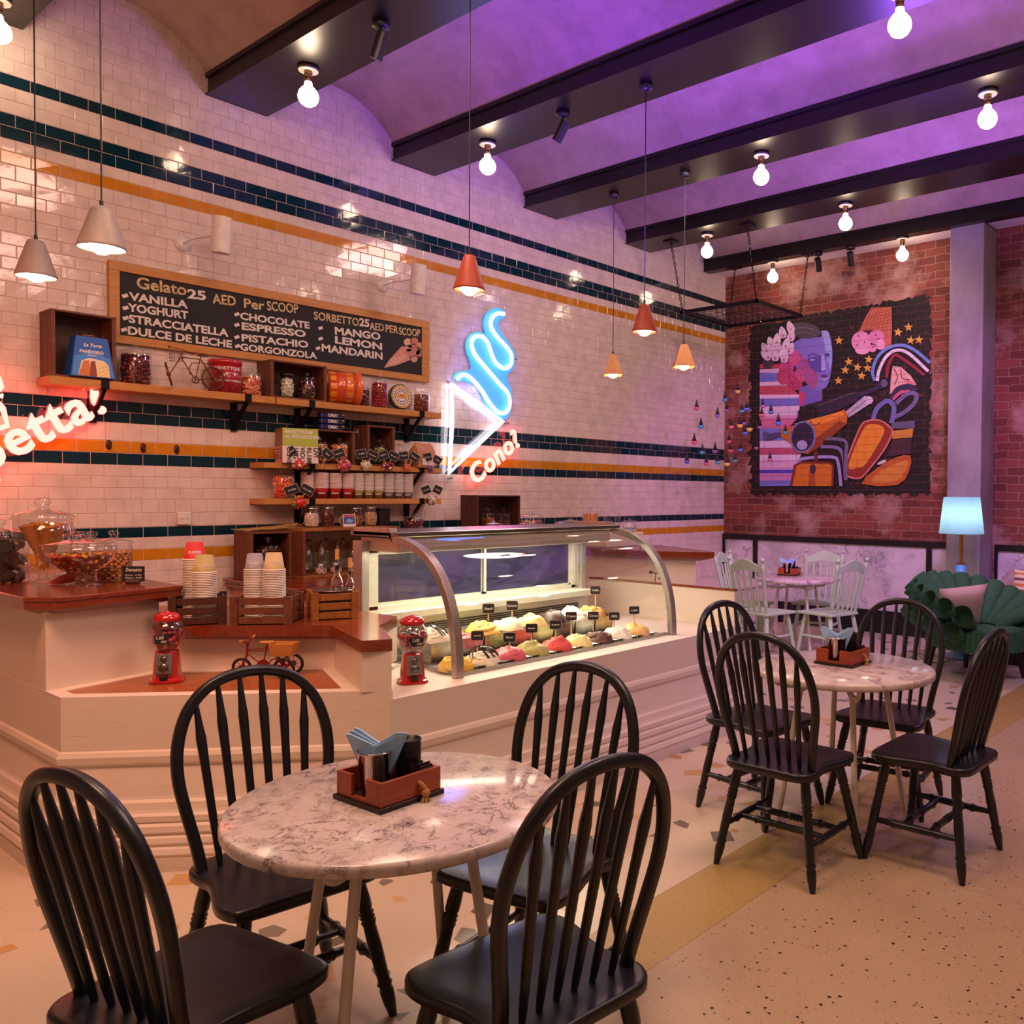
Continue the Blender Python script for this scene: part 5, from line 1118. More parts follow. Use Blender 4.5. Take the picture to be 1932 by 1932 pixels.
jar('low footed glass bowl with lid, full of gummy sweets, on the bar block', K(-4.715, 1.52), .15, .255, 'knob', 'bowl', GB)
fill_jar('gummy_sweets', 'multicoloured gummy sweets in the footed bowl', K(-4.715, 1.52), .142, .09, 'chunk', ['8a2a10', 'b8481c', 'c88a20', '5a6a20', '7a1414', 'd8a83c', '6a3010'], .013, 71, 'bowl', .058)
set_jar('cylindrical glass jar of golden balls behind the Sweets sign', 'golden chocolate balls in the cylindrical jar', K(-4.865, 1.715), .080, .25, 'knob', 'ball', ['a8642c', 'b87838', '8a4c20', 'c88c50'], .0085, .135, 72, 'cyl', GB)
set_jar('glass jar of brown pieces left of the golden ball jar', 'small brown sugared pieces in the middle jar', K(-5.07, 1.69), .082, .24, 'knob', 'ball', ['9a6a48', 'b88a64', '7a4a30'], .008, .08, 73, 'cyl', GB)
jar('glass jar with round knob behind the cone jar', K(-5.28, 1.66), .085, .26, 'knob', 'cyl', GB)
set_jar('big wide glass jar of dark biscuits at the left edge of the bar block', 'dark round biscuits in the big jar at the left edge', K(-5.13, 1.31), .125, .31, 'knob', 'disc', ['2a1814', '3a201a', '1c100e'], .036, .20, 74, 'cyl', GB)
o = MB().tube([(0, 0, 0), (.03, .03, .012), (.07, .075, .03)], [.004, .02, .028], 10, flat=(1, .25)).obj('serving_scoop', plain('red_plastic', 'c8402c', .3)); o.location = K(-4.86, 1.44); o.location.z += .007; o.rotation_euler = (0, 0, .3); tag(o, 'translucent red plastic serving scoop between the jar feet', 'scoop')
o = thing('price_sign', 'little black sign reading Sweets on a cork holder on the bar block', 'sign', K(-4.60, 1.705), .78)
b = MB(); b.box((-.05, -.002, .012), (.05, .002, .085), .001); b.obj('board', chalk, o)
b = MB(); TT = lambda z: frame((0, -.0024, z), (1, 0, 0), (0, 0, 1)); text(b, 'Sweets', .026, TT(.06), .0004, .0003, .25, 'CENTER'); text(b, '80 grams - 12 AED', .0095, TT(.04), .0001, .0003, .2, 'CENTER'); text(b, '120 grams - 18 AED', .0095, TT(.027), .0001, .0003, .2, 'CENTER'); b.obj('lettering', white, o)
b = MB(); b.cyl((-.03, -.004, .0115), (.03, -.004, .0115), .0115, n=14); b.obj('holder', plain('cork_dark', '4a2c1c', .8, bump=.3), o)
# ------------------------------------------------------------ crates, cups and cruets on the ledge
def crate_up(label, p, W, D, H, rz, m, group='slatted crates on the ledge'):
    o = thing('slatted_crate', label, 'crate', p, rz, group); t = .011; hs = H/3
    for sx in (-1, 1):
        for sy in (-1, 1): b = MB(); b.box((sx*W/2, sy*D/2, 0), (sx*(W/2-.034), sy*(D/2-.011), H), .001); b.box((sx*W/2, sy*(D/2-.011), 0), (sx*(W/2-.011), sy*(D/2-.03), H), .001); b.obj('corner_post', m, o)
    for sy in (-1, 1):
        b = MB()
        for k in range(3): b.box((-W/2+.004, sy*(D/2-.012), k*hs+.004), (W/2-.004, sy*(D/2-.02), (k+1)*hs-.008), .001)
        b.obj('side_slats', m, o)
    for sx in (-1, 1):
        b = MB()
        for k in range(3): b.box((sx*(W/2-.012), -D/2+.004, k*hs+.004), (sx*(W/2-.02), D/2-.004, (k+1)*hs-.008), .001)
        b.obj('end_slats', m, o)
    b = MB(); b.box((-W/2+.013, -D/2+.013, .004), (W/2-.013, D/2-.013, .012)); b.obj('floor_board', crw_d, o); return o
ZL = .9205
crate_up('dark slatted crate with the red and gold cup stacks, half behind the bar top', (-4.33, 1.885, ZL), .24, .22, .135, 1.12, crw_d)
crate_up('slatted crate in the middle of the ledge with the grey and cream cup stacks', (-4.10, 2.105, ZL), .275, .22, .135, .80, crw)
crate_up('golden slatted crate with cutlery beside the red case frame', (-4.02, 2.395, ZL), .22, .22, .135, 1.16, crw_l)
stack('red', (-4.39, 1.895, ZL+.013), .050, .085, 36, .0081, True, 'red paper cups in the tall upturned stack on the ledge')
stack('gold', (-4.29, 1.895, ZL+.013), .050, .085, 29, .0081, True, 'mustard paper cups in the upturned stack beside the red one')
stack('grey', (-4.175, 2.08, ZL+.013), .046, .080, 30, .0081, True, 'grey paper cups in the upturned stack in the middle crate')
cupstk['cream'] = 'bca47c'
stack('cream', (-4.098, 2.135, ZL+.013), .049, .085, 30, .0081, True, 'cream-gold paper cups in the upturned stack in the middle crate')
cut = plain('cutlery', '9a9894', .25, 1.0)
for k in range(9):
    a = R.uniform(-.5, .5); o = MB().tube([(-.075, 0, 0), (0, 0, .002), (.05, 0, 0), (.08, 0, .003)], [.004, .003, .004, .008], 6, flat=(1, .4)).obj('teaspoon', cut); o.location = (-4.02+R.uniform(-.02, .02), 2.395+R.uniform(-.02, .02), ZL+.025+k*.010); o.rotation_euler = (0, 0, 1.16+a*.5)
    tag(o, 'steel teaspoon lying in the golden slatted crate', 'spoon', 'teaspoons in the golden crate')
tr = thing('serving_plate', 'round steel plate lying on the golden crate under the cruets', 'plate', (-4.02, 2.395, ZL+.1355)); b = MB(); b.lathe([(0, 0), (.095, 0), (.10, .004), (.095, .006), (0, .003)], 26); b.obj('disc', steel, tr)
cru = glass('cruet_glass', (.95, .93, .94), .08, .65)
for (x, y, r, h, lab, colc) in ((-3.985, 2.40, .030, .10, 'round glass oil cruet with cork spout on the golden crate', '5a1c24'), (-3.975, 2.465, .020, .07, 'small dark glass cruet with cork spout right of the round one', '30141a')):
    o = thing('oil_cruet', lab, 'cruet', (x, y, ZL+.142), 0); b = MB(); b.shell([(.001, 0), (r, 0), (r*1.02, h*.25), (r*.8, h*.55), (r*.4, h*.78), (r*.38, h*.92), (r*.5, h)], 18); b.obj('glass_body', cru, o)
    b = MB(); b.lathe([(0, .003), (r*.92, .003), (r*.94, h*.24), (0, h*.25)], 16); b.obj('contents', plain('vinegar'+colc, colc, .2), o)
    b = MB(); b.cyl((0, 0, h*.9), (0, 0, h*1.18), r*.36, n=12); b.obj('collar', matblack, o); b = MB(); b.cyl((0, 0, h*1.18), (0, 0, h*1.55), .002, n=6); b.obj('pourer', steel, o)
    b = MB(); b.cyl((0, 0, h*1.5), (0, 0, h*1.5+.05), .010, n=12); b.obj('cork_tip', plain('cork_gold', 'c8944c', .7), o)
o = thing('tissue_box', 'white and blue printed tissue box tucked behind the bar block', 'box', (-4.52, 1.97, ZL), .9); b = MB(); b.col = lin('d8d0cc'); b.box((-.06, -.035, .075), (.06, .035, .105), .002); b.col = lin('28386c'); b.box((-.06, -.035, 0), (.06, .035, .074), .002); b.col = lin('7a2a3c'); b.flat([Vector(p) for p in ((-.058, -.0355, .004), (.058, -.0355, .004), (.058, -.0355, .02), (-.058, -.0355, .028))]); b.obj('carton', P_, o)
# ------------------------------------------------------------ gumball machines
gred = plain('glossy_red', 'b0161a', .18, Coat__Weight=.6); tinm = plain('embossed_tin', '8a8580', .35, .9, var=.35, bump=.8, scale=220)
def gumball(label, p, rz, grp='gumball machines on the counter'):
    o = thing('gumball_machine', label, 'gumball machine', p, rz, grp)
    b = MB(); n = 4; lv = [(.064, 0), (.068, .006), (.066, .014), (.056, .018), (.054, .022), (.044, .135), (.040, .142)]
    vs = []
    for r, z in lv:
        for k in range(16):
            a = 2*PI*(k+.5)/16; q = (abs(math.cos(a))**4+abs(math.sin(a))**4)**(-1/4); vs.append((r*math.cos(a)*q, r*math.sin(a)*q*.95, z))
    b.add(vs, [[i*16+k, i*16+(k+1) % 16, (i+1)*16+(k+1) % 16, (i+1)*16+k] for i in range(len(lv)-1) for k in range(16)]+[[96+k for k in range(16)], list(range(16))[::-1]]); b.obj('base', gred, o)
    b = MB(); b.T = Matrix.Translation((0, -.0515, .085)) @ Matrix.Rotation(-.09, 4, 'X'); b.box((-.034, -.006, -.042), (.034, .004, .048), .002); b.obj('coin_plate', tinm, o)
    b = MB(); b.T = Matrix.Translation((0, -.058, .085)) @ Matrix.Rotation(PI/2-.09, 4, 'X'); b.lathe([(0, 0), (.013, 0), (.013, .004), (0, .005)][::1], 14, (0, .026, 0)); b.lathe([(0, 0), (.019, 0), (.017, .004), (0, .006)], 18, (0, -.012, 0)); b.box((-.022, -.016, .004), (.022, -.008, .012), .002); b.obj('coin_knob', plain('worn_tin', '6a6662', .3, .9), o)
    b = MB(); b.box((-.015, -.066, .016), (.015, -.045, .036), .003); b.obj('chute', plain('chute_dark', '3a3634', .3, .8), o)
    b = MB(); b.shell([(.04, .142), (.052, .158), (.066, .185), (.0715, .215), (.066, .245), (.052, .268), (.044, .274)], 26); b.obj('glass_globe', glass('globe_glass', (.97, .96, .95), .05, .6), o)
    b = MB(); b.lathe([(0, .272), (.052, .272), (.056, .278), (.055, .288), (.046, .302), (.03, .31), (.012, .311), (.012, .315), (0, .315)], 26); b.obj('lid', gred, o)
    b = MB(); b.cyl((0, 0, .14), (0, 0, .275), .002, n=6); b.obj('rod', steel, o); return o
def gumfill(label, p, seed): 
    rr = random.Random(seed); b = MB(); b.col = lin('5a1018'); b.ball((0, 0, .196), .048, 12, 8, (1, 1, .8))
    for k in range(150):
        z = rr.uniform(.155, .226); R_ = .070*math.sqrt(max(0, 1-((z-.215)/.075)**2))*.86; a = rr.uniform(0, 6.28); r = R_*math.sqrt(rr.uniform(.7, 1)); b.col = lin(rr.choice(['9c1620', 'b8222c', '7a0e16', 'c84048', '4a1418'])); b.ball((r*math.cos(a), r*math.sin(a), z), .009, 8, 5)
    o = b.obj('gumballs', paint('candy', .35, .3)); o.location = p; tag(o, label, 'gumballs', None, 'stuff')
def gumcard(o, sx):
    b = MB(); T = Matrix.Rotation(sx, 4, 'Z') @ Matrix.Translation((0, -.0725, .20)); b.T = T; b.mat = 0; b.box((-.028, -.002, -.02), (.028, .0, .02), .001); b.T = None; c = b.obj('price_card', chalk, o)
    b = MB(); q = T @ frame((0, -.0024, 0), (1, 0, 0), (0, 0, 1)); text(b, '1.00', .02, q @ Matrix.Translation((-.008, .001, 0)), .0004, .0003, .15, 'CENTER'); text(b, 'AED', .013, q @ Matrix.Translation((.010, -.014, 0)), .0003, .0003, .1, 'CENTER'); b.obj('lettering', white, c)
p1 = (-4.155, 1.675, .6958); p2 = (-3.44, 2.455, .6605)
g = gumball('red gumball machine with card 1.00 AED in the wooden niche', p1, .93); gumcard(g, -.05); gumfill('red gumballs in the globe of the machine in the niche', p1, 1)
g = gumball('red gumball machine with card 1.00 AED beside the left end of the glass case', p2, 1.15); gumcard(g, .1); gumfill('red gumballs in the globe of the machine beside the case', p2, 2)
# ------------------------------------------------------------ toy tricycle and a small bicycle
o = thing('toy_tricycle', 'red wire tricycle model with wooden basket in the wooden niche', 'tricycle model', (-3.91, 2.005, .6957), .72)
tyre = plain('tyre', '1a1214', .6); rw = plain('red_wire', '7a1216', .35)
def twheel(c, r, nm):
    b = MB(); b.torus(c, r-.006, .006, (0, 1, 0), 26, 7); b.mat = 1; wheel(b, c, r-.012, (0, 1, 0), 9, .002); b.lathe([(0, -.008), (r*.28, -.006), (r*.28, .006), (0, .008)], 12, c) if False else b.cyl(Vector(c)-Vector((0, .012, 0)), Vector(c)+Vector((0, .012, 0)), r*.26, n=12); b.obj(nm, [tyre, rw], o)
twheel((-.115, 0, .045), .045, 'front_wheel'); twheel((.095, -.055, .05), .05, 'rear_wheel'); twheel((.095, .055, .05), .05, 'rear_wheel')
b = MB()
for pts, r in (([(-.115, 0, .045), (-.092, 0, .10), (-.088, 0, .155)], .005), ([(-.09, 0, .125), (.0, 0, .135)], .0025), ([(-.09, 0, .12), (.01, 0, .125)], .0025), ([(-.09, 0, .11), (-.03, 0, .06), (.095, 0, .05)], .003), ([(.0, 0, .15), (-.02, 0, .055)], .003), ([(.0, 0, .14), (.06, 0, .07), (.095, 0, .05)], .003), ([(.095, -.055, .05), (.095, .055, .05)], .003), ([(-.088, -.05, .172), (-.088, 0, .155), (-.088, .05, .172)], .003), ([(-.02, -.03, .045), (-.02, .03, .065)], .003)): b.tube(pts, r, 6)
b.cyl((-.02, -.006, .055), (-.02, .006, .055), .025, n=14); b.torus((.035, 0, .055), .028, .003, (0, 1, 0), 16, 5); b.obj('frame', rw, o)
b = MB(); b.cyl((-.088, -.05, .172), (-.088, -.078, .178), .006, n=8); b.cyl((-.088, .05, .172), (-.088, .078, .178), .006, n=8); b.box((-.03, -.018, .155), (.03, .018, .165), .003); b.obj('wooden_grips_and_seat', wood('toy_wood', 'a8682c', 'c88844', .5), o)
b = MB(); t_ = [(.03, -.035), (.12, -.035), (.12, .035), (.03, .035)]; u_ = [(.02, -.045), (.13, -.045), (.13, .045), (.02, .045)]
vs = [(x, y, .10) for x, y in t_]+[(x, y, .158) for x, y in u_]; b.add(vs, [[3, 2, 1, 0]]+[[k, (k+1) % 4, 4+(k+1) % 4, 4+k] for k in range(4)]); bk = b.obj('wooden_basket', wood('toy_wood', 'a8682c', 'c88844', .5), o); md = bk.modifiers.new('t', 'SOLIDIFY'); md.thickness = .004
b = MB(); b.tube([(.05, 0, .10), (.06, 0, .07)], .004, 6); b.tube([(.095, 0, .10), (.095, 0, .05)], .004, 6); b.obj('basket_bracket', rw, o)
o = thing('model_bicycle', 'small dark model bicycle with round grips seen behind the right end panel', 'bicycle model', (-4.05, 5.08, .6605), 1.2)
b = MB(); wheel(b, (-.06, 0, .05), .045, (0, 1, 0), 10, .004); wheel(b, (.07, 0, .05), .045, (0, 1, 0), 10, .004); b.obj('wheels', tyre, o)
b = MB()
for pts in ([(-.06, 0, .05), (-.04, 0, .30)], [(.07, 0, .05), (.02, 0, .25)], [(.0, 0, .08), (.02, 0, .25)], [(-.045, 0, .2), (.02, 0, .2)], [(-.045, 0, .18), (.0, 0, .08), (.07, 0, .05)], [(-.04, -.075, .30), (-.04, .075, .30)]): b.tube(pts, .004, 6)
b.ball((-.04, -.08, .30), .014, 8, 6); b.ball((-.04, .08, .30), .014, 8, 6); b.box((-.01, -.02, .25), (.05, .02, .265), .004); b.obj('frame', plain('dark_wire', '2a1416', .4, .4), o)
b = MB(); b.prism([(-4.62, 4.862), (-3.24, 4.862), (-4.2, 5.38), (-4.62, 5.38)], .0, .66); tag(b.obj('low_plinth', limed), 'low limed-wood plinth behind the right end panel', 'plinth')
# ------------------------------------------------------------ dark hoop-back chairs
chm = NT('dark_chair_paint'); P = chm.pos((14, 2, 14)); n1 = chm.noise(P, 6, 5, .6)
chm.set(chm.ramp(n1.outputs[0], [(.3, lin('07090f')), (.7, lin('0e131d'))]), .36, 0, Coat__Weight=.15, Coat__Roughness=.2); chm.bump(n1.outputs[0], .10, .002); chm = chm.m
def seat_mesh(half, z0, z1, e=.010):
    pts = cat_rom([Vector((x, y, 0)) for x, y in half]+[Vector((-x, y, 0)) for x, y in half[::-1][1:-1]], 5, True)
    n = len(pts); b = MB(); vs = []
    for s_, z in ((1-e/.2, z0), (1, z0+e), (1, z1-e*.8), (1-e*.3/.2, z1-e*.2), (1-e/.2, z1), (.72, z1-.002), (.4, z1-.006)):
        for p in pts: vs.append((p.x*s_, p.y*s_, z))
    fs = [list(range(n))[::-1], [6*n+k for k in range(n)]]
    for k in range(6):
        for j in range(n): fs.append([k*n+j, k*n+(j+1) % n, (k+1)*n+(j+1) % n, (k+1)*n+j])
    b.add(vs, fs, True); return b
def turned(b, p0, p1, prof, n=12):
    p0, p1 = Vector(p0), Vector(p1); b.tube([p0+(p1-p0)*t for t, _ in prof], [r for _, r in prof], n)
LEG = [(0, .018), (.16, .0215), (.22, .021), (.235, .017), (.255, .022), (.27, .017), (.285, .022), (.30, .017), (.315, .022), (.34, .018), (.5, .020), (.66, .0185), (.74, .017), (.765, .0225), (.785, .0175), (.82, .0205), (.9, .018), (1, .0115)]
STR = [(0, .010), (.12, .012), (.18, .014), (.20, .019), (.225, .014), (.4, .015), (.44, .012), (.46, .017), (.48, .012), (.50, .017), (.52, .012), (.54, .017), (.56, .012), (.6, .015), (.775, .014), (.80, .019), (.82, .014), (.88, .012), (1, .010)]
STS = [(0, .011), (.2, .013), (.24, .019), (.28, .014), (.5, .016), (.72, .014), (.76, .019), (.8, .013), (1, .011)]
def make_hoop():
    o = thing('hoop_back_chair', '', 'chair')
    half = [(0, -.222), (.13, -.222), (.178, -.205), (.203, -.165), (.203, -.115), (.192, -.06), (.196, .0), (.216, .08), (.223, .14), (.208, .19), (.165, .212), (0, .216)]
    seat_mesh(half, .415, .452).obj('seat', chm, o)
    lean = lambda z: -.135-.118*((z-.45)/.52)
    hl = [(-.176, .44), (-.187, .52), (-.207, .62), (-.221, .71), (-.217, .80), (-.187, .89), (-.128, .955), (-.048, .985)]
    bow = cat_rom([(x, lean(z), z) for x, z in hl]+[(-x, lean(z), z) for x, z in hl[::-1]], 4)
    b = MB(); vs = []; n = len(bow)
    for i, p in enumerate(bow):
        t = (bow[min(i+1, n-1)]-bow[max(i-1, 0)]).normalized(); d = Vector((0, 1, -.22)).normalized(); w_ = t.cross(d).normalized()
        for a, c in ((-.7, -1), (.7, -1), (1, -.6), (1, .6), (.7, 1), (-.7, 1), (-1, .6), (-1, -.6)): vs.append(p+w_*a*.0155+d*c*.0145)
    b.add(vs, [[i*8+k, i*8+(k+1) % 8, i*8+8+(k+1) % 8, i*8+8+k] for i in range(n-1) for k in range(8)]+[list(range(8))[::-1], [8*(n-1)+k for k in range(8)]], True)
    b.obj('back_hoop', chm, o)
    for k in range(6):
        f = (k-2.5)/2.5; x0 = f*.125; x1 = f*.160; zt = max(p.z for p in bow if abs(abs(p.x)-abs(x1)) < .03 and p.z > .8)-.006; zt = min((p for p in bow if p.z > .75), key=lambda p: abs(p.x-x1)).z-.008
        b = MB(); turned(b, (x0, lean(.45)-.004+.012*(1-f*f), .448), (x1, lean(zt), zt), [(0, .0075), (.06, .0095), (.3, .0115), (.6, .0125), (.78, .0145), (.84, .0115), (1, .0065)], 9); b.obj('spindle', chm, o)
    feet = {}
    for sx, sy in ((-1, -1), (1, -1), (-1, 1), (1, 1)):
        b = MB(); p0 = Vector((sx*.155, sy*.15-.0, .418)); p1 = Vector((sx*(.226 if sy < 0 else .238), sy*.21, 0)); turned(b, p0, p1, LEG, 14); b.obj('leg', chm, o); feet[sx, sy] = (p0, p1)
    at = lambda s, t: feet[s][0]+(feet[s][1]-feet[s][0])*t
    mids = {}
    for sx in (-1, 1):
        a, c = at((sx, -1), .60), at((sx, 1), .60); b = MB(); turned(b, a, c, STS, 10); b.obj('side_stretcher', chm, o); mids[sx] = (a, c)
    for f in (.34, .66):
        b = MB(); turned(b, mids[-1][0].lerp(mids[-1][1], f), mids[1][0].lerp(mids[1][1], f), STR, 10); b.obj('cross_stretcher', chm, o)
    return o
CH = [(-2.015, .862, .17, 'dark hoop-back chair at the lower left, its back towards the counter corner'), (-2.442, 1.297, -PI/2-.12, 'dark hoop-back chair between the speckled marble table and the diagonal counter front'),
      (-1.905, 1.79, PI+.16, 'dark hoop-back chair behind the speckled marble table with the light falling on its seat'), (-1.462, 1.362, PI/2-.10, 'dark hoop-back chair nearest the viewer with violet glow on its seat'),
      (-1.84, 3.19, .02, 'dark hoop-back chair in front of the pink-veined table, seen from behind'), (-1.382, 3.65, PI/2-.02, 'dark hoop-back chair on the right of the pink-veined table, turned sideways'),
      (-2.278, 3.665, -PI/2-.10, 'dark hoop-back chair on the counter side of the pink-veined table'), (-1.825, 4.15, PI+.12, 'dark hoop-back chair behind the pink-veined table, before the green armchair')]
hoop = make_hoop()
for k, (x, y, a, lab) in enumerate(CH):
    o = hoop if k == 0 else dup(hoop); o.location = (x, y, 0); o.rotation_euler = (0, 0, a); o['label'] = lab; o['group'] = 'dark hoop-back chairs'
# ------------------------------------------------------------ marble-topped tables
cmet = plain('cream_metal', 'ddd3c4', .4)
mar1 = marble('speckled_marble', 'cfc0bc', '5c4a46', 11, .75, .16, .8, .026); mar2 = marble('veined_marble', 'd0c2be', '7c6068', 4, .7, .12, 0, .03)
def table(name, label, p, m, rz):
    o = thing('cafe_table', label, 'table', (*p, 0), rz, 'round marble cafe tables'); r = .4205
    b = MB(); b.lathe([(0, .708), (r-.012, .708), (r-.003, .711), (r, .716), (r, .733), (r-.003, .739), (r-.008, .742), (0, .742)], 72); b.obj('marble_top', m, o)
    for k in range(4):
        b = MB(); b.T = Matrix.Rotation(PI/4+k*PI/2, 4, 'Z')
        b.tube(cat_rom([(.345, 0, .706), (.335, 0, .680), (.305, 0, .655), (.24, 0, .646), (.0, 0, .646)], 4), .011, 8); b.obj('top_bracket', cmet, o)
        b = MB(); b.T = Matrix.Rotation(PI/4+k*PI/2, 4, 'Z'); b.tube(cat_rom([(.15, 0, .646), (.195, 0, .632), (.212, 0, .58), (.306, 0, 0)], 5), [.014]*15+[.012], 10); b.obj('leg', cmet, o)
    return o
T1, T2, T3 = (-1.964, 1.356), (-1.866, 3.741), (-4.27, 7.52)
table('a', 'round grey-speckled marble cafe table in the foreground', T1, mar1, -.30)
table('b', 'round pink-veined marble cafe table in the middle of the room', T2, mar2, -.12)
table('c', 'small-looking far marble cafe table between the mint green chairs', T3, mar1, .2)
traym = wood('tray_wood', '7a2c10', 'a8491c', .4, (3, 18, 18), 0, .2); rope = plain('rope', 'a87c48', .9, bump=.5, scale=90)
chrome = plain('polished_steel', 'c0bab6', .08, 1.0); napm = [plain('napkin_blue', '8fb8e2', .9), plain('napkin_pale', 'a3c6e8', .9)]
def tray(p, rz, who, sc=1.0):
    rz += PI/2; z = .7425; t = .010; W, D, H = .188, .188, .062
    o = thing('condiment_tray', f'wooden condiment tray with rope handles on {who}', 'tray', (*p, z), rz, 'wooden trays on the tables')
    b = MB(); b.box((-W/2-.007, -D/2-.007, 0), (W/2+.007, D/2+.007, .013), .001); b.obj('base_board', plain('tray_dark', '1c0f0c', .4), o)
    for s in (-1, 1):
        b = MB(); b.box((-W/2, s*D/2, .013), (W/2, s*(D/2-t), H+.013), .001); b.obj('side_board', traym, o)
        b = MB(); b.box((s*W/2, -D/2+t, .013), (s*(W/2-t), -.030, H+.013), .001); b.box((s*W/2, .030, .013), (s*(W/2-t), D/2-t, H+.013), .001); b.box((s*W/2, -.03, .013), (s*(W/2-t), .03, .022)); b.obj('notched_board', traym, o)
    for s in (-1, 1):
        b = MB(); y = s*(D/2+.004); b.tube([(.02, y-s*.012, .052), (.024, y+s*.004, .046), (.03, y+s*.012, .036), (.032, y+s*.012, .026)], .0055, 8); b.ball((.032, y+s*.012, .022), .012, 9, 6)
        for k in range(6): b.tube([(.032, y+s*.012, .018), (.03+.006*math.cos(k), y+s*(.014+.006*math.sin(k)), .010), (.028+.012*math.cos(k), y+s*(.016+.010*math.sin(k)), .001)], .003, 5)
        b.obj('rope_handle', rope, o)
    c, s_ = math.cos(rz), math.sin(rz); loc = lambda x, y: (p[0]+c*x-s_*y, p[1]+s_*x+c*y, z+.0135)
    cp = thing('napkin_cup', f'polished steel cup of folded blue napkins in the tray on {who}', 'cup', loc(-.030, .018), rz, 'steel napkin cups')
    b = MB(); b.shell([(.001, 0), (.034, 0), (.0345, .006), (.046, .108), (.0485, .110), (.0485, .114), (.045, .114), (.0445, .108), (.033, .008), (.001, .008)], 28); b.obj('cup_wall', chrome, cp)
    for k, (sd_, tilt, yy, h) in enumerate(((1, .30, .022, .118), (-1, -.22, .014, .118), (-1, -.26, .009, .115), (-1, -.30, .004, .112), (1, .20, -.004, .112), (1, .26, -.009, .116), (1, .32, -.014, .118))):
        b = MB(); b.T = Matrix.Rotation(.08*(k-3), 4, 'Z') @ Matrix.Translation((0, yy, .014)) @ Matrix.Rotation(tilt, 4, 'Y')
        hh = .050+h*.95; q = [(-sd_*.018, 0, 0), (sd_*.018, 0, 0), (sd_*.036, 0, hh), (sd_*.024, 0, hh*.97), (-sd_*.032, 0, hh*.66)]
        if sd_ < 0: q = q[::-1]
        b.add([(x, y-.0016, z_) for x, y, z_ in q]+[(x, y+.0016+.004*(z_ > .05), z_) for x, y, z_ in q], [[0, 1, 2, 3, 4], [9, 8, 7, 6, 5]]+[[i, 5+i, 5+(i+1) % 5, (i+1) % 5] for i in range(5)])
        n = b.obj('folded_napkin', napm[k % 2]); n.location = cp.location; n.rotation_euler = (0, 0, .62)
        tag(n, f'folded light blue paper napkin standing in the steel cup on {who}', 'napkin', f'napkins in the steel cup on {who}')
    tn = thing('ribbed_can', f'black ribbed can behind the napkins in the tray on {who}', 'can', loc(.055, -.008), rz, 'black cans in the trays'); b = MB(); pr = [(0, 0), (.034, 0)]
    for k in range(16): pr += [(.034, .004+k*.0075), (.0332, .0077+k*.0075)]
    pr += [(.035, .126), (.035, .129), (.032, .129), (.032, .12), (0, .12)]
    b.lathe(pr, 26); b.obj('can_wall', plain('can_black', '120f10', .35, .3), tn)
    gr = thing('pepper_sachets', f'small dark sachets standing in the tray on {who}', 'sachets', loc(.058, -.066), rz, 'sachets in the trays'); b = MB()
    for k in range(6): b.T = Matrix.Rotation(R.uniform(-.2, .2), 4, 'X'); b.box((-.02, -.012+k*.005, 0), (.02, -.0095+k*.005, .066+.004*(k % 3)))
    b.obj('sachet_row', plain('sachet', '2c1c1c', .4), gr)
tray((-1.997, 1.353), .04, 'the speckled foreground table'); tray((-1.90, 3.80), -.02, 'the pink-veined table'); tray((-4.43, 7.655), .25, 'the far table')
# ------------------------------------------------------------ mint green chairs
mint_m = plain('mint_paint', 'b2cba9', .42, var=.06, scale=8)
SPN = [(0, .010), (.05, .013), (.08, .010), (.12, .015), (.2, .017), (.26, .012), (.3, .0155), (.6, .013), (1, .010)]
def make_mint():
    o = thing('spindle_back_chair', '', 'chair'); b = MB(); b.prism([(-.19, -.20), (.19, -.20), (.225, .21), (-.225, .21)], .425, .452); b.obj('seat', mint_m, o, .008)
    ln = lambda z: -.175-.11*((z-.45)/.5)
    for s in (-1, 1):
        b = MB(); turned(b, (s*.165, ln(.45), .45), (s*.20, ln(.93), .93), [(0, .012), (.04, .017), (.08, .012), (.12, .018), (.22, .02), (.26, .015), (.3, .018), (.72, .018), (.76, .021), (.80, .017), (.84, .022), (.94, .022), (.97, .014), (1, .012)], 12); b.ball((s*.203, ln(.95), .952), .021, 12, 8); b.obj('back_post', mint_m, o)
    b = MB(); n = 16; vs = []
    for k in range(n+1):
        f = 2*k/n-1; x = f*.185; zt = .905+.055*math.cos(f*PI/2)**1.5-.012*abs(f); zb = .825+.022*math.cos(f*PI/2)*1.2; cv = -.018*(1-f*f)
        vs += [(x, ln(zb)+cv-.010, zb), (x, ln(zt)+cv-.010, zt), (x, ln(zt)+cv+.010, zt), (x, ln(zb)+cv+.010, zb)]
    b.add(vs, [[4*k+j, 4*k+(j+1) % 4, 4*k+4+(j+1) % 4, 4*k+4+j] for k in range(n) for j in range(4)]+[[3, 2, 1, 0], [4*n+j for j in range(4)]]); b.obj('crest_rail', mint_m, o, .003)
    for k in range(4):
        f = (k-1.5)/1.5; b = MB(); turned(b, (f*.098, ln(.45)-.008, .45), (f*.115, ln(.84)-.014, .84), SPN, 10); b.obj('spindle', mint_m, o)
    for sx in (-1, 1):
        for sy in (-1, 1): b = MB(); turned(b, (sx*.155, sy*.155, .43), (sx*.21, sy*.22, 0), [(0, .016), (.1, .021), (.5, .0215), (.9, .017), (1, .013)], 12); b.obj('leg', mint_m, o)
        b = MB(); turned(b, (sx*.185, -.19, .22), (sx*.185, .19, .22), [(0, .010), (.5, .014), (1, .010)], 8); b.obj('side_stretcher', mint_m, o)
    b = MB(); turned(b, (-.185, 0, .22), (.185, 0, .22), [(0, .010), (.5, .014), (1, .010)], 8); b.obj('cross_stretcher', mint_m, o); return o
mc = make_mint()
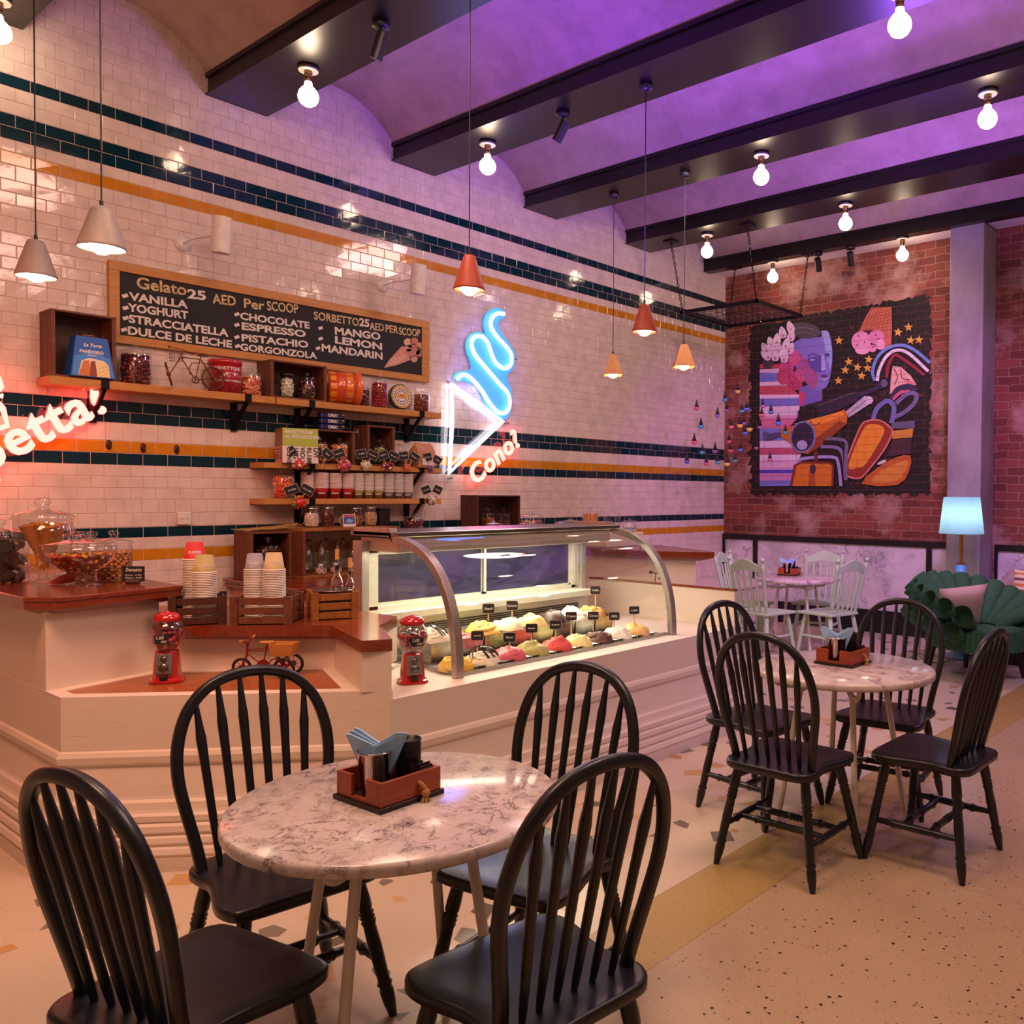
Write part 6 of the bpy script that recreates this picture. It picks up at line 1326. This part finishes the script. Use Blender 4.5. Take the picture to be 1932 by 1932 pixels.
for k, (x, y, a, lab) in enumerate(((-4.36, 7.06, -.12, 'pale mint spindle chair in front of the far table, seen from behind'), (-3.86, 7.42, PI/2-.25, 'pale mint spindle chair on the right of the far table'), (-4.80, 7.45, -PI/2+.2, 'pale mint spindle chair left of the far table beside the wood counter'), (-4.32, 8.05, PI+.25, 'pale mint spindle chair behind the far table against the marble dado'))):
    o = mc if k == 0 else dup(mc); o.location = (x, y, 0); o.rotation_euler = (0, 0, a); o['label'] = lab; o['group'] = 'mint green chairs'
# ------------------------------------------------------------ green rolled-felt armchair, lamp, sofa
felt = plain('green_felt', '24552f', .9, var=.12, bump=.2, scale=18); felt2 = plain('green_felt_inner', '1c4426', .95)
ac = thing('felt_armchair', 'deep green armchair of rolled felt tubes near the floor lamp', 'armchair', (-2.52, 7.50, 0), -1.94)
ac.rotation_euler = (0, 0, -1.94)
def roll(p0, p1, r0, r1, nm='felt_roll'):
    b = MB(); P0, P1 = Vector(p0), Vector(p1); n = 9
    b.mat = 0; b.tube([P0.lerp(P1, k/n) for k in range(n+1)], [r0+(r1-r0)*(k/n)**.8 for k in range(n+1)], 16, cap=False)
    b.mat = 1; b.tube([P1, P1.lerp(P0, .12), P1.lerp(P0, .3), P1.lerp(P0, .301)], [r1, r1*.86, r1*.72, .002], 16, cap=False); b.obj(nm, [felt, felt2], ac)
n = 15
for k in range(n):
    t = k/(n-1); a = math.radians(-30+240*t); ca, sa = math.cos(a), math.sin(a); up_ = max(0, math.sin(PI*(t*.86+.07)))
    roll((.16*ca, .04-.16*sa, .43), (.55*ca, .02-.53*sa, .52+.30*up_), .030, .088)
for k in range(n-1):
    t = (k+.5)/(n-1); a = math.radians(-30+240*t); ca, sa = math.cos(a), math.sin(a); up_ = max(0, math.sin(PI*(t*.86+.07)))
    roll((.26*ca, .04-.26*sa, .33), (.585*ca, .02-.57*sa, .39+.24*up_), .045, .080)
b = MB(); vs = []; fs = []; m = 60
for i in range(2):
    for j in range(m+1):
        t = j/m; a = math.radians(212+116*t); r = .47+.024*math.sin(j*2.1)*(1) ; vs.append((r*math.cos(a), -.02-r*math.sin(a), .44-.17*i))
b.add(vs, [[j, j+1, m+2+j, m+1+j] for j in range(m)], True); b.obj('pleated_front', felt, ac)
b = MB(); b.lathe([(0, .27), (.40, .27), (.43, .30), (.42, .42), (.30, .445), (0, .44)], 32, (0, .03, 0), sy=.95); b.obj('seat', felt, ac)
for x, y in ((-.30, .30), (.30, .30), (-.25, -.28), (.25, -.28)): b = MB(); b.tube([(x*.85, y*.85, .28), (x, y, 0)], [.03, .02], 4); b.obj('leg', plain('dark_leg', '2a1620', .4), ac)
def cushion(name, label, p, w_, h_, rot, mats, stripes=False):
    b = MB(); n = 14; vs = []; fs = []
    for s in (1, -1):
        for i in range(n+1):
            for j in range(n+1):
                u, v = 2*i/n-1, 2*j/n-1; pin = 1-.10*(abs(u)*abs(v))**0 if False else 1; e = max(0, (1-u**4)*(1-v**4))**.6
                k = 1-.07*(1-abs(u)**2)*abs(v)**3; k2 = 1-.07*(1-abs(v)**2)*abs(u)**3; vs.append((u*w_/2*k2, s*.065*e, v*h_/2*k))
    q = (n+1)**2
    for s in (0, 1):
        for i in range(n):
            for j in range(n):
                a = s*q+i*(n+1)+j; f = [a, a+n+1, a+n+2, a+1]; b.mat = (j // 1) % len(mats); b.add([], []); b.f.append(f if not s else f[::-1]); b.m.append(b.mat); b.sm.append(True); b.c.append((1, 1, 1))
    b.v = vs; o = b.obj(name, mats); o.location = p; o.rotation_euler = rot; return tag(o, label, 'cushion')
cushion('cushion', 'plain beige cushion resting in the green armchair', (-2.60, 7.40, .60), .44, .44, (-.5, .1, -2.35), [plain('beige_linen', 'b9a58c', .9, bump=.2, scale=120)])
lp = thing('floor_lamp', 'floor lamp with glowing blue drum shade in front of the grey column', 'floor lamp', (-2.905, 8.28, 0))
b = MB(); b.lathe([(0, 0), (.17, 0), (.17, .012), (.15, .02), (.085, .03), (.058, .74), (.046, .90), (0, .905)], 28); b.obj('base', plain('lamp_blue', '4f93c4', .4), lp)
b = MB(); b.cyl((0, 0, .90), (0, 0, 1.28), .016, n=12); b.cyl((0, 0, .90), (0, 0, .912), .049, n=18); b.obj('stem', plain('gold_metal', 'c09048', .25, 1.0), lp)
t = NT('blue_shade'); nz = t.noise(t.pos((1, 1, 40)), 12, 3); t.t.nodes.remove(t.b)
df = t.n('BsdfDiffuse'); t.put(df.inputs[0], lin('6fb0cc')); tl = t.n('BsdfTranslucent'); t.put(tl.inputs[0], t.ramp(nz.outputs[0], [(.3, lin('8fc0d2')), (.7, lin('a8d0dc'))])); mx = t.n('MixShader'); mx.inputs[0].default_value = .6; t.put(mx.inputs[1], df.outputs[0]); t.put(mx.inputs[2], tl.outputs[0]); t.put(t.out.inputs[0], mx.outputs[0])
b = MB(); b.shell([(.208, 1.195), (.168, 1.545)], 36); b.obj('lamp_shade', t.m, lp)
b = MB(); b.ball((0, 0, 1.36), .045, 14, 8); b.obj('bulb', glow('lamp_glow', (1, .95, .88), 55), lp)
b = MB()
for k in range(3): a = 2*PI*k/3; b.tube([(0, 0, 1.28), (.187*math.cos(a), .187*math.sin(a), 1.37)], .002, 4)
b.cyl((0, 0, 1.27), (0, 0, 1.33), .014, n=10); b.obj('shade_carrier', brass, lp)
velvet = plain('mauve_velvet', '9a7a78', .7, var=.1, Sheen__Weight=.4)
sf = thing('tufted_sofa', 'mauve button-tufted sofa at the right edge against the brick wall', 'sofa', (-1.74, 8.86, 0))
b = MB(); W2, nU, nV = 1.02, 72, 24; vs = []
for i in range(nU+1):
    for j in range(nV+1):
        u = -W2+2*W2*i/nU; v = j/nV; zz = .42+.42*v; ed = min(1, (W2-abs(u))/.25); top = zz-.42*v*(1-math.sqrt(max(0, 1-(1-ed)**2)))*.8
        du = u/.17; dv = v*3.2; row = round(dv); off = .5*(row % 2); q = min((math.hypot((du-off-round(du-off))*.17, (dv-row)*.13)) for _ in (0,))
        tuft = .035*(1-math.exp(-(q/.055)**2)); vs.append((u, -.02-.06*math.sin(PI*min(1, v*1.05))-tuft-.10*(1-v), top))
b.add(vs, [[i*(nV+1)+j, (i+1)*(nV+1)+j, (i+1)*(nV+1)+j+1, i*(nV+1)+j+1] for i in range(nU) for j in range(nV)], True); b.obj('tufted_back', velvet, sf)
b = MB(); b.box((-.98, -.02, .12), (.98, .30, .74), .05); b.obj('back_body', velvet, sf); b = MB(); b.box((-.95, -.70, .27), (.95, -.05, .45), .05); b.obj('seat', velvet, sf, 0)
for s in (-1, 1): b = MB(); b.cyl((s*.98, -.70, .52), (s*.98, .12, .52), .10, n=20); b.box((s*1.06, -.68, .12), (s*.90, .1, .52), .02); b.obj('arm', velvet, sf)
b = MB(); b.box((-1.02, -.66, 0), (1.02, .26, .12)); b.obj('plinth', black, sf)
cushion('cushion', 'cushion with wavy orange and white stripes on the sofa', (-2.32, 8.52, .66), .40, .40, (-.25, 0, -.25), [plain('stripe_orange', 'b8703c', .9), plain('stripe_cream', 'd0b8a0', .9), plain('stripe_brown', '6a4440', .9), plain('stripe_cream', 'd0b8a0', .9)])
sd = thing('side_table', 'chrome wire side table half hidden behind the green armchair', 'side table', (-3.06, 7.92, 0))
b = MB()
for z in (.02, .40): b.tube([(-.17, -.17, z), (.17, -.17, z), (.17, .17, z), (-.17, .17, z)], .008, 6, closed=True)
for x in (-.17, .17):
    for y in (-.17, .17): b.tube([(x, y, 0.012), (x, y, .40)], .008, 6)
b.obj('frame', chrome, sd); b = MB(); b.box((-.18, -.18, .41), (.18, .18, .425), .003); b.obj('table_top', mar1, sd)
# ------------------------------------------------------------ mural painted on the brick wall
mu = MB(); lay = [0]
def mp(x, y): p = atY(1360+x*.29607, 480+y*.29607, YB-.004); return p
def poly(col, pts, smooth=0):
    if smooth: pts = [tuple(p)[:2] for p in cat_rom([(x, y, 0) for x, y in pts], smooth, True)]
    lay[0] += 1; mu.col = lin(col); mu.flat([mp(*p)-Vector((0, .00012*lay[0], 0)) for p in pts])
def ell(col, cx, cy, rx, ry, a=0, n=22): poly(col, [(cx+rx*math.cos(t)*math.cos(a)-ry*math.sin(t)*math.sin(a), cy+rx*math.cos(t)*math.sin(a)+ry*math.sin(t)*math.cos(a)) for t in [2*PI*k/n for k in range(n)]])
def stroke(col, pts, wd, sm=5):
    P = [Vector((p.x, p.y)) for p in cat_rom([(x, y, 0) for x, y in pts], sm)]; l = []; r = []
    for i, p in enumerate(P):
        t = (P[min(i+1, len(P)-1)]-P[max(i-1, 0)]).normalized(); nn = Vector((-t.y, t.x))*wd/2; l.append(p+nn); r.append(p-nn)
    lay[0] += 1; mu.col = lin(col)
    vs = [mp(*q)-Vector((0, .00012*lay[0], 0)) for q in l+r]; k = len(P); mu.add(vs, [[i, i+1, k+i+1, k+i] for i in range(k-1)])
rr = random.Random(9); edge = []
for (x0, y0), (x1, y1) in (((188, 460), (1338, 252)), ((1338, 252), (1335, 1530)), ((1335, 1530), (184, 1530)), ((184, 1530), (188, 460))):
    n = 60
    for k in range(n): f = k/n; edge.append((x0+(x1-x0)*f+rr.uniform(-15, 15), y0+(y1-y0)*f+rr.uniform(-15, 15)))
poly('0d0508', edge)
st = [(700, 730, 'b8404c', 372), (730, 757, 'd8c0dc', 380), (757, 812, '6e74c8', 390), (812, 838, 'd8c0dc', 410), (838, 897, 'b4485c', 430), (897, 920, 'd8c0dc', 470), (920, 968, '6e70c4', 500), (968, 1026, 'd4bcd8', 500), (1026, 1046, 'c890b8', 495), (1046, 1110, 'c86a94', 480), (1110, 1186, '7278c8', 400), (1186, 1236, 'd4bcd8', 470), (1236, 1278, 'b44a70', 510), (1278, 1312, 'd4c0dc', 500), (1312, 1374, 'd0a4cc', 480), (1374, 1396, '4a3cb0', 470), (1396, 1440, 'c080b4', 455), (1440, 1478, '7276c4', 440)]
lim = [(700, 372), (760, 382), (850, 432), (880, 500), (1010, 505), (1060, 480), (1110, 430), (1200, 470), (1270, 515), (1330, 490), (1480, 445)]
def xlim(y):
    for (y0, x0), (y1, x1) in zip(lim, lim[1:]):
        if y0 <= y <= y1: return x0+(x1-x0)*(y-y0)/(y1-y0)
    return 445
for a, c, col, xr in st: poly(col, [(248, a+rr.uniform(-3, 3)), (xlim(a), a-3), (xlim(c), c-3), (248, c+rr.uniform(-3, 3))])
# classical head
poly('6f5fb4', [(500, 850), (560, 830), (645, 860), (646, 950), (570, 975), (498, 968)]); poly('c0406c', [(500, 870), (540, 880), (525, 960), (498, 968)])
poly('7c74c8', [(470, 560), (540, 530), (640, 525), (640, 488), (685, 492), (704, 560), (712, 640), (703, 745), (686, 820), (655, 858), (605, 862), (556, 830), (505, 770), (468, 690), (455, 620)], 3)
poly('a0508c', [(480, 640), (540, 660), (620, 780), (600, 858), (556, 830), (505, 770)], 3); poly('92a0dc', [(640, 492), (684, 494), (703, 560), (710, 650), (700, 740), (676, 650), (660, 560)], 3); poly('5a48a0', [(560, 680), (640, 640), (650, 740), (610, 750), (570, 720)], 3)
ell('4a3c88', 582, 672, 30, 16, -.1); ell('8c8cd0', 584, 672, 20, 9, -.1); stroke('3c2c70', [(555, 650), (585, 635), (615, 642)], 6); stroke('3c2c70', [(660, 640), (680, 632), (695, 640)], 6); ell('4a3c88', 680, 645, 14, 9)
poly('a8a8e4', [(642, 640), (655, 640), (672, 730), (655, 745), (640, 738)]); stroke('4a2860', [(640, 742), (655, 746), (668, 732)], 5); poly('5a3078', [(628, 775), (660, 765), (692, 772), (660, 790)]); poly('b8a0dc', [(635, 788), (662, 792), (690, 782), (665, 806)]); 
ell('c04878', 420, 720, 50, 48); ell('b43c64', 400, 780, 42, 50); ell('b84470', 445, 790, 50, 48); ell('a83860', 480, 830, 42, 36); ell('c85888', 470, 660, 36, 50); stroke('7a2850', [(430, 680), (440, 760), (500, 800)], 4); stroke('7a2850', [(385, 740), (430, 770), (460, 840)], 4); ell('c05888', 505, 770, 24, 46, -.4); stroke('7a2850', [(495, 740), (512, 770), (510, 805)], 4)
poly('46424a', [(455, 450), (520, 432), (600, 452), (642, 500), (600, 530), (510, 534), (470, 500)], 3); stroke('6a6670', [(470, 470), (560, 470), (630, 505)], 5); stroke('6a6670', [(480, 500), (550, 500), (610, 520)], 4)
ell('3c3040', 305, 690, 34, 44, .5)
for cx, cy, a in ((445, 465, -.3), (395, 500, -.2), (450, 520, .2), (360, 545, 0), (320, 565, -.3), (285, 600, -.5), (420, 570, .3), (370, 600, 0), (330, 620, -.2), (290, 645, -.9), (445, 600, .4), (400, 630, .2), (350, 645, 0), (410, 655, .3)):
    q = lambda u, v: (cx+u*math.cos(a)-v*math.sin(a), cy+u*math.sin(a)+v*math.cos(a)); poly('d8c4dc' if cx % 4 else 'e4d4e4', [q(0, -44), q(24, -6), q(20, 28), q(0, 36), q(-20, 28), q(-24, -6)], 2); poly('c8709c', [q(-2, 4), q(10, 20), q(0, 32), q(-12, 20)])
def star(cx, cy, r=30): a0 = rr.uniform(-.3, .3); poly('d8a440', [(cx+(r if k % 2 == 0 else r*.42)*math.sin(a0+PI*k/5), cy-(r if k % 2 == 0 else r*.42)*math.cos(a0+PI*k/5)) for k in range(10)])
for x, y in ((755, 550), (1132, 497), (1198, 465), (1212, 548), (1265, 545), (818, 685), (945, 670), (873, 720), (937, 725), (795, 738), (900, 775), (752, 805)): star(x, y)
poly('b8644c', [(962, 340), (1090, 335), (1093, 470), (1088, 590), (1040, 605), (1042, 520), (980, 480), (885, 490), (925, 400)])
for k in range(7): stroke('84402c', [(930-k*4, 400+k*16), (1090, 350+k*22)], 3, 1); stroke('84402c', [(970+k*18, 342), (900+k*26, 480)], 3, 1)
ell('d890b4', 898, 556, 62, 66); ell('cc7ca8', 995, 528, 50, 48); ell('dc9cbc', 1020, 575, 30, 34); ell('d48cb0', 970, 600, 26, 24); ell('dca0c0', 905, 612, 46, 26)
for x, y in ((880, 520), (920, 560), (990, 515), (1010, 540), (975, 590), (870, 580)): ell('3c1830', x, y, 5, 5, 0, 8)
stroke('6a8cd0', [(985, 805), (970, 745), (1000, 660), (1060, 602), (1150, 578), (1240, 612), (1335, 692)], 20); stroke('dcd0e0', [(1000, 808), (1012, 740), (1055, 655), (1120, 612), (1200, 632), (1325, 746)], 20); stroke('8a2434', [(1058, 790), (1072, 705), (1112, 642), (1170, 672), (1240, 722), (1300, 770)], 20)
poly('dca8a0', [(1098, 712), (1150, 718), (1212, 772), (1252, 832), (1180, 842), (1120, 862), (1080, 892), (1086, 800)]); poly('c87c74', [(1180, 790), (1250, 830), (1190, 840)]); stroke('5c2434', [(1105, 730), (1130, 780), (1110, 830)], 6); stroke('5c2434', [(1150, 730), (1160, 790), (1210, 800)], 6)
stroke('2a2448', [(1088, 930), (1130, 862), (1200, 842), (1255, 868)], 34); stroke('c8607c', [(1100, 925), (1150, 880), (1210, 872)], 20); stroke('6c6490', [(1100, 1042), (1180, 1002), (1240, 942), (1246, 892), (1190, 890), (1120, 950)], 28); stroke('686cac', [(975, 1050), (998, 985), (1060, 935), (1104, 962), (1104, 1020), (1090, 1078)], 30)
poly('241a34', [(540, 962), (860, 868), (884, 900), (880, 936), (640, 1042), (500, 1062), (494, 1000)]); poly('2c2244', [(860, 888), (990, 842), (1030, 800), (1062, 802), (1066, 830), (1030, 856), (890, 912)]); ell('0e0a14', 560, 1015, 66, 52, -.2); stroke('6c6034', [(620, 965), (860, 880)], 4, 1); ell('5c567c', 1045, 822, 22, 26)
poly('c0661c', [(388, 1112), (440, 1098), (570, 1062), (790, 990), (812, 1012), (806, 1080), (640, 1222), (560, 1272), (490, 1262), (450, 1205), (386, 1160)]); poly('e08a30', [(470, 1080), (780, 1000), (790, 1030), (560, 1110)]); poly('8a3c14', [(806, 1080), (640, 1222), (560, 1272), (600, 1180), (760, 1060)])
poly('454070', [(275, 1132), (310, 1142), (382, 1132), (386, 1160), (312, 1186), (284, 1182)]); ell('54507c', 290, 1158, 16, 28, .2); ell('7470a8', 528, 1163, 82, 102, .1); ell('241c3c', 526, 1163, 70, 90, .1); ell('a8a4cc', 522, 1215, 34, 30, .1); stroke('160c0c', [(570, 1060), (600, 1090), (640, 1070)], 5)
poly('b4a8c0', [(800, 1002), (920, 902), (975, 916), (958, 950), (820, 1040)]); ell('c8bcd0', 945, 930, 30, 26); stroke('5c5068', [(820, 1020), (930, 930)], 5, 1)
poly('b45c1c', [(900, 1462), (1000, 1362), (1110, 1297), (1212, 1282), (1204, 1380), (1130, 1470)], 2); poly('c88430', [(960, 1450), (1040, 1370), (1190, 1310), (1180, 1380), (1110, 1450)], 2); poly('5c5870', [(1095, 1072), (1238, 1060), (1240, 1110), (1090, 1112)]); poly('c08a30', [(1090, 1126), (1230, 1110), (1224, 1166), (1098, 1176)]); poly('3c1c28', [(1100, 1180), (1220, 1170), (1215, 1270), (1060, 1290)]); ell('c8c0c0', 1030, 1325, 32, 10, -.4)
poly('8a2c1c', [(795, 1340), (888, 1110), (940, 1062), (1022, 1060), (1092, 1112), (1092, 1152), (1040, 1252), (930, 1392), (880, 1428), (798, 1412)], 3); stroke('c87c6c', [(795, 1345), (888, 1110), (940, 1062), (1022, 1060), (1092, 1112), (1092, 1152), (1040, 1252), (930, 1392), (880, 1428), (798, 1412)], 10); poly('d88a24', [(815, 1350), (908, 1122), (960, 1082), (1030, 1095), (1040, 1150), (930, 1332), (880, 1358)], 3)
for x, c in ((0, '7a6c9c'), (28, '16101c'), (52, '6c6080')): stroke(c, [(640+x*.6, 1225-x), (745+x, 1232-x*.8), (785+x*.3, 1290), (800, 1440)], 22)
stroke('9a90c8', [(470, 1470), (500, 1330), (540, 1300), (715, 1292), (752, 1330), (770, 1476)], 20); poly('7a2c14', [(445, 1476), (470, 1342), (510, 1320), (700, 1322), (726, 1342), (722, 1476)]); poly('c8701c', [(462, 1476), (486, 1352), (515, 1334), (695, 1336), (712, 1350), (708, 1476)]); poly('a04a18', [(560, 1476), (575, 1340), (600, 1338), (610, 1476)]); ell('2c2440', 592, 1368, 20, 30); stroke('6a2418', [(610, 1250), (612, 1320)], 22, 1)
t = NT('mural_paint'); a = t.n('VertexColor'); a.layer_name = 'Col'; P = t.world(); sep = t.n('SeparateXYZ'); t.put(sep.inputs[0], P); cmb = t.n('CombineXYZ'); t.put(cmb.inputs[0], sep.outputs[0]); t.put(cmb.inputs[1], sep.outputs[2])
br = t.n('TexBrick'); t.put(br.inputs['Vector'], cmb.outputs[0])
for k, v in (('Scale', 1), ('Mortar Size', .0055), ('Mortar Smooth', .4), ('Brick Width', .228), ('Row Height', .0853)): br.inputs[k].default_value = v
nz = t.noise(P, 22, 5, .7); n2 = t.noise(P, 5, 3); wear = t.math('MULTIPLY', t.ramp(nz.outputs[0], [(.56, (0, 0, 0)), (.66, (1, 1, 1))]), t.ramp(n2.outputs[0], [(.45, (0, 0, 0)), (.6, (1, 1, 1))]))
lum = t.n('RGBToBW'); t.put(lum.inputs[0], a.outputs[0]); darkonly = t.math('LESS_THAN', lum.outputs[0], .03)
f = t.math('MAXIMUM', t.math('MULTIPLY', wear, t.math('ADD', .15, t.math('MULTIPLY', darkonly, .5))), t.math('MULTIPLY', br.outputs[1], .30))
t.set(t.mix(f, t.mix(.45, a.outputs[0], nz.outputs[1], 'OVERLAY'), lin('7a4034')), .7); t.bump(t.math('SUBTRACT', t.math('MULTIPLY', nz.outputs[0], .3), br.outputs[1]), .6, .010)
tag(mu.obj('wall_mural', t.m), 'large painted mural with a violet bust, stars and orange shapes on the brick wall', 'mural')
